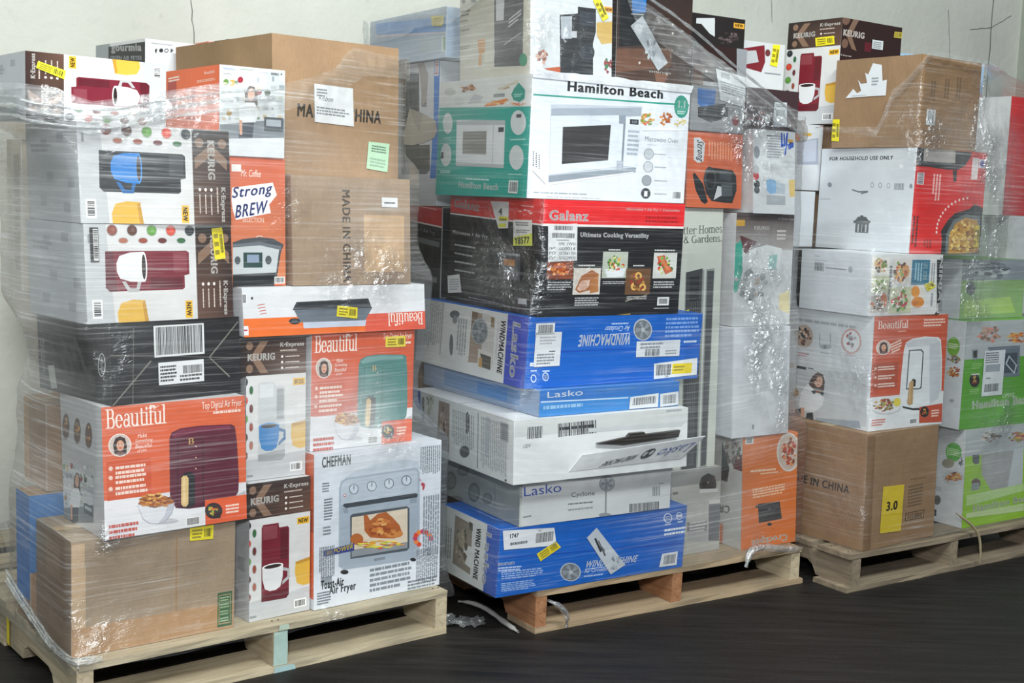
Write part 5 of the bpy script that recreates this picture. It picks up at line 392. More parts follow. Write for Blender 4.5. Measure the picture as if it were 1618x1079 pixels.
('gal','microwave_box','black and red microwave box showing five pictures of food', None,(.0661,3.3337,.881,.5631,.4787,.4999,.3112,.0048,-.0023),'17181c','print', None,{'front': [('P','17181c',[(0,0),(1,0),(1,1),(0,1)]),('P','e3242a',[(0,0),(1,0),(1,.205),(0,.205)]),('P','eceaea',[(0,.205),(1,.205),(1,.225),(0,.225)]),('T','Galanz','f4eef0','b',(.038,.176),(.304,.176),(.038,.088)),('T','Microwave + Air Fry + Convection','f6dcdc','b',(.568,.077),(.959,.077),(.568,.051)),('L','a8141c',2,(.711,.178),(.959,.178),(.711,.11)),('T','Ultimate Cooking Versatility','eef0f2','b',(.256,.326),(.744,.326),(.256,.272)),('S','shipping_label','dfe2e5',[(.032,.217),(.228,.198),(.24,.517),(.045,.53)], None,[('B','2e3136',20,(.076,.257),(.2,.257),(.076,.221)),('B','3a3d42',34,(.062,.324),(.214,.324),(.062,.283)),('L','55585d',1,(.095,.348),(.181,.348),(.095,.336)),('T','1PK 1WH','3a3d42','n',(.111,.387),(.222,.387),(.111,.361)),('T','DEPT','3a3d42','n',(.049,.427),(.089,.427),(.049,.401)),('T','000014','3a3d42','n',(.114,.428),(.224,.428),(.114,.401)),('T','PO','3a3d42','n',(.051,.467),(.091,.467),(.051,.441)),('T','0333661 024','3a3d42','n',(.116,.468),(.227,.468),(.116,.441)),('T','ITEM','3a3d42','n',(.054,.507),(.094,.507),(.054,.481)),('T','574229930','3a3d42','n',(.118,.509),(.229,.509),(.118,.481))]),('P','8a3f1c',[(.044,.521),(.22,.521),(.22,.678),(.044,.678)]),('C',['e07a30','c85a20','f09a4a','9a3f18'],40,.3,(.131,.599),(.067,.001),(.004,.061)),('P','d9d2ca',[(.225,.582),(.413,.582),(.413,.814),(.225,.814)]),('C',['c98a5a'],1,.1,(.318,.697),(.071,.002),(.006,.091)),('P','a8683c',[(.242,.768),(.278,.653),(.349,.599),(.398,.632),(.399,.702),(.353,.771),(.268,.8)]),('P','e0bfae',[(.252,.765),(.287,.692),(.342,.685),(.333,.748),(.274,.784)]),('E','d0a896',(.295,.736),(.03,0),(.003,.04)),('P','b87a48',[(.349,.693),(.396,.647),(.404,.789),(.343,.805)]),('P','b9c0b4',[(.422,.439),(.601,.439),(.601,.671),(.422,.671)]),('C',['5a8a35','88b04a','c8d070','3f6a2a','d0402f','e8e0c8','e09a5a'],44,.22,(.511,.554),(.067,.001),(.005,.092)),('P','dfe5ea',[(.437,.593),(.59,.587),(.575,.659),(.46,.665)]),('P','6a4a30',[(.593,.588),(.776,.588),(.776,.82),(.593,.82)]),('C',['8a5a30','4a3a28','b58a4a','9a3a2a'],36,.28,(.684,.703),(.069,.002),(.005,.091)),('E','e0b060',(.658,.749),(.025,.001),(.001,.034)),('E','6a4020',(.658,.749),(.01,0),(0,.014)),('E','e0b060',(.721,.754),(.025,.001),(.002,.034)),('E','6a4020',(.721,.754),(.01,0),(.001,.014)),('E','e0b060',(.685,.653),(.025,.001),(.002,.034)),('E','6a4020',(.685,.653),(.011,.001),(.001,.015)),('P','d6d8d4',[(.79,.444),(.965,.444),(.965,.676),(.79,.676)]),('C',['5a8a35','88b04a','c8d070','3f6a2a','d0402f'],26,.25,(.877,.559),(.066,.001),(.005,.092)),('P','c0603a',[(.81,.477),(.857,.469),(.938,.609),(.885,.641)]),('P','d98055',[(.824,.485),(.85,.48),(.917,.593),(.893,.609)]),('L','d9dadc',1,(.459,.43),(.55,.43),(.459,.411)),('L','d9dadc',1,(.254,.568),(.373,.568),(.254,.548)),('L','d9dadc',1,(.641,.57),(.727,.57),(.641,.55)),('L','d9dadc',1,(.793,.431),(.951,.431),(.793,.411)),('L','b9babc',4,(.055,.775),(.218,.775),(.055,.694)),('L','b9babc',4,(.243,.914),(.411,.914),(.243,.833)),('L','b9babc',2,(.43,.725),(.604,.725),(.43,.695)),('L','b9babc',2,(.61,.865),(.769,.865),(.61,.83)),('L','b9babc',3,(.8,.766),(.967,.766),(.8,.696)),('P','dfe2e5',[(.837,.848),(.925,.848),(.925,.923),(.837,.923)]),('B','33363b',24,(.849,.909),(.913,.909),(.849,.861)),('L','a5a6a8',1,(.815,.955),(.932,.955),(.815,.939)),('P','b58a3a',[(.466,1.007),(.644,.99),(.645,1.0),(.467,1.016)]),('P','9a9484',[(.599,.874),(.76,.82),(.76,.826),(.602,.884)])],'left': [('P','17181c',[(0,0),(1,0),(1,1),(0,1)]),('P','d8332f',[(-.092,-.035),(1.013,-.008),(1.034,.218),(-.081,.151)]),('P','e6e2e2',[(-.08,.159),(1.034,.212),(1.035,.226),(-.08,.171)]),('T','Galanz','f2e6e6','b',(.039,.108),(.336,.137),(.043,.021)),('L','eac0c0',1,(.778,.068),(.923,.076),(.776,.053)),('C',['f0d0d0','d85a5a'],12,.3,(.827,.119),(.075,-.005),(.003,.032)),('T','Microwave + Air Fry','e3e4e6','b',(.039,.367),(.445,.388),(.039,.321)),('L','aeb0b3',1,(.072,.471),(.322,.484),(.07,.443)),('L','aeb0b3',1,(.077,.55),(.298,.564),(.075,.522)),('L','aeb0b3',1,(.082,.63),(.333,.638),(.08,.601)),('L','aeb0b3',1,(.087,.709),(.339,.716),(.085,.681)),('S','paper_label','d6d8d8',[(.009,.763),(.151,.732),(.185,.899),(.026,.928)], None,[('L','9a9ea2',5,(.043,.9),(.16,.88),(.036,.787))]),('S','price_sticker','dfe0df',[(.464,.036),(.658,.035),(.664,.266),(.562,.276)],'white and yellow numbered sticker',[('T','4','3a3d42','b',(.555,.153),(.594,.155),(.555,.091)),('P','e0d834',[(.561,.166),(.655,.166),(.657,.202),(.564,.208)]),('P','dce04a',[(.562,.231),(.64,.228),(.64,.259),(.564,.265)]),('L','6a6a30',1,(.568,.206),(.651,.202),(.566,.18))]),('S','price_sticker','e0e2df',[(.714,.189),(.902,.182),(.917,.401),(.726,.416)],'white sticker with large code',[('P','d9e05a',[(.723,.344),(.909,.292),(.917,.401),(.726,.416)]),('T','Y8577','4a4d50','b',(.737,.403),(.888,.382),(.734,.343)),('L','55585d',2,(.74,.24),(.881,.235),(.738,.202)),('L','77797d',2,(.745,.301),(.886,.294),(.744,.268))]),('P','55585d',[(.568,.488),(.793,.481),(.806,.711),(.586,.719)]),('P','c98a50',[(.624,.539),(.745,.537),(.747,.594),(.631,.596)]),('P','8a9098',[(.644,.612),(.684,.612),(.686,.664),(.645,.664)]),('P','8a9098',[(.705,.61),(.745,.609),(.745,.661),(.705,.662)]),('P','a5a8ac',[(.568,.488),(.793,.481),(.794,.503),(.569,.508)]),('P','b9bcbe',[(.797,.868),(.885,.863),(.883,.912),(.798,.917)]),('L','8a8c90',1,(.264,.941),(.699,.955),(.263,.923))]}),
('gal2','microwave_box', "second black and red microwave box, deeper on the pallet's left face", None,(-.2228,3.7977,.882,.577,.3,.235,.275,.0,.0),'1b1c20','print', None,{'left': [('P','1b1c20',[(0,0),(1,0),(1,1),(0,1)]),('P','b5262b',[(.133,-.026),(1.168,.015),(1.182,.223),(.145,.164)]),('P','d8d4d4',[(.145,.164),(1.182,.223),(1.183,.238),(.146,.181)]),('L','e6b8b8',1,(.206,-.002),(.938,.044),(.206,-.016)),('T','tion + Air Fry','9fa2a5','b',(.225,.281),(.829,.324),(.221,.227)),('P','6d7075',[(.192,.335),(.955,.386),(.952,.442),(.196,.397)]),('P','777a7f',[(.254,.739),(.914,.778),(.907,.836),(.258,.802)])]}),
('hb','microwave_box','white and teal microwave box with a torn top, on the red and black box', None,(.025,3.3564,1.1936,.6117,.5595,.461,.3245,.0052,.0004),'e2e6ee','print', None,{'front': [('P','e2e6ee',[(0,0),(1,0),(1,1),(0,1)]),('T','Hamilton Beach','23272e','b',(.208,.114),(.815,.104),(.208,.031)),('P','249a86',[(.009,.16),(.996,.128),(.997,.143),(.009,.173)]),('P','c4ccd8',[(.125,.874),(.114,.23),(.682,.181),(.666,.746)]),('P','a3acb8',[(.12,.265),(.677,.192),(.678,.266),(.12,.324)]),('P','dde3ec',[(.12,.324),(.579,.269),(.581,.697),(.125,.804)]),('P','39383a',[(.192,.407),(.487,.36),(.481,.658),(.197,.711)]),('P','929ca8',[(.122,.811),(.664,.704),(.66,.746),(.123,.874)]),('P','f0f3f7',[(.122,.868),(.648,.744),(.648,.753),(.123,.889)]),('P','dfe5ed',[(.58,.285),(.678,.266),(.664,.708),(.581,.697)]),('P','808994',[(.566,.289),(.578,.288),(.577,.741),(.566,.742)]),('P','8d97a3',[(.535,.274),(.577,.269),(.58,.34),(.538,.344)]),('P','b3bcc8',[(.536,.657),(.573,.655),(.574,.729),(.54,.731)]),('P','2d3136',[(.606,.298),(.663,.298),(.663,.341),(.606,.341)]),('T','4:00','b9c6d0','b',(.618,.332),(.653,.332),(.618,.306)),('L','a5aebb',6,(.598,.608),(.672,.608),(.598,.38)),('C',['c98a4a','e0b26a','8a9a3c','d8693a'],22,.3,(.722,.282),(.054,-.006),(.003,.063)),('C',['b5652a','d9883a','c9a05a','a04a2a'],22,.3,(.841,.269),(.052,-.006),(.003,.061)),('C',['d9c07a','e8d89a','c9a85a'],16,.3,(.943,.294),(.046,-.005),(.002,.039)),('P','eef1f6',[(.691,.381),(.787,.355),(.804,.328),(.824,.352),(.994,.351),(.995,.358),(.691,.387)]),('T','Microwave Oven','6a7079','n',(.713,.475),(.935,.475),(.713,.433)),('L','a5abb3',1,(.727,.506),(.794,.506),(.727,.5)),('E','7f868e',(.743,.584),(.033,-.002),(.002,.048)),('E','c3c8cf',(.743,.584),(.029,-.002),(.002,.043)),('L','a0a6ae',1,(.779,.588),(.866,.588),(.779,.572)),('E','7f868e',(.744,.695),(.033,-.002),(.003,.048)),('E','cdd2d8',(.744,.695),(.029,-.002),(.002,.043)),('L','a0a6ae',1,(.784,.7),(.872,.7),(.784,.683)),('E','7f868e',(.739,.813),(.033,-.002),(.002,.048)),('E','9aa0a8',(.739,.813),(.029,-.002),(.002,.043)),('L','a0a6ae',1,(.79,.819),(.877,.819),(.79,.8)),('E','7f868e',(.738,.925),(.033,-.001),(.002,.048)),('E','3d4147',(.738,.925),(.029,-.001),(.002,.044)),('L','a0a6ae',1,(.795,.934),(.883,.934),(.795,.914)),('P','e8ebf0',[(.727,.906),(.749,.906),(.749,.951),(.727,.951)]),('P','eceef2',[(.912,.893),(.986,.893),(.986,.967),(.912,.967)]),('B','4a4e54',14,(.92,.959),(.979,.959),(.92,.901)),('L','a3a9b1',1,(.04,.96),(.382,.96),(.04,.941)),('L','b9bec6',1,(.113,.989),(.473,.989),(.113,.976)),('E','4a4e54',(.025,.625),(.003,0),(0,.006)),('E','4a4e54',(.043,.637),(.003,0),(0,.006)),('E','4a4e54',(.061,.649),(.003,0),(0,.006)),('E','4a4e54',(.026,.642),(.003,0),(0,.007)),('E','4a4e54',(.044,.654),(.003,0),(0,.007)),('E','4a4e54',(.062,.666),(.003,0),(0,.007)),('E','4a4e54',(.027,.66),(.003,0),(0,.006)),('E','4a4e54',(.044,.672),(.004,0),(.001,.006)),('E','4a4e54',(.062,.684),(.004,0),(.001,.006)),('E','4a4e54',(.027,.678),(.004,-.001),(.001,.006)),('E','4a4e54',(.045,.69),(.003,-.001),(0,.006)),('E','4a4e54',(.063,.702),(.003,0),(0,.006)),('E','4a4e54',(.028,.695),(.003,0),(0,.006)),('E','4a4e54',(.046,.707),(.003,0),(0,.007)),('E','4a4e54',(.064,.719),(.003,0),(0,.007)),('E','4a4e54',(.029,.713),(.003,0),(0,.006)),('E','4a4e54',(.046,.725),(.004,0),(.001,.006)),('E','4a4e54',(.064,.737),(.004,0),(.001,.006)),('E','4a4e54',(.029,.73),(.004,0),(.001,.007)),('E','4a4e54',(.047,.743),(.003,-.001),(0,.006)),('E','4a4e54',(.065,.755),(.003,0),(0,.006)),('P','8a9098',[(.025,.772),(.109,.883),(.108,.889),(.023,.778)]),('E','23907c',(.943,.154),(.049,-.005),(.005,.098)),('T','1.1','eaf4f2','b',(.922,.163),(.968,.163),(.922,.103)),('L','bfe0da',2,(.918,.221),(.975,.221),(.918,.185))],'left': [('P','e2e6ee',[(0,0),(1,0),(1,1),(0,1)]),('P','2a9f92',[(0,.22),(1,.22),(1,1),(0,1)]),('P','d4d6d4',[(-.03,-.035),(1.023,-.027),(1.031,.263),(-.016,.222)]),('C',['a8703a','c98a4a','7a4a2a'],16,.35,(.335,.073),(.093,.004),(.002,.046)),('P','b9bdc0',[(.335,.205),(.402,.125),(.503,.151),(.478,.199)]),('P','8a8f94',[(.613,.14),(.731,.14),(.731,.168),(.613,.168)]),('P','d8803a',[(.509,.239),(.549,.213),(.752,.183),(.777,.2),(.633,.237)]),('C',['e09a4a','c9602a','e8c06a'],16,.3,(.646,.214),(.121,.005),(.001,.022)),('C',['d8693a','e0a05a'],12,.3,(.861,.235),(.104,.003),(.001,.016)),('P','a87a5a',[(.658,.094),(.745,.082),(.786,.1),(.706,.107)]),('P','c9c4b0',[(.652,.104),(.861,.036),(.868,.062),(.68,.111)]),('E','b9bdb9',(.122,.091),(.067,.003),(.002,.034)),('E','c9ccca',(.231,.179),(.059,.002),(.002,.034)),('P','229282',[(.869,.062),(.938,.128),(.936,.195),(.886,.22),(.826,.202),(.798,.153),(.826,.107)]),('L','9fd6cc',2,(.829,.179),(.916,.179),(.829,.149)),('P','dcdfe2',[(.214,.341),(.747,.364),(.756,.759),(.227,.741)]),('P','b3b8bc',[(.214,.341),(.747,.364),(.749,.401),(.215,.383)]),('P','8a8984',[(.294,.444),(.557,.447),(.562,.646),(.297,.638)]),('P','b9bec2',[(.623,.399),(.63,.399),(.64,.726),(.633,.726)]),('P','3f4247',[(.681,.42),(.738,.42),(.738,.459),(.681,.459)]),('P','b3b7ba',[(.225,.709),(.755,.73),(.756,.759),(.227,.741)]),('E','cfd4d6',(.11,.365),(.058,.001),(.006,.093)),('E','cfd4d6',(.105,.644),(.064,-.001),(.005,.101)),('E','cfd4d6',(.882,.388),(.078,.001),(.007,.101)),('E','cfd4d6',(.88,.672),(.072,-.001),(.007,.101)),('P','4a4d52',[(.86,.319),(.91,.319),(.91,.347),(.86,.347)]),('P','34373b',[(.045,.619),(.076,.619),(.076,.676),(.045,.676)]),('L','c9e6e0',1,(.068,.502),(.168,.502),(.068,.49)),('L','c9e6e0',2,(.046,.807),(.178,.807),(.046,.778)),('L','c9e6e0',1,(.807,.531),(.966,.531),(.807,.518)),('L','c9e6e0',1,(.806,.814),(.953,.814),(.806,.802)),('T','Hamilton Beach','eaf6f4','b',(.268,.932),(.707,.946),(.269,.875)),('L','cfeae5',1,(.348,.86),(.625,.867),(.347,.841)),('S','barcode_label','d8dcdc',[(.821,.859),(.916,.86),(.913,.967),(.817,.964)], None,[('B','55595d',12,(.832,.951),(.907,.952),(.835,.873))])]}),
('ka','coffee_maker_box','silver fronted coffee maker box with a tall black brewer, on the torn microwave box', None,(.0228,3.4116,1.5195,.5291,.2619,.4,.3437,-.0091,.0051),'cfd3d6','print', None,{'front': [('P','cfd3d6',[(0,0),(1,0),(1,1),(0,1)]),('P','cdd1d5',[(0,0),(1,0),(1,1),(0,1)]),('P','1b1e25',[(.349,.521),(.569,.494),(.569,.441),(.793,.441),(.795,.621),(.761,.709),(.767,.957),(.361,.977)]),('P','aab0b8',[(.36,.533),(.498,.518),(.498,.693),(.371,.701)]),('P','2c313b',[(.59,.473),(.781,.472),(.782,.581),(.591,.592)]),('E','282d36',(.687,.787),(.096,-.005),(0,.067)),('P','b8bcc2',[(.486,.636),(.559,.631),(.559,.681),(.486,.685)]),('L','6a7078',1,(.675,.555),(.773,.555),(.675,.545)),('C',['8a5a48','a8705a','c9a090'],14,.35,(.152,.862),(.094,-.005),(0,.066)),('P','b5562f',[(.09,.951),(.361,.917),(.361,.977),(.09,.99)]),('P','c9a860',[(.803,.547),(1.038,.519),(1.04,.687),(.868,.71),(.807,.647)]),('C',['2f6a48','a82f3c','3f7a52','8a3a3a'],12,.4,(.959,.866),(.069,-.003),(.001,.081)),('P','e8a24a',[(.896,.414),(1.012,.414),(1.012,.455),(.896,.455)]),('T','NEW','4a2f1a','b',(.909,.446),(.995,.446),(.909,.424)),('S','price_sticker','ecdc2a',[(.748,.377),(.844,.364),(.952,.498),(.877,.533)], None,[('L','8a7d18',3,(.869,.511),(.904,.496),(.771,.391)),('B','4a4312',8,(.9,.483),(.924,.473),(.831,.397))])],'left': [('P','cfd3d6',[(0,0),(1,0),(1,1),(0,1)]),('P','c6c2b4',[(0,0),(1,0),(1,1),(0,1)]),('P','4a4b50',[(.514,.32),(.912,.371),(.905,.924),(.514,.902)]),('P','d0d2d6',[(.538,.323),(.657,.338),(.645,.547),(.538,.54)]),('L','c9cbce',3,(.706,.618),(.883,.561),(.721,.534)),('L','a9abae',1,(.645,.749),(.898,.672),(.66,.725)),('L','6a685e',2,(.022,.45),(.17,.45),(.022,.392)),('L','8a877c',1,(.002,.496),(.136,.496),(.002,.472)),('L','8a877c',1,(.019,.574),(.153,.574),(.019,.551)),('L','8a877c',2,(.002,.723),(.17,.723),(.002,.69)),('P','6a665c',[(.019,.319),(.053,.306),(.095,.329),(.053,.351)]),('P','6a665c',[(.17,.329),(.252,.335),(.243,.361),(.178,.348)]),('P','c98f4a',[(.268,.661),(.388,.664),(.373,.768),(.333,.791),(.324,.879),(.284,.875),(.292,.787)]),('P','d6d3c6',[(.388,.761),(.522,.764),(.514,.859),(.365,.855)]),('E','2a8a68',(.912,.879),(.052,.004),(0,.05))]}),
('kb','coffee_maker_box','dark brown coffee maker box stood upside down beside the silver fronted one', None,(.262,3.5628,1.5195,.5736,.2697,.3,.3522,-.005,.0036),'2e201e','print', None,{'front': [('P','2e201e',[(0,0),(1,0),(1,1),(0,1)]),('G',('1f1c20','1f1c20','4a3328','4a3328'),[(0,0),(1,0),(1,1),(0,1)]),('P','15171c',[(.022,.291),(.379,.256),(.395,.681),(.03,.717)]),('P','2a6cae',[(.175,.317),(.372,.298),(.368,.427),(.196,.449)]),('P','a9adb2',[(.17,.45),(.351,.44),(.334,.452),(.188,.459)]),('P','6a4634',[(-.022,.738),(.726,.679),(.732,.827),(-.017,.923)]),('P','7a5340',[(.508,.892),(.701,.894),(.617,.988),(.537,.975)]),('T','KEURIG','d6cfc8','b',(.728,.876),(.437,.876),(.728,.892)),('T','K·Express','cfc6be','b',(.748,.685),(.56,.685),(.748,.707)),('L','8a7a70',1,(.568,.642),(.741,.642),(.568,.651)),('E','cfc6be',(.304,.825),(.014,-.001),(0,.011)),('E','cfc6be',(.997,.852),(.014,-.001),(0,.011)),('E','cfc6be',(.734,.495),(.014,-.001),(.001,.01)),('E','cfc6be',(.738,.563),(.013,-.002),(0,.01)),('L','9a8a80',1,(.539,.576),(.686,.576),(.539,.58)),('L','9a8a80',1,(.508,.45),(.698,.45),(.508,.458)),('P','b5a02a',[(-.029,1.005),(.14,1.005),(.14,1.028),(-.029,1.028)]),('S','return_label','b9c0c6',[(.168,.548),(.321,.456),(.679,.801),(.551,.872)], None,[('E','d6dbe0',(.272,.562),(.056,-.006),(.002,.039)),('C',['9aa2a8','8a9298','c3c9ce'],22,.3,(.448,.718),(.087,-.009),(.004,.095))])]}),
('kd','coffee_maker_box','coffee maker box with a bright blue cup, right of the torn microwave box', None,(.4989,3.7485,1.408,.577,.21,.27,.25,.0,.0),'2e201e','print', None,{'front': [('P','2e201e',[(0,0),(1,0),(1,1),(0,1)]),('P','8d9095',[(0,0),(1,0),(1,1),(0,1)]),('P','2d1c1a',[(-.353,-.674),(.727,-.782),(.835,.43),(-.269,.411)]),('P','5a3c30',[(-.236,.233),(.187,.232),(.206,.47),(-.218,.467)]),('P','2a66ac',[(.109,.506),(.445,.5),(.44,.673),(.371,.715),(.179,.723),(.124,.684)]),('P','23262c',[(.128,.729),(.682,.652),(.697,.819),(.386,.896),(.141,.84)]),('L','b9aaa0',1,(-.322,.332),(-.135,.332),(-.322,.327)),('E','d6cfc8',(-.047,.32),(.023,-.002),(.001,.017)),('E','d6cfc8',(.252,.305),(.019,-.001),(.002,.015)),('L','8a7a70',2,(-.313,.161),(-.056,.161),(-.313,.136)),('S','delivery_note','d3d7dc',[(.417,.261),(.981,.329),(1.024,.691),(.533,.623)], None,[('L','6a6f76',4,(.522,.359),(.708,.38),(.509,.292)),('L','7a8088',5,(.549,.531),(1.05,.593),(.513,.39))]),('E','7a3038',(.848,.849),(.065,-.003),(.006,.061))]}),
('kf','coffee_maker_box','dark coffee maker box with a yellow tag, at the back top of the middle pallet', None,(.5272,4.1487,1.62,.577,.25,.3,.185,.0,.0),'231e1e','print', None,{'front': [('P','231e1e',[(0,0),(1,0),(1,1),(0,1)]),('P','c9cdd0',[(.15,.088),(.47,.088),(.47,.177),(.15,.177)]),('P','c9cdd0',[(.15,.088),(.463,.044),(.48,.366),(.388,.322)]),('P','e0a83a',[(.8,.076),(.989,.076),(.989,.166),(.8,.166)]),('T','NEW','4a321a','b',(.828,.146),(.965,.146),(.828,.092)),('C',['55484a','6a5c5c','3a3030'],20,.25,(.729,.367),(.228,-.029),(.007,.135))]}),
('kff','brown_carton','tall plain brown carton buried at the back of the middle pallet', None,(.5062,4.135,.121,.577,.27,.35,1.498,.0,.0),'a98560','kraft', None,{}),
('ke','coffee_maker_box','maroon coffee maker box lying flat under thick shiny film', None,(.685,3.8696,1.424,.577,.215,.25,.125,.0,.0),'4a2028','print', None,{'front': [('P','4a2028',[(0,0),(1,0),(1,1),(0,1)]),('P','3c2a2e',[(0,0),(1,0),(1,1),(0,1)]),('C',['5a2a32','8a2f3c','2a2428','a9acb0'],30,.25,(.182,.678),(.25,-.027),(.012,.247)),('S','shipping_label','c9cfd4',[(.516,.298),(.758,.285),(.787,.881),(.506,.893)], None,[('L','6a7076',2,(.547,.419),(.738,.404),(.544,.341)),('B','6a7076',12,(.558,.637),(.736,.624),(.555,.481))]),('E','d9dcde',(.397,.717),(.06,-.006),(.006,.124))]}),
('orng','air_fryer_box','orange box showing a black pot and lid, right of the white microwave box', None,(.5012,3.7512,1.183,.568,.2163,.25,.224,-.0052,.0044),'d8693a','print', None,{'front': [('P','d8693a',[(0,0),(1,0),(1,1),(0,1)]),('P','c96440',[(0,0),(1,0),(1,1),(0,1)]),('P','c9ccd0',[(.109,.088),(.215,.081),(.311,.152),(.288,.392),(.194,.418),(.113,.376)]),('T','Strong','5a6068','bi',(.13,.108),(.151,.39),(.284,.124)),('L','e39a78',9,(.37,.126),(.37,.375),(.821,.126)),('P','1e2226',[(.101,.564),(.135,.545),(.292,.689),(.382,.921),(.331,.954),(.261,.919),(.155,.768)]),('P','23272b',[(.292,.635),(.324,.507),(.384,.455),(.461,.469),(.823,.489),(.894,.564),(.907,.754),(.832,.929),(.694,.927),(.451,.909),(.346,.812)]),('E','3d4347',(.412,.61),(.107,.002),(.002,.149)),('E','1a1d20',(.421,.624),(.079,.001),(.002,.122)),('P','3a4046',[(.583,.505),(.807,.509),(.809,.644),(.584,.613)]),('P','4a5056',[(.62,.681),(.827,.671),(.83,.834),(.623,.844)]),('P','b9bcc0',[(.552,.707),(.621,.715),(.631,.83),(.486,.896)])]}),
('lab','coffee_maker_box','white coffee maker box with blue handwriting at its top right', None,(.7171,3.8451,1.1711,.5723,.1743,.25,.2525,-.0097,.0097),'d9dce0','print', None,{'front': [('P','d9dce0',[(0,0),(1,0),(1,1),(0,1)]),('P','d3d7db',[(0,0),(1,0),(1,1),(0,1)]),('P','b9bdc2',[(-.205,.232),(-.076,.232),(-.076,.727),(-.205,.727)]),('P','3a3f44',[(-.19,.44),(-.087,.44),(-.087,.721),(-.19,.721)]),('E','7a7a70',(-.108,.859),(.074,.003),(0,.07)),('L','9aa0a6',9,(.321,.333),(.727,.333),(.321,.046)),('L','6a6f75',1,(.321,.079),(.515,.079),(.321,.052)),('P','3d4348',[(-.196,.032),(-.023,.032),(-.023,.064),(-.196,.057)]),('E','c03a3a',(.058,.554),(.078,.002),(0,.05)),('E','b9bdc0',(.058,.476),(.083,.002),(0,.05)),('E','2e3236',(.085,.651),(.073,.002),(0,.047)),('E','5a5e62',(.085,.721),(.068,.003),(-.001,.043)),('E','8a9298',(.082,.273),(.07,.001),(-.001,.075)),('P','7fb2dc',[(.311,.598),(.428,.577),(.546,.605),(.541,.75),(.4,.763),(.32,.718)]),('P','b0bcc6',[(.546,.617),(.762,.636),(.756,.758),(.541,.75)]),('P','a9b0b6',[(.319,.778),(.773,.778),(.773,.892),(.319,.892)]),('P','dcc07a',[(.85,.583),(1.05,.57),(1.048,.782),(.876,.787)]),('P','d9a84a',[(.826,.093),(.951,.093),(.951,.127),(.826,.127)]),('P','3a2a5a',[(.862,.127),(.947,.127),(.947,.193),(.862,.193)]),('P','2553b4',[(.653,.02),(.691,.02),(.703,.191),(.664,.193)]),('P','2553b4',[(.716,.027),(.751,.027),(.759,.179),(.724,.178)]),('P','2553b4',[(.655,.165),(.861,.147),(.86,.169),(.654,.188)]),('P','2553b4',[(.787,.013),(.833,.013),(.779,.283),(.739,.282)]),('P','2553b4',[(.822,.179),(.952,.121),(.966,.18),(.845,.219)])]}),
('kshin','coffee_maker_box','brown and white coffee maker box under crumpled shiny film, over a blank white box', None,(.6708,3.8345,.8243,.5899,.246,.25,.3454,-.0036,.0035),'d6d6d8','print', None,{'front': [('P','d6d6d8',[(0,0),(1,0),(1,1),(0,1)]),('P','cfd1d4',[(0,0),(1,0),(1,1),(0,1)]),('G',('3a2422','3a2422','a9a4a2','a9a4a2'),[(0,0),(1,0),(1,.32),(0,.32)]),('T','KEURIG','e9e6e4','b',(.307,.141),(.56,.141),(.307,.108)),('T','K·Express','e3dedb','b',(.717,.053),(.989,.053),(.717,.032)),('P','c99a3a',[(-.004,.058),(.144,.058),(.144,.111),(-.004,.111)]),('L','cfc8c4',3,(.707,.231),(.866,.231),(.707,.13)),('P','35a08c',[(-.078,.279),(.032,.262),(.111,.228),(.137,.515),(.064,.69),(-.06,.709)]),('P','5a2c30',[(.068,.195),(.364,.247),(.204,.36),(.14,.338)]),('P','dfe2e4',[(.226,.321),(.537,.274),(.804,.307),(.773,.496),(.254,.471)]),('P','8fc2bc',[(.588,.37),(.73,.359),(.706,.496),(.575,.495)]),('C',['8a8f92','a9aeb0','7a7f84','b9a89a'],40,.22,(.287,.627),(.32,.004),(.01,.144)),('P','e0d2a0',[(.789,.725),(.976,.682),(.992,.901),(.799,.862)])]}),
('white','white_carton','blank white carton between the orange grill box and the crumpled coffee maker box', None,(.6811,3.8046,.4824,.5935,.2458,.25,.3405,-.01,.008),'d8dce3','print', None,{'front': [('P','d8dce3',[(0,0),(1,0),(1,1),(0,1)]),('E','8a8e93',(-.071,.036),(.027,.001),(.002,.041)),('E','9a9ea3',(.421,.052),(.034,.001),(0,.038)),('E','8a8e93',(.376,.912),(.02,.001),(.001,.025)),('P','c4c8cf',[(0,.0),(.02,.0),(.02,1),(0,1)])]}),
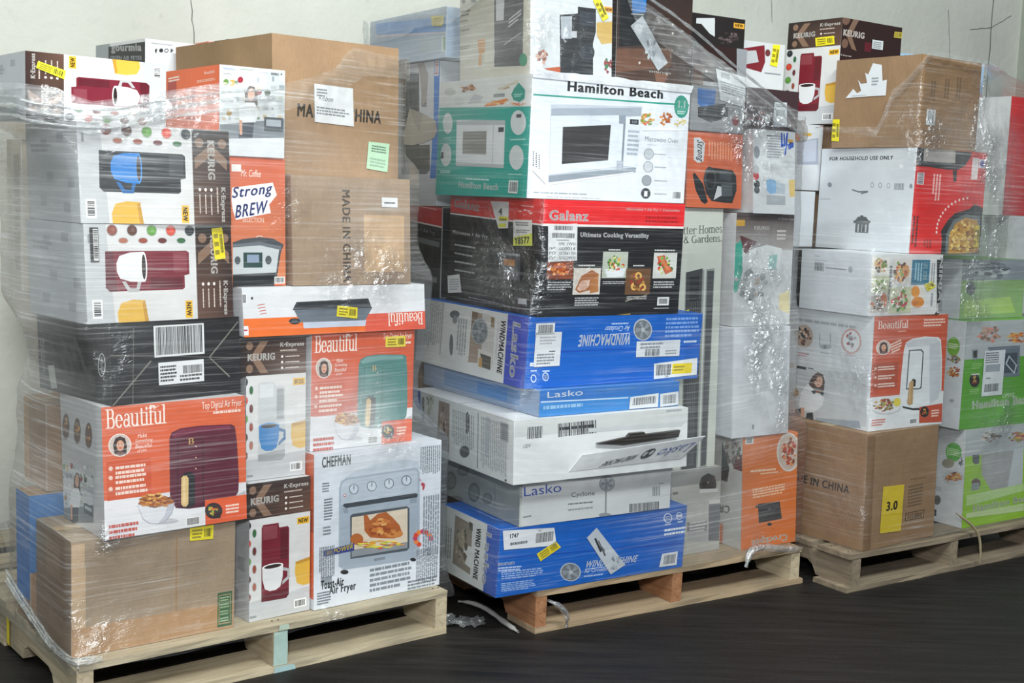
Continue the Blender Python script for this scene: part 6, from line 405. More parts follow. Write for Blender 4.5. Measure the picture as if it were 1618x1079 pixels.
('crock','slow_cooker_box', "orange slow cooker box printed upside down at the middle pallet's right corner", None,(.7391,3.8461,.1212,.5701,.2354,.25,.3598,-.012,.0071),'e6762e','print', None,{'front': [('P','e6762e',[(0,0),(1,0),(1,1),(0,1)]),('P','da742f',[(0,0),(1,0),(1,1),(0,1)]),('E','d8d2cc',(.839,.176),(.224,.013),(.005,.176)),('E','c9b9ae',(.839,.176),(.197,.011),(.004,.159)),('C',['c0502f','d98a5a','8a3a24','e0b48a','b9442f'],40,.25,(.839,.176),(.163,.009),(.004,.132)),('P','d9dcdf',[(.696,.185),(.831,.142),(.985,.193),(.969,.208),(.832,.162),(.714,.202)]),('P','dfe2e4',[(.045,.008),(.187,.008),(.187,.066),(.045,.066)]),('B','4a4d52',24,(.062,.058),(.17,.058),(.062,.016)),('L','f5d3b4',1,(.144,.322),(.632,.329),(.144,.291)),('L','f5d3b4',1,(.325,.349),(.649,.351),(.325,.329)),('L','f3c8a2',4,(.197,.555),(.825,.54),(.189,.461)),('P','2b2d31',[(.293,.608),(.689,.61),(.738,.773),(.313,.779)]),('P','44474c',[(.311,.623),(.68,.627),(.687,.665),(.315,.657)]),('E','55585d',(.501,.665),(.035,.002),(0,.014)),('P','3a3d42',[(.242,.618),(.294,.618),(.294,.642),(.249,.64)]),('E','2b2d31',(.51,.805),(.042,.002),(.001,.016)),('T','Crockpot','f4efe8','b',(.836,.894),(.175,.903),(.855,.979))],'left': [('P','e6762e',[(0,0),(1,0),(1,1),(0,1)]),('P','d3d3cf',[(0,0),(1,0),(1,1),(0,1)]),('C',['4a4640','7a7068','a08a74','5a544c','c0b0a0'],30,.28,(.822,.143),(.161,-.022),(.001,.131)),('P','6a2f34',[(.822,.196),(.991,.155),(1.001,.301),(.841,.298)]),('P','2e3138',[(.624,.083),(.769,.308),(.734,.434),(.62,.434)]),('T','CR','4a4640','b',(.793,.636),(.587,.662),(.786,.708)),('P','e6762e',[(.56,.837),(.667,.818),(.661,1.021),(.556,1.033)])]}),
('heat','heater_box','grey stove heater box beneath the tower heater box', None,(.5037,3.736,.1212,.5948,.2024,.22,.2654,-.0048,.0067),'b7b7b3','print', None,{'front': [('P','b7b7b3',[(0,0),(1,0),(1,1),(0,1)]),('P','b3b3ae',[(0,0),(1,0),(1,1),(0,1)]),('P','8c8d8c',[(0,0),(1,0),(1,.18),(0,.18)]),('P','3a3b3d',[(.557,.186),(.601,.104),(.734,.067),(.872,.114),(.916,.215),(.898,.268),(.566,.24)]),('P','1e1f21',[(.622,.165),(.855,.177),(.858,.249),(.623,.238)]),('E','8a8b8c',(.738,.179),(.019,.001),(0,.011)),('P','d6d6d4',[(.566,.246),(.937,.264),(.939,.304),(.567,.293)]),('P','5b5d64',[(.765,.442),(1.005,.447),(.99,.893),(.771,.878)]),('P','d0d0cd',[(.764,.387),(1.003,.398),(1.005,.447),(.765,.437)]),('P','77787a',[(.326,.616),(.732,.637),(.743,.75),(.327,.729)]),('L','c9c9c6',4,(.383,.758),(.716,.758),(.383,.611)),('P','a3a4a6',[(.346,.732),(.755,.756),(.759,.888),(.34,.837)]),('L','6a6b6d',1,(.028,.277),(.137,.277),(.028,.225))]}),
('tower','heater_box','tall pale tower heater box with dark slotted heater picture', None,(.5011,3.7544,.388,.5631,.1654,.25,.7936,-.0117,.0093),'c3c7bf','print', None,{'front': [('P','c3c7bf',[(0,0),(1,0),(1,1),(0,1)]),('T','tter Homes','4c504c','serif',(.067,.102),(.987,.091),(.064,.071)),('T','& Gardens.','4c504c','serif',(.086,.135),(.983,.126),(.084,.106)),('P','8f9490',[(.155,.243),(.839,.227),(.806,1.007),(.178,1.013)]),('P','3e4044',[(.169,.243),(.551,.228),(.557,1.004),(.204,1.007)]),('P','45474b',[(.667,.238),(.826,.237),(.79,.991),(.666,.996)]),('P','26282b',[(.257,.26),(.483,.254),(.477,.67),(.271,.678)]),('P','63666a',[(.272,.354),(.286,.354),(.309,.985),(.295,.985)]),('P','63666a',[(.314,.354),(.329,.354),(.349,.986),(.336,.985)]),('P','63666a',[(.357,.354),(.371,.354),(.39,.986),(.377,.986)]),('P','63666a',[(.399,.354),(.413,.354),(.431,.987),(.418,.986)]),('P','63666a',[(.442,.353),(.456,.353),(.472,.987),(.459,.987)]),('P','c3c7c4',[(.594,.228),(.637,.228),(.638,.996),(.598,1.0)]),('P','b9b93a',[(-.041,.399),(.263,.383),(.27,.428),(-.063,.428)])]}),
('mini','toaster_oven_box','tall box with a black oven picture and bright blue edge', None,(-.2457,3.8604,1.16,.577,.24,.285,.435,.0,.0),'cfd4da','print', None,{'left': [('P','cfd4da',[(0,0),(1,0),(1,1),(0,1)]),('P','cdd2d8',[(0,0),(1,0),(1,1),(0,1)]),('P','9aa0a8',[(.183,.749),(.126,.048),(.565,.065),(.643,.771)]),('P','2c2d30',[(.185,.062),(.565,.077),(.623,.76),(.241,.737)]),('P','d0d4d8',[(.546,.064),(.602,.067),(.669,.771),(.617,.771)]),('P','6a6d72',[(.205,.068),(.529,.081),(.533,.133),(.209,.121)]),('P','4a4640',[(.267,.582),(.828,.576),(.843,.748),(.28,.749)]),('P','1d1e20',[(.205,.298),(.566,.307),(.589,.574),(.227,.57)]),('P','6f7278',[(.602,.067),(.712,.071),(.733,.311),(.622,.308)]),('P','a59c98',[(.443,-.055),(.592,-.048),(.749,.084),(.73,.277),(.64,.297),(.565,.077)]),('P','5a5e68',[(.182,.737),(.861,.748),(.773,.782),(.205,.784)]),('P','1f7ad0',[(.875,-.035),(1.014,-.023),(1.025,.375),(.981,.81),(.856,.811),(.9,.372)]),('P','dfe6ee',[(.893,-.001),(.983,-.001),(.983,.104),(.893,.104)]),('B','c04a4a',8,(.901,.009),(.901,.095),(.972,.009)),('S','torn_paper','b3aa9b',[(.222,.511),(.36,.313),(.663,.355),(.957,.413),(.992,.487),(.932,.531),(.681,.563),(.458,.578),(.227,.57)],'torn sheet of grey brown paper',[('P','a0978a',[(.379,.32),(.663,.355),(.6,.481),(.483,.421)])])]}),
('pale','appliance_box','pale blue box with a round yellow sticker, highest at the left of the middle pallet', None,(-.227,3.795,1.597,.577,.25,.5,.148,.0,.0),'a9bcd4','print', None,{'left': [('P','a9bcd4',[(0,0),(1,0),(1,1),(0,1)]),('P','b4c2d2',[(0,0),(1,0),(1,1),(0,1)]),('P','88acdc',[(.078,.054),(1.116,.218),(1.122,.525),(.082,.302)]),('P','d3cfd3',[(.074,.3),(1.128,.527),(1.129,.559),(.075,.359)]),('P','b9c4cc',[(.678,.527),(.909,.56),(.915,.885),(.683,.828)]),('P','d6dade',[(.949,.582),(1.103,.572),(1.116,.914),(.954,.895)]),('P','8fb08f',[(.969,.598),(1.04,.607),(1.045,.875),(.98,.859)]),('S','price_sticker','ddd06a',[(.822,.143),(.889,.148),(.975,.182),(.981,.302),(.959,.38),(.839,.34)], None,[('L','a89a3a',3,(.849,.337),(.958,.337),(.849,.185))])]}),
('core1','brown_carton','plain brown carton buried in the middle of the middle pallet', None,(-.2907,4.0578,.1212,.577,.5,.27,1.0,.0,.0),'a98560','kraft', None,{}),
('card3','brown_carton','plain brown carton with a yellow number sticker, lowest on the right pallet', None,(1.1311,3.8831,.1212,.6514,.3727,.34,.3757,-.0065,.0059),'98795a','kraft',0,{'front': [('P','98795a',[(0,0),(1,0),(1,1),(0,1)]),('S','number_sticker','dcc230',[(.234,.47),(.53,.483),(.512,.89),(.215,.875)], None,[('T','3.0','2c2a1c','b',(.288,.69),(.446,.693),(.293,.609)),('P','b8a020',[(.224,.719),(.518,.737),(.519,.74),(.225,.723)])]),('L','6f5840',7,(.6,.7),(.822,.697),(.596,.5)),('P','3f342a',[(.573,.743),(.851,.744),(.844,.819),(.572,.813)]),('P','a8845f',[(.584,.751),(.84,.752),(.832,.811),(.582,.806)]),('B','4a3d30',18,(.598,.799),(.826,.805),(.601,.756)),('L','7a6248',1,(.626,.461),(.876,.465),(.625,.441)),('P','7f6040',[(-.009,.015),(.104,.015),(.104,.999),(-.009,.999)])],'left': [('P','98795a',[(0,0),(1,0),(1,1),(0,1)]),('T','MADE IN CHINA','42372e','b',(.051,.55),(.818,.545),(.057,.476))]}),
('beau3','air_fryer_box','orange air fryer box showing a white fryer, above the plain brown carton', None,(1.133,3.9211,.4983,.5949,.3615,.357,.3646,-.0036,.0027),'d9d9dc','print', None,{'front': [('P','c85433',[(0,0),(1,0),(1,.7),(0,.7)]),('P','dcdfe3',[(0,.7),(1,.7),(1,1),(0,1)]),('T','Beautiful','f3e8e0','serif',(.051,.109),(.452,.109),(.051,.04)),('L','e6c4b4',1,(.317,.143),(.434,.143),(.317,.129)),('L','eed2c4',3,(.662,.107),(.966,.107),(.662,.031)),('E','efe9e4',(.138,.272),(.095,-.001),(.004,.064)),('E','cdbfb6',(.138,.272),(.088,-.001),(.004,.059)),('P','2d1b17',[(.099,.323),(.081,.272),(.098,.233),(.134,.222),(.175,.233),(.195,.271),(.194,.32)]),('E','d9a286',(.141,.273),(.031,0),(.002,.03)),('E','3a2018',(.128,.267),(.005,0),(0,.003)),('E','3a2018',(.153,.266),(.005,0),(0,.004)),('E','b5564a',(.142,.288),(.012,0),(0,.004)),('P','6a4a44',[(.094,.32),(.131,.304),(.159,.304),(.194,.32),(.142,.33)]),('L','f3e0d4',4,(.252,.33),(.393,.291),(.226,.238)),('P','b04a2e',[(.019,.406),(.35,.406),(.35,.634),(.019,.634)]),('E','eac8b8',(.051,.451),(.016,0),(.001,.011)),('L','eed8cc',2,(.081,.472),(.309,.472),(.081,.43)),('E','eac8b8',(.056,.529),(.016,0),(.001,.011)),('L','eed8cc',2,(.086,.552),(.315,.552),(.086,.507)),('E','eac8b8',(.061,.599),(.016,0),(0,.011)),('L','eed8cc',2,(.091,.623),(.321,.623),(.091,.578)),('P','dde2e6',[(.412,.299),(.435,.236),(.522,.207),(.69,.193),(.876,.205),(.917,.233),(.951,.428),(.967,.694),(.936,.769),(.802,.823),(.578,.829),(.442,.803),(.389,.744),(.395,.519)]),('P','c3c9cf',[(.754,.226),(.905,.241),(.938,.428),(.954,.694),(.923,.769),(.813,.815)]),('P','c9ced4',[(.436,.244),(.524,.22),(.691,.206),(.865,.217),(.845,.266),(.458,.283)]),('P','4a4e54',[(.479,.306),(.652,.306),(.684,.33),(.685,.654),(.657,.667),(.648,.656),(.669,.646),(.67,.338),(.643,.317),(.489,.317)]),('P','4a4e54',[(.479,.306),(.494,.317),(.484,.646),(.648,.656),(.649,.666),(.471,.657)]),('P','2a2a2c',[(.532,.586),(.561,.564),(.599,.579),(.597,.636),(.548,.635)]),('P','b59466',[(.509,.605),(.536,.578),(.568,.586),(.574,.791),(.531,.801),(.496,.783)]),('P','c9aa7c',[(.515,.61),(.533,.602),(.537,.781),(.514,.772)]),('P','2a2d31',[(.435,.803),(.578,.832),(.727,.838),(.734,.858),(.58,.849),(.443,.819)]),('E','c6c8cc',(.229,.812),(.19,.006),(.004,.051)),('E','dcdde0',(.222,.803),(.18,.007),(.003,.049)),('C',['8a6a3a','6a4a2a','a03a2a','7a8a3a','c9a05a'],50,.2,(.192,.778),(.153,.005),(.004,.061)),('E','d9c94a',(.36,.763),(.048,.001),(.003,.039)),('P','bd4e33',[(.672,.827),(.993,.813),(.998,.984),(.68,.973)]),('E','2e2626',(.746,.875),(.061,.002),(.005,.051)),('C',['c8452a','e07a30','8fae3c','d9b04a','6b2a1c'],14,.3,(.746,.872),(.043,.001),(.003,.037)),('L','eed0c2',3,(.843,.931),(.954,.931),(.843,.859)),('L','c96a5a',3,(.039,.958),(.228,.958),(.039,.893)),('P','eceef0',[(.542,.922),(.653,.922),(.653,.977),(.542,.977)]),('B','44474c',24,(.552,.968),(.642,.968),(.552,.931))],'left': [('P','d9d9dc',[(0,0),(1,0),(1,1),(0,1)]),('P','d4d9de',[(0,0),(1,0),(1,1),(0,1)]),('E','b9a698',(.193,.259),(.112,-.01),(.006,.107)),('C',['6a4a38','c9a084','2a2628','a8785c','d8c4b4'],26,.28,(.193,.259),(.09,-.008),(.005,.088)),('P','23252a',[(.128,.175),(.187,.243),(.286,.259),(.287,.283),(.178,.277),(.119,.2)]),('E','c9a09a',(.756,.24),(.117,-.011),(.007,.112)),('E','dfe2e5',(.756,.24),(.097,-.009),(.006,.094)),('C',['8a8f94','6a6f74','b03a3a','a9aeb2'],18,.3,(.755,.224),(.073,-.006),(.004,.069)),('E','a9aeb4',(.461,.323),(.071,-.007),(.001,.022)),('P','9aa0a6',[(.379,.21),(.39,.209),(.397,.321),(.386,.322)]),('P','9aa0a6',[(.506,.199),(.516,.198),(.523,.309),(.512,.31)]),('E','7a7f86',(.455,.328),(.021,-.002),(0,.016)),('L','b9838a',2,(.132,.446),(.276,.446),(.132,.403)),('L','a9aeb4',1,(.4,.389),(.517,.389),(.4,.369)),('L','b9838a',1,(.702,.367),(.824,.367),(.702,.355)),('L','a9aeb3',1,(.07,.094),(.809,.094),(.07,.139)),('P','c3c8cc',[(-.001,.573),(.952,.501),(.978,.96),(.03,1.043)]),('E','b08a50',(.041,.543),(.058,-.006),(.002,.026)),('P','3a3d42',[(.118,.535),(.24,.535),(.24,.56),(.118,.56)]),('L','6a6f75',1,(.26,.549),(.336,.549),(.26,.528)),('E','a98a60',(.113,.788),(.052,-.006),(.002,.039)),('P','4a3028',[(.295,.75),(.284,.671),(.323,.605),(.384,.56),(.448,.575),(.473,.633),(.47,.713),(.439,.761),(.393,.706),(.348,.744)]),('P','e3e6ea',[(.174,.894),(.189,.779),(.269,.681),(.37,.741),(.478,.776),(.461,.857),(.36,.934),(.21,.938)]),('E','d8ab94',(.397,.639),(.051,-.006),(.004,.06)),('P','4a3028',[(.334,.649),(.351,.586),(.405,.564),(.449,.582),(.433,.599),(.386,.601),(.364,.646)]),('E','3a241c',(.38,.636),(.006,-.001),(0,.005)),('E','3a241c',(.416,.633),(.006,0),(0,.005)),('P','b5655a',[(.382,.669),(.42,.665),(.404,.678)]),('P','2f4450',[(.316,.747),(.393,.709),(.475,.738),(.456,.766),(.395,.738),(.35,.769)]),('P','d3a48c',[(.191,.916),(.243,.909),(.25,1.021),(.205,1.032)]),('P','2f3840',[(.035,.961),(.198,.923),(.205,1.035),(.259,1.028),(.276,.953),(.35,.935),(.366,1.029),(.03,1.043)]),('P','e3e6e8',[(.016,.939),(.125,.939),(.125,.978),(.016,.978)]),('B','4a4d52',24,(.026,.973),(.116,.973),(.026,.946)),('P','9aa5b0',[(.384,.979),(.896,.925),(.92,.984),(.409,1.039)]),('E','8a5a3a',(.401,.737),(.038,-.004),(.001,.013))]}),
('ninja','kitchen_appliance_box','flat white appliance box with a grid of food photographs', None,(1.1062,3.9104,.8643,.5703,.3327,.2968,.1931,-.0007,.0012),'d6dae0','print', None,{'front': [('P','d6dae0',[(0,0),(1,0),(1,1),(0,1)]),('P','d9dbdc',[(0,0),(1,0),(1,1),(0,1)]),('P','e9e6e0',[(.002,.049),(.245,.049),(.245,.328),(.002,.328)]),('C',['5a8a35','c8a878','b5652a','2e2a26','d9b88a'],30,.3,(.123,.185),(.102,-.007),(.008,.145)),('E','d8b08a',(.098,.164),(.053,-.004),(.005,.109)),('P','c3c9a8',[(.018,.349),(.256,.349),(.256,.626),(.018,.626)]),('C',['6a9a3c','8fae4a','dfe0c8','4a7a2a'],30,.3,(.132,.496),(.097,-.006),(.006,.121)),('E','d3d0b8',(.101,.468),(.073,-.004),(.006,.116)),('P','b9b4ae',[(.015,.662),(.26,.662),(.26,.941),(.015,.941)]),('C',['4a3a34','c0602f','dfd8d0','6a4a3c'],26,.3,(.119,.802),(.097,-.005),(.007,.133)),('E','d8702f',(.193,.74),(.044,-.002),(.006,.116)),('L','6a6f75',1,(.242,.183),(.242,.851),(.307,.183)),('P','d9d4d0',[(.294,.062),(.557,.062),(.557,.485),(.294,.485)]),('C',['8a3a2a','c9602f','e0a85a','5a2a20','6a9a3c'],34,.28,(.404,.274),(.099,-.006),(.01,.193)),('E','c98a4a',(.471,.27),(.054,-.004),(.005,.105)),('P','2f7390',[(.56,.087),(.817,.087),(.817,.5),(.56,.5)]),('T','LIFE. DONE.','b3d3df','b',(.721,.135),(.721,.442),(.783,.135)),('L','9fc4d3',3,(.601,.143),(.601,.461),(.718,.143)),('P','c9cfae',[(.271,.537),(.583,.537),(.583,.962),(.271,.962)]),('C',['5a9a35','8fc04a','d8305a','e8e0d8','3f7a2a','c03040'],60,.22,(.414,.743),(.129,-.006),(.011,.2)),('P','e8dcd4',[(.363,.79),(.416,.773),(.436,.874),(.377,.883)]),('P','dcdad4',[(.572,.532),(.767,.532),(.767,.889),(.572,.889)]),('E','e0922f',(.631,.614),(.06,-.003),(.006,.1)),('E','d8862a',(.673,.789),(.091,-.004),(.005,.089)),('E','c9742a',(.637,.806),(.035,-.002),(.002,.035)),('P','1e2024',[(.913,.083),(1.054,.091),(1.041,1.008),(.926,1.013),(.96,.94)]),('T','NINJA','e3e5e8','b',(.939,.045),(.959,.775),(1.001,.053)),('P','d9dbde',[(.961,.82),(1.052,.82),(1.052,.978),(.961,.978)]),('B','2a2c30',14,(.972,.832),(.972,.966),(1.041,.832)),('L','8a8f96',2,(.84,.142),(.84,.495),(.903,.142)),('L','8a8f96',1,(.855,.646),(.855,.882),(.906,.646)),('S','price_sticker','e8dc2a',[(.746,.498),(.857,.444),(.92,.53),(.802,.614)], None,[('L','8a7d18',3,(.807,.592),(.86,.555),(.762,.504)),('B','4a4312',8,(.863,.542),(.898,.519),(.826,.484))])],'left': [('P','d6dae0',[(0,0),(1,0),(1,1),(0,1)]),('P','d3d8de',[(0,0),(1,0),(1,1),(0,1)]),('L','6a6f75',1,(.198,.103),(.276,.103),(.198,.089)),('B','55595f',12,(.204,.349),(.337,.349),(.204,.201)),('L','7a7f86',1,(.359,.297),(.663,.297),(.359,.265)),('E','9aa0a6',(.717,.276),(.03,-.001),(.003,.053)),('L','9aa0a6',1,(.212,.174),(.418,.174),(.212,.162))]}),
('wr3','cooker_box','white and red multi cooker box with a bowl of pasta pictured', None,(1.2611,4.0484,1.0588,.5983,.3613,.3955,.336,.0016,-.0018),'d6dade','print', None,{'front': [('P','d6dade',[(0,0),(1,0),(1,1),(0,1)]),('P','d41c1c',[(0,0),(1,0),(1,1),(0,1)]),('P','1d2025',[(-.008,-.004),(.094,-.007),(.767,.006),(.76,.05),(.68,.145),(.594,.182),(.443,.189),(.146,.172),(.007,.173)]),('P','b3aeaa',[(.09,-.002),(.532,-.005),(.541,.121),(.096,.124)]),('P','8f8a86',[(.09,-.002),(.532,-.005),(.533,.02),(.094,.026)]),('P','1d2025',[(.514,.192),(.574,.184),(.578,.294),(.538,.302)]),('P','d8dade',[(.029,.231),(.124,.231),(.124,.343),(.029,.343)]),('B','6a5a6a',16,(.039,.236),(.039,.338),(.114,.236)),('L','efc0bc',3,(.246,.237),(.246,.501),(.37,.237)),('P','e3dedd',[(.787,.055),(.88,.055),(.88,.267),(.787,.267)]),('P','d9d4e4',[(.884,.064),(.992,.064),(.992,.155),(.884,.155)]),('E','4a4aa0',(.935,.11),(.032,-.004),(.005,.034)),('E','f0d8d4',(.357,.793),(.013,-.001),(.002,.013)),('E','f0d8d4',(.356,.754),(.012,-.001),(.002,.013)),('E','f0d8d4',(.362,.715),(.012,-.001),(.002,.014)),('E','f0d8d4',(.376,.677),(.012,-.001),(.001,.013)),('E','f0d8d4',(.396,.64),(.012,-.001),(.002,.013)),('E','f0d8d4',(.423,.605),(.013,-.001),(.002,.013)),('E','f0d8d4',(.457,.572),(.012,-.001),(.001,.014)),('E','f0d8d4',(.496,.542),(.013,-.001),(.002,.014)),('E','f0d8d4',(.541,.516),(.013,-.001),(.002,.013)),('E','f0d8d4',(.59,.493),(.013,-.001),(.002,.014)),('E','f0d8d4',(.644,.475),(.012,-.001),(.001,.014)),('E','f0d8d4',(.7,.462),(.013,-.002),(.002,.013)),('E','f0d8d4',(.758,.453),(.013,-.001),(.002,.013)),('P','191d22',[(.44,.861),(.417,.78),(.504,.672),(.597,.605),(.798,.56),(.871,.51),(.995,.541),(1.046,1.006),(.443,1.019)]),('P','5f6c72',[(.5,.94),(.496,.807),(.58,.674),(.752,.607),(.966,.631),(1.008,.999),(.509,1.015)]),('P','b8893a',[(.547,1.012),(.539,.854),(.609,.705),(.756,.641),(.931,.668),(.99,.983)]),('C',['d9b45a','c99a3a','e8cc7a','b07a2a','8a5a2a'],150,.17,(.747,.838),(.219,-.017),(.021,.168)),('C',['e0bc62','c0913a','8a4a3a','d9ae50'],60,.18,(.738,.906),(.208,-.015),(.011,.093)),('L','5a0e10',2,(.014,.643),(.014,.952),(.105,.643)),('L','8f1414',3,(.184,.865),(.184,.954),(.304,.865)),('S','price_sticker','dfc62a',[(.898,.72),(.972,.717),(.978,.934),(.898,.933)], None,[('L','8a7d18',3,(.906,.907),(.942,.908),(.905,.741)),('B','4a4312',8,(.947,.89),(.971,.891),(.944,.761))])],'left': [('P','d6dade',[(0,0),(1,0),(1,1),(0,1)]),('P','d6dbe0',[(0,0),(1,0),(1,1),(0,1)]),('T','FOR HOUSEHOLD USE ONLY','4a4e55','b',(.09,.12),(.768,.113),(.093,.081)),('P','4a4f55',[(.428,.72),(.57,.72),(.57,.83),(.428,.83)]),('P','4a4f55',[(.415,.72),(.449,.672),(.534,.67),(.575,.716)]),('P','4a4f55',[(.405,.711),(.434,.711),(.434,.737),(.405,.737)]),('P','4a4f55',[(.556,.708),(.584,.708),(.584,.732),(.556,.732)]),('P','b9bec4',[(.453,.745),(.55,.745),(.55,.821),(.453,.821)]),('P','4a4f55',[(.468,.741),(.495,.741),(.495,.826),(.468,.826)]),('P','4a4f55',[(.502,.74),(.532,.74),(.532,.825),(.502,.825)]),('P','4a4f55',[(.473,.658),(.506,.658),(.506,.671),(.473,.671)]),('E','8a8f96',(.574,.359),(.018,0),(.002,.027)),('E','d6dbe0',(.574,.359),(.013,0),(.002,.02)),('E','8a8f96',(.658,.36),(.018,0),(.002,.027)),('E','d6dbe0',(.658,.36),(.012,0),(.001,.02)),('E','8a8f96',(.744,.361),(.017,0),(.002,.026)),('E','d6dbe0',(.744,.361),(.012,0),(.001,.02)),('B','7a7f86',12,(.803,.4),(.901,.4),(.803,.337)),('E','8a8f96',(.969,.363),(.015,0),(.002,.023)),('P','6a6f75',[(.359,.4),(.437,.421),(.531,.415),(.541,.425),(.439,.435),(.37,.417)]),('P','6a6f75',[(.458,.438),(.531,.421),(.536,.432),(.468,.449)]),('P','7a7f86',[(.009,.506),(.132,.506),(.132,.51),(.009,.51)]),('E','8a8f96',(.114,.363),(.024,.001),(.002,.025)),('E','eef0f2',(.858,.174),(.021,.001),(.002,.02))]}),
('maple','brown_carton','brown carton with a torn white paper label, top of the right pallet', None,(1.2589,4.053,1.3962,.6564,.331,.3311,.2904,.0007,-.0005),'96785a','kraft',0,{'front': [('P','96785a',[(0,0),(1,0),(1,1),(0,1)]),('P','8d6d4b',[(0,0),(1,0),(1,1),(0,1)]),('P','9a7751',[(0,0),(.06,0),(.06,1),(0,1)]),('S','address_label','c9cdd0',[(.13,.58),(.275,.58),(.275,.75),(.13,.75)], None,[('L','7a7f84',3,(.153,.594),(.153,.73),(.254,.594))]),('L','6a5238',2,(.176,.269),(.176,.513),(.264,.269)),('L','6a5238',2,(.395,.228),(.395,.473),(.484,.228)),('L','6a5238',2,(.592,.191),(.592,.437),(.683,.191)),('L','6a5238',2,(.16,.806),(.352,.806),(.16,.778))],'left': [('P','96785a',[(0,0),(1,0),(1,1),(0,1)]),('S','torn_label','dde1e6',[(.142,.436),(.229,.336),(.281,.387),(.326,.361),(.28,.236),(.321,.284),(.391,.277),(.361,.163),(.399,.183),(.446,.062),(.553,.087),(.574,.264),(.624,.253),(.624,.427),(.434,.427)],'jagged remains of a torn white label',[('L','8a9098',3,(.447,.312),(.532,.312),(.444,.212)),('L','9aa0a6',1,(.218,.422),(.39,.417),(.221,.408))]),('S','price_sticker','e8d91c',[(-.012,.67),(.086,.674),(.096,.928),(-.001,.919)], None,[('L','8a7d18',3,(.008,.89),(.051,.894),(-.001,.695)),('B','4a4312',8,(.057,.874),(.086,.877),(.051,.723))])]}),
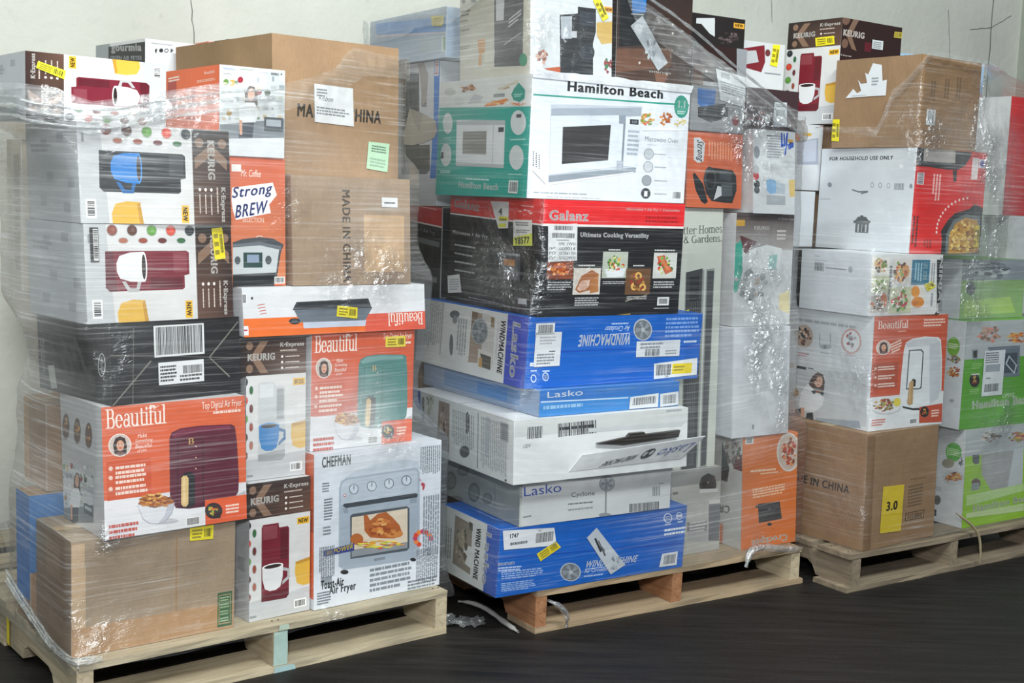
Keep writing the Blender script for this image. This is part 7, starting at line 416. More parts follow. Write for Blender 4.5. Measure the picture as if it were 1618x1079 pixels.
('ktop3','coffee_maker_box','coffee maker box with a maroon brewer standing highest on the right pallet', None,(1.0714,4.348,1.4801,.6503,.3282,.2335,.3532,.0021,-.0027),'d6d6d8','print', None,{'left': [('G',('1e100f','3a2420','684a3c','1e100f'),[(0,0),(1.0,0),(1.0,.26),(0,.26)]),('P','dcdcdc',[(0,.26),(1.0,.26),(1.0,1.0),(0,1.0)]),('E','8a6c58',(.14,.05),(.05,0),(0,.03)),('E','8a6c58',(.14,.21),(.05,0),(0,.03)),('P','8a6c58',[(.3,.02),(.42,.02),(.27,.13),(.42,.245),(.3,.245),(.15,.13)]),('T','KEURIG','f2eeea','b',(.11,.155),(.52,.155),(.11,.105)),('T','K·Express','f0ebe6','b',(.6,.075),(.97,.075),(.6,.035)),('L','c9b8ac',1,(.6,.1),(.88,.1),(.6,.082)),('E','efe6e0',(.63,.135),(.018,0),(0,.009)),('L','d9cbc2',1,(.68,.142),(.9,.142),(.68,.128)),('E','efe6e0',(.63,.175),(.018,0),(0,.009)),('L','d9cbc2',1,(.68,.182),(.9,.182),(.68,.168)),('E','efe6e0',(.63,.215),(.018,0),(0,.009)),('L','d9cbc2',1,(.68,.222),(.9,.222),(.68,.208)),('P','c4c6c9',[(0,.86),(1.0,.82),(1.0,1.0),(0,1.0)]),('E','b9bcc0',(.06,.3),(.062,0),(0,.037)),('E','23262c',(.06,.3),(.054,0),(0,.032)),('E',('hi','23262c'),(.055,.294),(.025,0),(0,.013)),('E','b9bcc0',(.06,.43),(.062,0),(0,.037)),('E','d8452c',(.06,.43),(.054,0),(0,.032)),('E',('hi','d8452c'),(.055,.424),(.025,0),(0,.013)),('E','b9bcc0',(.06,.56),(.062,0),(0,.037)),('E','5f9a3c',(.06,.56),(.054,0),(0,.032)),('E',('hi','5f9a3c'),(.055,.554),(.025,0),(0,.013)),('E','b9bcc0',(.06,.69),(.062,0),(0,.037)),('E','5a3324',(.06,.69),(.054,0),(0,.032)),('E',('hi','5a3324'),(.055,.684),(.025,0),(0,.013)),('E','b9bcc0',(.06,.82),(.062,0),(0,.037)),('E','8a4a3c',(.06,.82),(.054,0),(0,.032)),('E',('hi','8a4a3c'),(.055,.814),(.025,0),(0,.013)),('E','b9bcc0',(.165,.36),(.034,0),(0,.034)),('E','2f6a3c',(.165,.36),(.027,0),(0,.029)),('E','b9bcc0',(.165,.49),(.034,0),(0,.034)),('E','6a2c2a',(.165,.49),(.027,0),(0,.029)),('E','b9bcc0',(.165,.62),(.034,0),(0,.034)),('E','9a4a36',(.165,.62),(.027,0),(0,.029)),('E','b9bcc0',(.165,.75),(.034,0),(0,.034)),('E','b0705a',(.165,.75),(.027,0),(0,.029)),('L','8a8f94',1,(.1,.98),(.2,.98),(.1,.95)),('P','7d1828',[(.27,.33),(.29,.31),(.52,.31),(.53,.345),(.66,.345),(.68,.36),(.68,.85),(.64,.875),(.27,.87)]),('P',('hi','7d1828'),[(.29,.325),(.5,.325),(.5,.42),(.29,.42)]),('P',('lo','7d1828'),[(.55,.36),(.66,.36),(.66,.58),(.55,.58)]),('P',('lo','7d1828'),[(.27,.82),(.68,.8),(.68,.85),(.64,.875),(.27,.87)]),('P',('lo','e6e6e8'),[(.58,.64),(.69,.66),(.69,.73),(.58,.77),(.58,.745),(.655,.715),(.655,.675),(.58,.665)]),('P','e6e6e8',[(.28,.62),(.59,.62),(.585,.71),(.55,.78),(.48,.8),(.39,.8),(.32,.78),(.285,.71)]),('E',('hi','e6e6e8'),(.435,.62),(.155,0),(0,.02)),('E','2a1a16',(.435,.622),(.13,0),(0,.014)),('P','e3b443',[(.78,.62),(1.0,.6),(1.0,.8),(.9,.805),(.8,.78),(.77,.7)]),('P','c89530',[(.78,.62),(1.0,.6),(1.0,.625),(.8,.64)]),('P','efb92e',[(.8,.295),(.985,.295),(.985,.345),(.8,.345)]),('T','NEW','3a2a1a','b',(.82,.337),(.965,.337),(.82,.304)),('P','f4f4f4',[(.76,.9),(.95,.9),(.95,.965),(.76,.965)]),('B','222222',9,(.78,.955),(.93,.955),(.78,.91)),('S','price_sticker','efdf1c',[(.532,.17),(.875,.166),(.901,.246),(.554,.252)], None,[('L','8a7d18',3,(.587,.241),(.744,.239),(.569,.178)),('B','4a4312',8,(.766,.232),(.869,.23),(.751,.184))])],'front': [('P','d6d6d8',[(0,0),(1,0),(1,1),(0,1)]),('P','2c1a18',[(0,0),(1,0),(1,.45),(0,.45)]),('P','d0d0d2',[(0,.45),(1,.45),(1,1),(0,1)]),('E','6f5446',(.059,.022),(.059,-.012),(.006,.042)),('E','6f5446',(.063,.239),(.053,-.009),(.006,.043)),('P','7a6050',[(.187,-.02),(.279,-.021),(.154,.148),(.26,.292),(.179,.279),(.072,.154)]),('T','KEURIG','efe9e4','b',(.026,.167),(.368,.169),(.028,.107)),('P','5a1a24',[(.386,.194),(.495,.194),(.495,.283),(.386,.283)]),('T','K·Express','e3dcd6','b',(.013,.36),(.185,.36),(.013,.342)),('S','barcode_label','c9d0d4',[(.502,.161),(.685,.161),(.685,.247),(.502,.247)], None,[('L','7a8288',4,(.522,.24),(.665,.24),(.522,.172))]),('S','price_sticker','b8a848',[(.865,.05),(1.002,.046),(.994,.104),(.856,.108)], None,[('L','8a7d18',3,(.871,.101),(.932,.099),(.877,.056)),('B','4a4312',8,(.943,.094),(.984,.093),(.948,.059))])]}),
('kgray','coffee_maker_box','white box with a grey brewer, left of the brown torn label carton', None,(.9042,4.294,1.252,.588,.165,.2,.222,.0,.0),'cdd0d5','print', None,{'front': [('P','cdd0d5',[(0,0),(1,0),(1,1),(0,1)]),('P','c9ccd1',[(0,0),(1,0),(1,1),(0,1)]),('P','9a9fb0',[(.256,.273),(.876,.194),(.926,.601),(.297,.62)]),('P','b3b8c8',[(.411,.266),(.826,.218),(.84,.551),(.437,.578)]),('E','d8824a',(.274,.204),(.083,-.003),(.008,.065)),('P','c9a03a',[(.385,.132),(.662,.132),(.662,.175),(.385,.175)]),('E','d6d6cf',(1.126,.266),(.064,-.002),(.006,.05)),('L','a05a5a',1,(.906,.028),(1.231,.028),(.906,.001)),('L','3a3d42',1,(.777,.045),(.911,.045),(.777,.029))],'left': [('P','c9ccd1',[(0,0),(1.0,0),(1.0,1.0),(0,1.0)])]}),
('wleft','white_carton','blank white carton left of the red cooker box', None,(.9067,4.2956,1.058,.588,.145,.2,.19,.0,.0),'d3d8de','print', None,{}),
('kblk','coffee_maker_box','dark end of a coffee maker box squeezed behind the flat box of food photographs', None,(.9159,4.1503,.864,.588,.3,.3,.192,.0,.0),'23211f','print', None,{'left': [('P','24211f',[(0,0),(1.0,0),(1.0,1.0),(0,1.0)]),('T','KE','e9e9e9','b',(.45,.42),(.98,.42),(.45,.28)),('T','Exp','d3cfca','b',(.4,.75),(.95,.75),(.4,.66)),('E','55483f',(.7,.12),(.2,0),(0,.06))]}),
('klab','coffee_maker_box','white and maroon coffee maker box at the back left of the right pallet', None,(.7392,4.3306,1.476,.588,.2,.3,.27,.0,.0),'d3d6d8','print', None,{'front': [('P','d3d6d8',[(0,0),(1,0),(1,1),(0,1)]),('P','d0d3d6',[(0,0),(1,0),(1,1),(0,1)]),('P','7a1f2a',[(.023,.105),(.511,.032),(.549,.238),(.472,.371),(.047,.333)]),('P','b9bcc0',[(.056,.135),(.323,.109),(.398,.248),(.073,.3)]),('E','6a2f34',(.597,.123),(.061,-.004),(.005,.044)),('P','8a8d92',[(.549,.383),(.933,.383),(.933,.366),(.549,.366)]),('S','price_sticker','ece02a',[(.707,.011),(.877,.007),(.83,.285),(.659,.271)], None,[('L','8a7d18',3,(.682,.241),(.759,.246),(.719,.037)),('B','4a4312',8,(.775,.225),(.826,.228),(.803,.063))])]}),
('kfill','brown_carton','plain brown carton buried at the back of the right pallet', None,(.7325,4.4343,.1212,.588,.26,.3,1.315,.0,.0),'a98560','kraft', None,{}),
('kfil3','brown_carton','plain brown carton buried under the coffee maker box on the right pallet', None,(1.0973,4.4371,.864,.588,.25,.22,.615,.0,.0),'a98560','kraft', None,{}),
('kfil2','brown_carton','plain brown carton buried behind the flat box of food photographs', None,(.8906,4.2152,.121,.588,.38,.25,.741,.0,.0),'a98560','kraft', None,{}),
('g1','toaster_oven_box','green toaster oven box with a white shipping label, middle of the green stack', None,(1.522,4.2076,.4641,.5834,.425,.0897,.3683,.0002,-.0003),'5fa02c','print', None,{'front': [('P','5fa02c',[(0,0),(1,0),(1,1),(0,1)]),('P','58a02e',[(0,0),(1,0),(1,1),(0,1)]),('P','b3b9bd',[(0,0),(1,0),(1,.35),(0,.35)]),('C',['b08a78','8a6a58','c9a894','d88a7a'],36,.25,(.287,.116),(.158,.006),(.009,.091)),('C',['c9702f','e09a4a','a04a24','d8b06a'],30,.28,(.66,.171),(.141,.005),(.007,.058)),('P','6a7684',[(.285,.246),(.702,.246),(.728,.543),(.483,.538),(.287,.263)]),('P','3f4a56',[(.482,.313),(.676,.311),(.69,.505),(.494,.498)]),('P','b9c6d0',[(.565,.334),(.682,.434),(.659,.521),(.525,.413)]),('P','3f4a56',[(.573,.353),(.664,.433),(.652,.498),(.545,.414)]),('P','8a9298',[(.08,.259),(.163,.26),(.165,.348),(.136,.366),(.092,.333)]),('P','33302e',[(.101,.271),(.149,.27),(.153,.336),(.11,.334)]),('E','2a2622',(.147,.548),(.065,.004),(.007,.066)),('C',['8a3a2a','c9a05a','5a2a20'],16,.3,(.147,.548),(.043,.003),(.005,.048)),('P','d9dcd8',[(.103,.485),(.203,.485),(.203,.497),(.103,.497)]),('L','8fc070',3,(.1,.442),(.228,.442),(.1,.383)),('L','8fc070',3,(.094,.675),(.222,.675),(.094,.625)),('S','shipping_label','d9dee4',[(.242,.278),(.509,.278),(.509,.705),(.242,.705)], None,[('L','6a7078',5,(.259,.397),(.443,.397),(.259,.29)),('P','9aa3ad',[(.271,.41),(.455,.41),(.455,.479),(.271,.479)]),('L','7a8088',1,(.284,.547),(.349,.547),(.284,.525)),('B','4a4e54',22,(.275,.666),(.457,.666),(.275,.593))]),('T','OPENS','cfe3c4','n',(.525,.738),(.684,.738),(.525,.698)),('T','Hamilton Beach','e6f0e0','b',(.148,.821),(.971,.811),(.14,.742))],'left': [('P','5fa02c',[(0,0),(1,0),(1,1),(0,1)]),('P','d6dade',[(0,0),(1,0),(1,1),(0,1)]),('E','79b03a',(.475,.243),(.285,-.009),(.033,.088)),('L','d9ecc0',3,(.22,.264),(.716,.264),(.22,.211)),('C',['6a4a38','8a9a4a','4a5560','9a7a5a'],20,.3,(.558,.36),(.326,-.012),(.016,.045)),('C',['c98a3a','a04a28','e0b060','b5652a'],36,.25,(.574,.479),(.336,-.014),(.019,.054)),('E','a9aeb3',(.588,.744),(.11,-.005),(.006,.016))]}),
('g0','toaster_oven_box','green toaster oven box at the bottom right corner of the right pallet', None,(1.5601,4.2158,.1212,.5888,.425,.1138,.3415,-.003,.0069),'5fa02c','print', None,{'front': [('P','5fa02c',[(0,0),(1,0),(1,1),(0,1)]),('P','93c420',[(0,0),(1,0),(1,1),(0,1)]),('P','b5bbc0',[(0,0),(1,0),(1,.27),(0,.27)]),('C',['8a7a70','b9a094','6a5a50','c9c4c0'],30,.3,(.32,.101),(.145,.011),(.004,.061)),('C',['b5704a','d8a04a','a05a5a','8a8a4a'],30,.3,(.664,.134),(.138,.011),(.005,.057)),('P','a5a4a8',[(.206,.273),(.632,.27),(.586,.678),(.347,.646),(.217,.469)]),('P','c3c9cf',[(.631,.257),(.762,.256),(.776,.702),(.569,.675)]),('P','4a5058',[(.086,.262),(.177,.264),(.177,.355),(.134,.363),(.094,.335)]),('E','5a3a34',(.153,.56),(.059,.007),(.003,.054)),('P','8a9298',[(.096,.552),(.196,.552),(.196,.626),(.096,.626)]),('P','b9d890',[(.037,.666),(.792,.639),(.798,.718),(.043,.777)]),('T','Hamilton Beach','dfe8d4','b',(.131,.852),(.963,.833),(.127,.777)),('P','c3d8a0',[(.047,.851),(.808,.851),(.814,.931),(.05,.901)])],'left': [('P','5fa02c',[(0,0),(1,0),(1,1),(0,1)]),('P','d6dade',[(0,0),(1,0),(1,1),(0,1)]),('E','5fae4a',(.578,.25),(.286,-.015),(.016,.097)),('L','bfe0a8',4,(.333,.287),(.812,.287),(.333,.212)),('E','9a9484',(.407,.375),(.221,-.013),(.009,.047)),('C',['6a7078','4a5058'],10,.4,(.863,.34),(.084,-.005),(.009,.06)),('E','c9ced3',(.608,.509),(.403,-.027),(.013,.073)),('C',['b5652a','d08a3c','e0b060','6a3a1c','c97a3a'],50,.22,(.629,.502),(.361,-.024),(.009,.053)),('E','6a6a6a',(.084,.777),(.127,-.01),(.009,.049)),('P','4a4e54',[(-.036,.88),(.079,.88),(.079,.945),(-.036,.945)]),('L','b0b5ba',4,(.019,.637),(.019,.686),(.214,.637))]}),
('g2','toaster_oven_box','green box under bright crumpled film, topmost of the green stack', None,(1.518,4.2736,.8338,.588,.35,.36,.2031,-.0015,.0021),'5fa02c','print', None,{'front': [('P','5fa02c',[(0,0),(1,0),(1,1),(0,1)]),('P','84a868',[(0,0),(1,0),(1,1),(0,1)]),('P','8a939c',[(0,0),(1,0),(1,.35),(0,.35)]),('C',['4a5560','6a7680','b9c0c4','3f4a50'],36,.25,(.433,.178),(.339,.003),(.01,.167)),('E','3f4850',(.143,.481),(.074,.002),(.006,.119)),('P','9fc060',[(.068,.692),(.777,.642),(.887,.917),(.059,.953)])],'left': [('P','5fa02c',[(0,0),(1,0),(1,1),(0,1)]),('P','d3d9df',[(0,0),(1,0),(1,1),(0,1)]),('P','b9bfc4',[(.2,.7),(.8,.7),(.8,.9),(.2,.9)])]}),
('g3','green_box','green and grey box set back above the green stack', None,(1.4523,4.4454,1.038,.588,.33,.3,.15,.0,.0),'8aa870','print', None,{'front': [('P','8aa870',[(0,0),(1,0),(1,1),(0,1)]),('P','a3ada6',[(0,0),(1,0),(1,1),(0,1)]),('C',['5a646a','8a9a6a','c0a89a','7a8a90'],30,.25,(1.269,.611),(.283,-.006),(.02,.347)),('P','8fb060',[(1.059,.925),(1.571,.92),(1.579,1.061),(1.067,1.063)])]}),
('redr','red_box','bright red box at the right edge of the picture, top of its stack', None,(1.7379,4.5397,1.19,.588,.3,.3,.42,.0,.0),'c4161a','print', None,{'front': [('P','c4161a',[(0,0),(1,0),(1,1),(0,1)]),('P','c4161a',[(0,0),(1,0),(1,1),(0,1)])],'left': [('P','d9dbdc',[(0,0),(1.0,0),(1.0,1.0),(0,1.0)])]}),
('redf','white_carton','white carton under the bright red box', None,(1.7754,4.5647,.832,.588,.28,.3,.356,.0,.0),'cfd2d4','print', None,{}),
('redg','white_carton','white carton at floor level behind the green stack', None,(1.6201,4.7616,.121,.588,.3,.3,.7085,.0,.0),'cfd2d4','print', None,{}),
('blt','appliance_box','pale blue and red box at the back right of the right pallet', None,(1.3982,4.6978,1.19,.588,.46,.3,.575,.0,.0),'a9cbe6','print', None,{'front': [('P','a9cbe6',[(0,0),(1,0),(1,1),(0,1)]),('P','c0a9ac',[(0,0),(1,0),(1,1),(0,1)]),('P','9fc3e0',[(0,0),(1,0),(1,.2),(0,.2)]),('P','b5c3d0',[(.767,-.084),(1.316,-.073),(1.322,.021),(.784,.029)]),('C',['3a4a68','6a7a90','d8dade'],14,.35,(1.227,-.029),(.095,-.007),(.006,.037)),('P','c9423f',[(1.313,-.073),(1.475,-.06),(1.473,.106),(1.347,.114)]),('P','c0c9cc',[(1.067,.168),(1.295,.155),(1.31,.363),(1.097,.359)]),('P','e0cc3a',[(.847,-.044),(.917,-.044),(.917,.025),(.847,.025)])],'left': [('P','a9cfee',[(0,0),(1.0,0),(1.0,.3),(0,.3)]),('P','b9c3c9',[(0,.3),(1.0,.3),(1.0,1.0),(0,1.0)])]}),
('bltf','brown_carton','plain brown carton buried under the pale blue and red box', None,(1.254,4.6978,.121,.588,.34,.4,1.067,.0,.0),'a98560','kraft', None,{})
]

for b in BOXES: make_box(*b)
# torn fan box: flap hanging out of its open end, and a dark block standing in for the shade inside the hole
def torn_flap():
    I = BOXINFO['las3']; f = I['front']; root = I['root']
    A, B, C, D = [Vector(f(*q)) for q in ((.30, .88, .002), (.96, .85, .004), (1.065, .47, .035), (.36, .62, .012))]
    def pos(s, t, off):
        q = (A*(1-s)+B*s)*t+(D*(1-s)+C*s)*(1-t); n = (B-A).cross(D-A).normalized(); return tuple(q+n*off)
    pr = Print(pos, 0)
    for i in range(10):
        for j in range(3): pr.poly([(i/10, j/3), (i/10+.1, j/3), (i/10+.1, j/3+1/3), (i/10, j/3+1/3)], hx('dcdee0'), 0)
    o = pr.make('carton_flap', MAT_PRINT, root, 'white flap bent out of the open end')
    md = o.modifiers.new('card', 'SOLIDIFY'); md.thickness = .003; md.offset = 1
    pr = Print(pos, .0012)
    pr.run([('T', 'WIND MACHINE', '4a4e55', 'bi', (.52, .42), (.26, .62), (.50, .74)), ('T', 'Lasko', '56659f', 'n', (.97, .22), (.70, .36), (.95, .66))])
    fan_ = [('E', '43474d', (.60, .50), (.05, -.04), (.01, .26)), ('E', 'b9bdc2', (.575, .5), (.014, 0), (0, .12)), ('E', 'b9bdc2', (.622, .45), (.014, 0), (0, .12))]
    pr.run(fan_)
    pr.make('flap_print', MAT_PRINT, root)
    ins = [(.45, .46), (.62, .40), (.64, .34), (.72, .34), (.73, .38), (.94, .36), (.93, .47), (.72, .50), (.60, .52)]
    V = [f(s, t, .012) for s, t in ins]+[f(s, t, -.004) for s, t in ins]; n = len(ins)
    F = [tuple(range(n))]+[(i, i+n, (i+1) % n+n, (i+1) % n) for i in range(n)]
    o = mesh_obj('gap_shade_block', V, F, MAT_PRINT, root, [hx('1d1613')]*len(F)); o['label'] = 'dark block standing in for the shade in the torn gap'
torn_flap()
# torn cardboard lip along the top edge of the white and teal microwave box
def torn_lip():
    I = BOXINFO['hb']; f = I['front']; root = I['root']; top, bot = [], []
    for i in range(25):
        s = i/24; top.append(f(s*1.02-.01, -.035-.018*noise.noise(Vector((s*9, 3, 0)))-(.02 if s < .05 else 0), .004+.004*noise.noise(Vector((s*6, 0, 0))))); bot.append(f(s, .03, .0015))
    V = top+bot; F = [(i, i+1, 26+i, 25+i) for i in range(24)]
    o = mesh_obj('torn_lip', V, F, MAT_PRINT, root, [hx('e6e9ee')]*24); o['label'] = 'ragged white top edge of the torn carton'
    md = o.modifiers.new('card', 'SOLIDIFY'); md.thickness = .002
torn_lip()
# ------------------------------------------------------------------ room
PAL = [(-0.948, 2.713, .672), (0.090, 3.363, .577), (1.082, 3.838, .588)]
WY = .56; WN = Vector((-math.sin(WY), math.cos(WY), 0)); WU = Vector((math.cos(WY), math.sin(WY), 0)); WD = 4.27
def wall_material():
    m, nt, N, L, out = new_mat('painted_wall'); p = N('ShaderNodeBsdfPrincipled'); tc = N('ShaderNodeTexCoord').outputs['Object']
    n1 = noise_tex(nt, tc, 1.6, 6, .6); n2 = noise_tex(nt, mapping(nt, tc, (9, 9, 6)), 1, 8, .7); n3 = noise_tex(nt, tc, 26, 4)
    col = ramp(nt, n1, .3, .7, hx('bdbfb6'), hx('cfd0c7'))
    col = mixrgb(nt, 'MIX', math_node(nt, 'MULTIPLY', ramp(nt, n2, .62, .75), .45), col, hx('a5a79e'))
    col = mixrgb(nt, 'MIX', math_node(nt, 'MULTIPLY', ramp(nt, n3, .70, .78), .35), col, hx('8d8f88'))
    L(col, p.inputs['Base Color']); p.inputs['Roughness'].default_value = .75
    L(bump(nt, math_node(nt, 'ADD', n2, n3), .25, .01), p.inputs['Normal']); L(p.outputs[0], out.inputs[0]); return m
def floor_material():
    m, nt, N, L, out = new_mat('dark_floor'); p = N('ShaderNodeBsdfPrincipled'); tc = N('ShaderNodeTexCoord').outputs['Object']
    r = mapping(nt, tc, (1.2, 16, 1), (0, 0, -.5)); n1 = noise_tex(nt, r, 2.2, 7, .65, .5); n2 = noise_tex(nt, tc, 30, 5, .7); n3 = noise_tex(nt, tc, 1.7, 4)
    col = ramp(nt, n1, .28, .75, hx('0f0e0e'), hx('2a2725'))
    col = mixrgb(nt, 'MIX', math_node(nt, 'MULTIPLY', ramp(nt, n3, .45, .7), .5), col, hx('161413'))
    col = mixrgb(nt, 'MIX', math_node(nt, 'MULTIPLY', ramp(nt, n2, .68, .78), .35), col, hx('57544f'))
    L(col, p.inputs['Base Color']); L(ramp(nt, n1, .3, .7, (.45, .45, .45, 1), (.7, .7, .7, 1)), p.inputs['Roughness']); p.inputs['Specular IOR Level'].default_value = .3
    L(bump(nt, math_node(nt, 'ADD', n1, math_node(nt, 'MULTIPLY', n2, .4)), .35, .008), p.inputs['Normal']); L(p.outputs[0], out.inputs[0]); return m
def slab(name, corners, depth, mat, parent=None, kind='structure'):
    n = (corners[1]-corners[0]).cross(corners[3]-corners[0]).normalized()
    V = list(corners)+[c-n*depth for c in corners]
    F = [(0, 1, 2, 3), (7, 6, 5, 4)]+[(i, i+4, (i+1) % 4+4, (i+1) % 4) for i in range(4)]
    o = mesh_obj(name, V, F, mat, parent)
    if kind: o['kind'] = kind
    return o
floor = slab('floor', [Vector((-7, -3, 0)), Vector((9, -3, 0)), Vector((9, 9.5, 0)), Vector((-7, 9.5, 0))], .1, floor_material())
def wp(a, z, off=0): return WN*(WD-off)+WU*a+Vector((0, 0, z))
wall = slab('wall_back', [wp(-5, 0), wp(8.5, 0), wp(8.5, 5), wp(-5, 5)], .2, wall_material())
crack_mat = plain('crack_filler', '5a5c57', .9)
def crack(pts, wd):
    V, F = [], []
    for i, (a, z) in enumerate(pts):
        k = wd*(.5+.5*abs(noise.noise(Vector((a*7, z*9, 1)))))
        j = .006*noise.noise(Vector((a*40, z*40, 5)))
        h = len(pts) > 1 and abs(pts[-1][0]-pts[0][0]) > abs(pts[-1][1]-pts[0][1])
        V += [wp(a+j, z+j+k, .0012), wp(a+j, z+j-k, .0012)] if h else [wp(a+j-k, z+j, .0012), wp(a+j+k, z+j, .0012)]
        if i: F.append((2*i-2, 2*i-1, 2*i+1, 2*i))
    o = mesh_obj('wall_crack', V, F, crack_mat, wall); return o
def seg(a0, z0, a1, z1, n=24): return [(a0+(a1-a0)*i/n, z0+(z1-z0)*i/n) for i in range(n+1)]
crack(seg(5.47, 2.6, 5.47, .6), .0045); crack(seg(5.31, 2.10, 5.47, 2.125, 10)+seg(5.47, 2.125, 5.62, 2.20, 10), .003); crack(seg(5.18, 1.9, 5.14, 2.18, 10), .002)
crack(seg(1.35, 1.85, 1.38, 1.55, 12), .002); crack(seg(3.95, 2.3, 3.98, 2.0, 12), .002)
trim = slab('trim_1', [wp(5.70, 0, .05), wp(5.95, 0, .05), wp(5.95, 5, .05), wp(5.70, 5, .05)], .05, plain('painted_trim', '9ea398', .6))
# ------------------------------------------------------------------ pallets
def board(name, dims, loc, mat, parent, seed, along='x'):
    """One plank with slightly worn, uneven edges; its long side runs along local X."""
    L_, W_, T_ = dims; r = random.Random(seed); n = 9; V, F = [], []
    for i in range(n+1):
        t = i/n; x = -L_/2+L_*t
        e = [r.uniform(-.0022, .0022) for _ in range(4)]
        if i in (0, n): x += r.uniform(-.002, .002)
        V += [(x, -W_/2+e[0], 0), (x, W_/2+e[1], 0), (x, W_/2+e[2], T_+e[1]*.4), (x, -W_/2+e[3], T_+e[0]*.4)]
    for i in range(n):
        a = 4*i
        for k in range(4): F.append((a+k, a+(k+1) % 4, a+4+(k+1) % 4, a+4+k)[::-1])
    F += [(0, 1, 2, 3), (4*n+3, 4*n+2, 4*n+1, 4*n)]
    o = mesh_obj(name, V, F, mat, parent); o.location = loc
    if along == 'y': o.rotation_euler = (0, 0, math.pi/2)
    return o
def stringer(u, mat, parent, seed):
    """A pallet runner: 38 mm thick with two fork notches along its underside."""
    r = random.Random(seed); z0, z1 = .016, .105
    prof = [(0, z0), (.15, z0), (.165, z0+.03), (.19, z0+.042), (.34, z0+.042), (.365, z0+.03), (.38, z0), (.84, z0), (.855, z0+.03), (.88, z0+.042), (1.03, z0+.042), (1.055, z0+.03), (1.07, z0), (1.219, z0)]
    N = len(prof); V, F = [], []
    for wd in (-.019, .019):
        for x, z in prof: V.append((x+r.uniform(-.001, .001), wd+r.uniform(-.0012, .0012), z))
        for x, z in prof: V.append((x, wd+r.uniform(-.0012, .0012), z1))
    M = 2*N
    for i in range(N-1):
        F += [(i, i+1, N+i+1, N+i), (M+i, M+N+i, M+N+i+1, M+i+1), (i, M+i, M+i+1, i+1), (N+i, N+i+1, M+N+i+1, M+N+i)]
    F += [(0, N, M+N, M), (N-1, M+N-1, M+2*N-1, 2*N-1)]
    o = mesh_obj('stringer', V, F, mat, parent); o.location = (u, 0, 0); o.rotation_euler = (0, 0, math.pi/2); return o
NAIL = plain('nail_head', '6a5f55', .5, .8)
def pallet(i, label, wood, ubot=(0, 1.016), seed=0, us=(.019, .508, .997)):
    x, y, a = PAL[i]; r = random.Random(seed)
    root = empty('wooden_pallet', (x, y, 0), a, label, 'pallet', 'wooden pallets under the wrapped loads')
    for k, u in enumerate(us): stringer(u, REDWOOD if i == 1 and k < 2 else wood[k % len(wood)], root, seed+k)
    vw = [.0, .168, .345, .52, .695, .87, 1.079]; wd = [.14, .095, .095, .14, .095, .095, .14]
    for k, (v, w_) in enumerate(zip(vw, wd)):
        board('deck_board', (1.016+r.uniform(-.006, .006), w_, .016), (.508+r.uniform(-.004, .004), v+w_/2-.002, .1038), wood[(k+1) % len(wood)], root, seed+10+k)
    for k, v in enumerate((0, .54, 1.079)):
        u0, u1 = ubot
        board('bottom_board', (u1-u0, .14, .0155), ((u0+u1)/2, v+.07-.004, 0), wood[k % len(wood)], root, seed+30+k)
    V, F = [], []
    for u in us:
        for v in (.03, .1):
            for du in (-.008, .009):
                b = len(V); V += [(u+du+.003*math.cos(t*1.0472), v+.003*math.sin(t*1.0472), .1222) for t in range(6)]; F.append(tuple(range(b, b+6)))
    mesh_obj('nail_heads', V, F, NAIL, root)
    return root
p0 = pallet(0, 'pale wooden pallet at the left carrying the toaster oven and coffee maker boxes', [WOOD[0]], seed=1)
p1 = pallet(1, 'tan wooden pallet in the middle carrying the blue fan boxes', [WOOD[1], WOOD[1], WOOD[0]], (.0, 1.03), seed=5)
p2 = pallet(2, 'worn grey wooden pallet at the right carrying the green boxes', [WOOD[2]], (-.015, 1.03), seed=9, us=(.03, .508, .995))
def patch(parent, pts, c, label, name='paint_stain'):
    o = mesh_obj(name, pts, [tuple(range(len(pts)))], MAT_KRAFT, parent, [hx(c)]); o['label'] = label; return o
patch(p0, [(.488, -.0032, .016), (.527, -.0032, .016), (.5275, -.0032, .06), (.526, -.0032, .103), (.489, -.0032, .103), (.4885, -.0032, .05)], 'a9c2ba', 'pale blue paint on the end of the middle runner')
patch(p0, [(.487, -.0082, .0), (.548, -.0082, .0), (.545, -.0082, .012), (.53, -.0082, .015), (.49, -.0082, .015)], '9fbcbe', 'pale blue paint on the bottom board')
patch(p0, [(.50, -.0062, .106), (.53, -.0062, .106), (.528, -.0062, .12), (.503, -.0062, .121)], 'b3c4b4', 'pale blue paint on the deck edge')
patch(p0, [(-.0035, .50, .02), (-.0035, .478, .018), (-.0035, .478, .085), (-.0035, .50, .092)], 'd9c62c', 'yellow tape on the pallet side', 'yellow_tape')
# ------------------------------------------------------------------ stretch film
def to_pal(i, x, y):
    px, py, a = PAL[i]; dx, dy = x-px, y-py; c, s = math.cos(a), math.sin(a); return dx*c+dy*s, -dx*s+dy*c
def hull(pts):
    pts = sorted(set(pts)); 
    def half(ps):
        h = []
        for p in ps:
            while len(h) > 1 and (h[-1][0]-h[-2][0])*(p[1]-h[-2][1])-(h[-1][1]-h[-2][1])*(p[0]-h[-2][0]) <= 0: h.pop()
            h.append(p)
        return h
    a, b = half(pts), half(pts[::-1]); return a[:-1]+b[:-1]
CX, CY = .5, .55
def ray_hull(h, t):
    dx, dy = math.cos(t), math.sin(t); best = 0
    for k in range(len(h)):
        (x1, y1), (x2, y2) = h[k], h[(k+1) % len(h)]
        ex, ey = x2-x1, y2-y1; den = dx*ey-dy*ex
        if abs(den) < 1e-12: continue
        s = ((x1-CX)*ey-(y1-CY)*ex)/den; q = ((x1-CX)*dy-(y1-CY)*dx)/den
        if s > 0 and -1e-6 <= q <= 1+1e-6: best = max(best, s)
    return best
NT, DZ = 640, .02
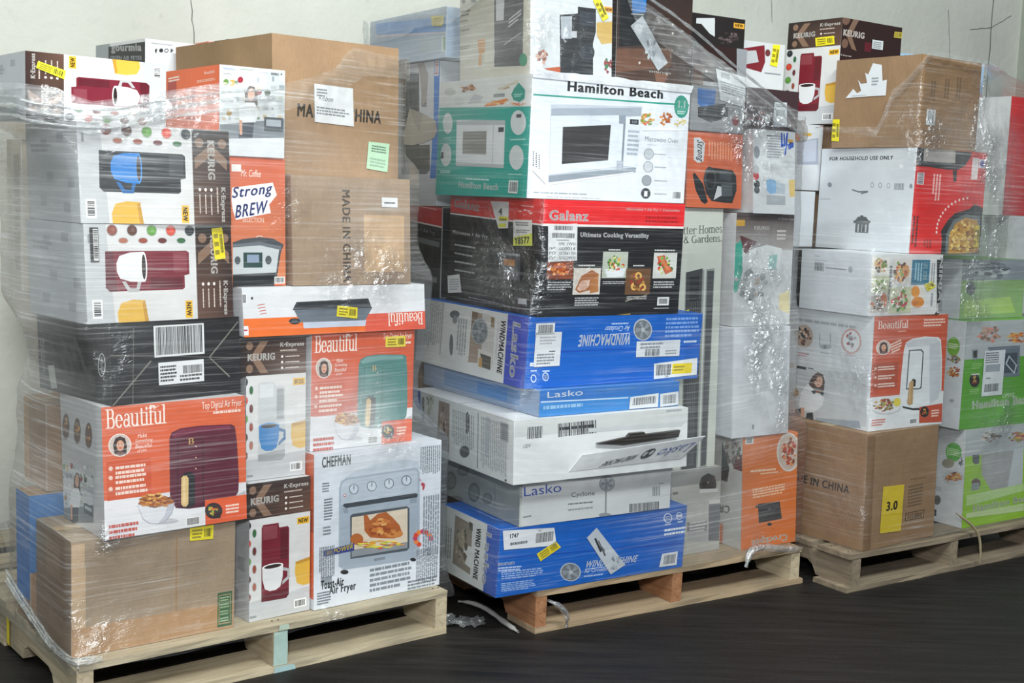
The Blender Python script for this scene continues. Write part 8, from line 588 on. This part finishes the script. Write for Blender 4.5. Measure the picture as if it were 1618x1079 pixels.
# where the film is gathered into shiny puckers: (u, v, z, radius, strength) on each pallet, and where it lies in several hazy layers
PUCK = [
    [(.81, 0, 1.01, .09, 1.8), (.70, 0, .98, .08, 1.5), (.54, 0, 1.15, .10, .4), (.78, .02, .66, .10, .7), (.07, 0, 1.36, .09, 1), (.26, .03, 1.38, .10, 1), (.03, 0, .20, .07, .9), (.07, 0, .39, .04, 1), (.65, 0, .13, .05, .9), (.08, 0, .82, .06, .8), (.87, 0, .54, .07, .9)],
    [(-.03, .2, 1.07, .11, 1.6), (-.03, .06, 1.0, .12, 1.8), (.77, .02, .98, .11, 2.4), (.87, .02, .9, .11, 2.4), (.82, 0, .73, .10, 2.2), (.88, 0, .6, .10, 2.2), (.0, 0, 1.62, .12, .9), (.82, .02, 1.36, .12, 2), (.7, .02, 1.44, .10, 1.6), (0, .1, .62, .06, 1), (0, .14, .32, .09, .7), (-.05, 0, .32, .05, .8), (-.1, 0, .19, .05, .9), (.43, 0, 1.62, .12, .6), (.8, 0, .15, .08, 1)],
    [(.58, 0, .94, .11, 2.2), (.67, .05, 1.38, .14, 2.2), (.57, .02, 1.54, .10, 2), (.12, 0, .94, .09, 2), (.0, .05, .63, .10, 1), (0, .14, .73, .09, 1), (0, .05, .27, .09, .8), (.3, 0, 1.46, .11, 1.8), (.2, 0, 1.46, .08, 1.6), (.72, .02, .5, .10, 1.8), (.69, .02, 1.15, .14, 2), (.66, 0, .29, .10, .5)]]
HAZE = [
    [(-.04, .40, .85, .30, 1.5), (-.04, .40, 1.2, .28, 1.0), (0, .35, .35, .3, .6), (.0, .3, 1.35, .25, .6), (.76, .03, .60, .11, 1.7), (.55, .03, .64, .10, 1.0), (.6, .02, .70, .1, .4), (.3, 0, 1.37, .16, .5), (.8, 0, 1.15, .14, .4), (.6, 0, 1.3, .10, .35)],
    [(0, .45, 1.45, .26, .65), (0, .4, .62, .22, .5), (0, .4, .35, .16, .3), (.66, .02, .5, .22, .55), (.85, .02, .75, .2, .7), (.6, .02, 1.62, .16, .55), (.35, .03, .42, .12, .3), (.62, .05, .25, .2, .45), (0, .25, 1.6, .16, .4), (0, .2, 1.0, .12, .35)],
    [(.1, .02, .93, .14, .5), (0, .15, .7, .16, .45), (.6, .05, .95, .16, .5), (.7, .05, 1.3, .2, .75), (.7, .03, .35, .2, .45), (.45, .02, 1.42, .14, .35), (.0, .1, .3, .12, .3), (0, .1, 1.2, .2, .35)]]
def spots(L_, u, v, z):
    s = 0
    for a, b, c, r, k in L_: s += k*math.exp(-((u-a)**2+(v-b)**2+(z-c)**2)/(r*r))
    return min(2.4, s)
def film_profile(i, keys):
    fp = []
    for b in BOXES:
        if b[0] not in keys: continue
        x, y, z, yaw, w_, d, h, lx, ly = b[4]; u = (math.cos(yaw), math.sin(yaw)); v = (-u[1], u[0])
        pts = []
        for a, c in ((0, 0), (w_, 0), (w_, d), (0, d)):
            for k in (0, 1): pts.append(to_pal(i, x+u[0]*(a+lx*k)+v[0]*(c+ly*k), y+u[1]*(a+lx*k)+v[1]*(c+ly*k)))
        fp.append((z, z+h, pts))
    core = [(.3, .3), (.75, .3), (.75, .9), (.3, .9)]
    zs = [.06+DZ*k for k in range(95)]; T = [k*math.tau/NT for k in range(NT)]
    R = np.zeros((len(zs), NT))
    if i == 1: fp.append((.45, .55, [(.06, -.100), (.53, -.098)]))      # the torn flap stands out under the film
    deck = [(-.004, -.008), (1.02, -.008), (1.02, 1.225), (-.004, 1.225)]
    for k, z in enumerate(zs):
        pts = list(core)
        for a, b, q in fp:
            if a-.03 <= z <= b+.03: pts += q
        if z < .125 and i == 0: pts += deck
        hh = hull(pts); R[k] = [ray_hull(hh, t) for t in T]
    R = np.maximum(R, np.maximum(np.roll(R, 1, 1), np.roll(R, -1, 1)))
    n = 2
    pad = np.pad(R, ((n, n), (0, 0)), mode='edge'); mx = np.max([pad[k:k+len(zs)] for k in range(2*n+1)], axis=0)
    pad = np.pad(mx, ((n, n), (0, 0)), mode='edge'); av = np.mean([pad[k:k+len(zs)] for k in range(2*n+1)], axis=0)
    return zs, T, av
def lerp_list(L, x):
    if x <= L[0][0]: return L[0][1]
    for (a, b), (c, d) in zip(L, L[1:]):
        if x <= c: return b+(d-b)*(x-a)/(c-a)
    return L[-1][1]
def ztop(prof, u, v):
    fr, lf = prof
    a = lerp_list(fr, u)
    if u < .12 and v > .02: return lerp_list(lf, v)
    if v < .6: return a
    k = min(1, max(0, (u-.12)/.7)); return lerp_list(lf, v)*(1-k)+fr[-1][1]*k
def film_sheet(name, i, data, prof, parent, mat, rows, low, high, off, wob, zbot=.1, seed=0):
    """Rows of film from a lower to an upper fraction of its height (or a rim band below the top edge when low is negative)."""
    zs, T, R = data; V, F, UV, HZ, PK = [], [], [], [], []
    arcu = 0; last = None
    zt_ = [ztop(prof, CX+math.cos(t)*R[45, k], CY+math.sin(t)*R[45, k]) for k, t in enumerate(T)]
    zt_ = [sum(zt_[(k+j) % NT] for j in range(-4, 5))/9 for k in range(NT)]
    for k in range(NT+1):
        t = T[k % NT]; dx, dy = math.cos(t), math.sin(t)
        rm = R[45, k % NT]; zt = zt_[k % NT]
        P = (CX+dx*rm, CY+dy*rm)
        if last: arcu += math.hypot(P[0]-last[0], P[1]-last[1])
        last = P
        z0, z1 = (zbot+(.012 if i == 0 else .004)*noise.noise(Vector((arcu*5, seed, 2))), zt) if low >= 0 else (zt+low*(1+.6*noise.noise(Vector((arcu*3, seed, 7)))), zt+high)
        for j in range(rows+1):
            z = z0+(z1-z0)*j/rows; q = (z-zs[0])/DZ; a = max(0, min(len(zs)-2, int(q))); fr = min(1, max(0, q-a))
            r = R[a, k % NT]*(1-fr)+R[a+1, k % NT]*fr
            r += off+wob*(.9+noise.noise(Vector((arcu*14, z*22, seed))))+wob*.8*noise.noise(Vector((arcu*40, z*70, seed+3)))
            hz, pk = spots(HAZE[i], CX+dx*r, CY+dy*r, z), spots(PUCK[i], CX+dx*r, CY+dy*r, z); HZ.append(hz); PK.append(pk)
            r += min(pk, 1)*.005*abs(noise.noise(Vector((arcu*55, z*55, seed+9))))
            V.append((CX+dx*r, CY+dy*r, z)); UV.append((arcu+seed*3.7, z))
    for k in range(NT):
        for j in range(rows):
            a = k*(rows+1)+j; F.append((a, a+rows+1, a+rows+2, a+1))
    o = mesh_obj(name, V, F, mat, parent, smooth=True)
    for nm, vals in (('haze', HZ), ('pucker', PK)): o.data.attributes.new(nm, 'FLOAT', 'POINT').data.foreach_set('value', vals)
    uv = o.data.uv_layers.new(name='film'); idx = [0]*len(o.data.loops); o.data.loops.foreach_get('vertex_index', idx)
    uv.data.foreach_set('uv', [c for n_ in idx for c in UV[n_]]); return o
def tube(name, pts, rad, mat, parent=None, seg_=8, flat=1.0, seed=0, rough=.3):
    """A bunched rope of film (or a cord) along a polyline."""
    P = [Vector(p) for p in pts]; Q = []
    for a, b in zip(P, P[1:]):
        n = max(2, int((b-a).length/.012)); Q += [a.lerp(b, k/n) for k in range(n)]
    Q.append(P[-1])
    for _ in range(3): Q = [Q[0]]+[(Q[k-1]+Q[k]*2+Q[k+1])/4 for k in range(1, len(Q)-1)]+[Q[-1]]
    V, F, UV = [], [], []; d = 0
    for k, q in enumerate(Q):
        t = (Q[min(k+1, len(Q)-1)]-Q[max(k-1, 0)]).normalized(); s = t.cross(Vector((0, 0, 1)))
        s = s.normalized() if s.length > .05 else Vector((1, 0, 0)); n = s.cross(t)
        if k: d += (q-Q[k-1]).length
        r = rad*(1+rough*noise.noise(Vector((d*25, seed, 0)))*1.6)*(1 if 1 < k < len(Q)-2 else .5)
        for j in range(seg_):
            a = j*math.tau/seg_; rr = r*(1+rough*noise.noise(Vector((d*30, math.cos(a)*2+seed, math.sin(a)*2))))
            V.append(q+s*math.cos(a)*rr*flat+n*math.sin(a)*rr); UV.append((d+seed, j/seg_*.05))
    for k in range(len(Q)-1):
        for j in range(seg_):
            a = k*seg_+j; b = k*seg_+(j+1) % seg_; F.append((a, b, b+seg_, a+seg_))
    o = mesh_obj(name, V, F, mat, parent, smooth=True)
    for nm, val in (('haze', .45), ('pucker', .8)): o.data.attributes.new(nm, 'FLOAT', 'POINT').data.foreach_set('value', [val]*len(V))
    uv = o.data.uv_layers.new(name='film'); idx = [0]*len(o.data.loops); o.data.loops.foreach_get('vertex_index', idx)
    uv.data.foreach_set('uv', [c for n_ in idx for c in UV[n_]]); return o
K0 = ['card1', 'beau1', 'black', 'k2', 'k1', 'kred', 'kblu', 'chef', 'beauT', 'grid', 'strong', 'lady', 'mic', 'tall', 'ktop', 'gour', 'rbeige', 'rcart', 'rblue', 'core0', 'obehind', 'rfill']
K1 = ['las5', 'cyc', 'las3', 'las2', 'las1', 'gal', 'hb', 'ka', 'kb', 'crock', 'heat', 'tower', 'white', 'kshin', 'orng', 'lab', 'gal2', 'mini', 'pale', 'core1', 'kff', 'kd', 'ke', 'kf']
K2 = ['card3', 'beau3', 'ninja', 'wr3', 'maple', 'g0', 'g1', 'g2', 'g3', 'kgray', 'wleft', 'kblk', 'blt', 'bltf', 'redr', 'redf', 'redg', 'kfill', 'kfil2', 'kfil3']
PROF = [
    ([(-.1, 1.385), (-.02, 1.352), (.09, 1.373), (.19, 1.395), (.36, 1.433), (.53, 1.446), (.62, 1.465), (.72, 1.497), (.85, 1.563), (1.0, 1.55)], [(0, 1.385), (.25, 1.40), (.6, 1.38), (1.2, 1.3)]),
    ([(-.1, 1.86), (.2, 1.86), (.27, 1.75), (.36, 1.717), (.89, 1.50), (1.0, 1.46)], [(0, 1.86), (.48, 1.765), (.8, 1.755), (1.0, 1.745), (1.2, 1.70)]),
    ([(-.05, 1.46), (.2, 1.60), (.26, 1.695), (.5, 1.69), (.75, 1.69), (1.1, 1.72)], [(0, 1.455), (.3, 1.455), (.6, 1.455), (1.2, 1.455)])]
FL = ['clear stretch film wound round the left pallet load',
      'clear stretch film wound round the middle load, its top slanting down rightwards',
      'clear stretch film wound round the right pallet load, brightly crumpled over the green boxes']
FR = []
for i, keys in enumerate((K0, K1, K2)):
    x, y, a = PAL[i]; root = empty('stretch_film', (x, y, 0), a, FL[i], 'film', 'stretch film around the pallet loads'); FR.append(root)
    data = film_profile(i, keys)
    film_sheet('film_sheet', i, data, PROF[i], root, FILM, 72, 0, 0, .0135, .0032, (.108, .127, .127)[i], seed=i+1)
    film_sheet('film_rim', i, data, PROF[i], root, FILM_THICK, 8, (-.06, -.075, -.02)[i], .004, .017, .007, seed=i+11)
def ff(i, *pts): return pts
for k, (dz, r) in enumerate(((0, .004), (.016, .003), (-.014, .004))):
    tube('film_rope', [(-.022, .44, .215+dz), (-.02, .28, .175+dz*.8), (-.018, .12, .138+dz*.6), (-.014, -.012, .134+dz*.4), (.05, -.022, .134+dz*.3)], r, FILM_THICK, FR[0], seed=k)
for k, (dz, r) in enumerate(((-.012, .003), (-.03, .005), (-.05, .003))):
    tube('film_rope', [(-.112, .25, 1.39+dz), (-.108, .03, 1.38+dz), (-.10, .008, 1.37+dz), (.0, -.012, 1.36+dz), (.09, -.006, 1.365+dz), (.19, .012, 1.39+dz), (.36, .040, 1.425+dz), (.52, .055, 1.445+dz)], r, FILM_THICK, FR[0], seed=k+4)
for k, (dz, r) in enumerate(((-.004, .004), (-.035, .003))):
    tube('film_rope', [(.26, -.030, 1.75+dz), (.36, -.026, 1.715+dz), (.48, -.016, 1.665+dz), (.6, .01, 1.615+dz), (.89, .045, 1.495+dz), (1.01, .09, 1.44+dz)], r, FILM_THICK, FR[1], seed=k+8)
tube('film_tail', [(.03, -.02, .096), (.06, -.024, .082), (.083, -.026, .062), (.096, -.026, .035), (.088, -.026, .012)], .008, FILM_THICK, FR[1], flat=1.6, seed=21)
tube('film_tail', [(1.01, -.012, .118), (.93, -.02, .128), (.84, -.022, .146), (.78, -.024, .15), (.765, -.026, .12), (.758, -.026, .094)], .012, FILM_THICK, FR[1], seed=22)
# loose things on the floor and hanging from the loads
def scrap():
    r = random.Random(4); n, m = 16, 9; V, F, UV = [], [], []
    c = Vector((-.115, 3.42, 0))
    for i in range(n+1):
        for j in range(m+1):
            a, b = i/n-.5, j/m-.5; k = noise.noise(Vector((i*.55, j*.7, 2)))
            V.append(c+Vector((a*.13+.012*k, b*.07+.02*noise.noise(Vector((i*.5, j*.6, 9))), .004+.022*abs(k)+.01*max(0, noise.noise(Vector((i*.9, j, 4))))))); UV.append((a*.13, b*.07))
    for i in range(n):
        for j in range(m): q = i*(m+1)+j; F.append((q, q+m+1, q+m+2, q+1))
    o = mesh_obj('film_scrap', V, F, FILM_THICK, smooth=True); uv = o.data.uv_layers.new(name='film')
    idx = [0]*len(o.data.loops); o.data.loops.foreach_get('vertex_index', idx); uv.data.foreach_set('uv', [x for n_ in idx for x in UV[n_]])
    for nm, val in (('haze', .4), ('pucker', 1)): o.data.attributes.new(nm, 'FLOAT', 'POINT').data.foreach_set('value', [val]*len(V))
    tag(o, 'crumpled scrap of clear film lying on the dark floor', 'film scrap')
scrap()
o = tube('plastic_strap', [(-.13, 3.60, .006), (-.09, 3.576, .012), (-.05, 3.53, .012), (-.008, 3.455, .009), (.03, 3.385, .006), (.045, 3.355, .006)], .006, plain('grey_plastic', 'a9a9a5', .4), flat=1.5, seed=31, rough=.15)
tag(o, 'grey plastic strap end lying on the floor by the middle pallet', 'strap')
root = empty('twine', (PAL[2][0], PAL[2][1], 0), PAL[2][2], 'beige twine hanging over the edge of the right pallet', 'twine')
tube('cord', [(.50, -.004, .199), (.565, -.018, .158), (.60, -.026, .122), (.614, -.028, .07), (.613, -.028, .02)], .0045, plain('beige_twine', '8f8468', .8), root, seed=33, rough=.1)
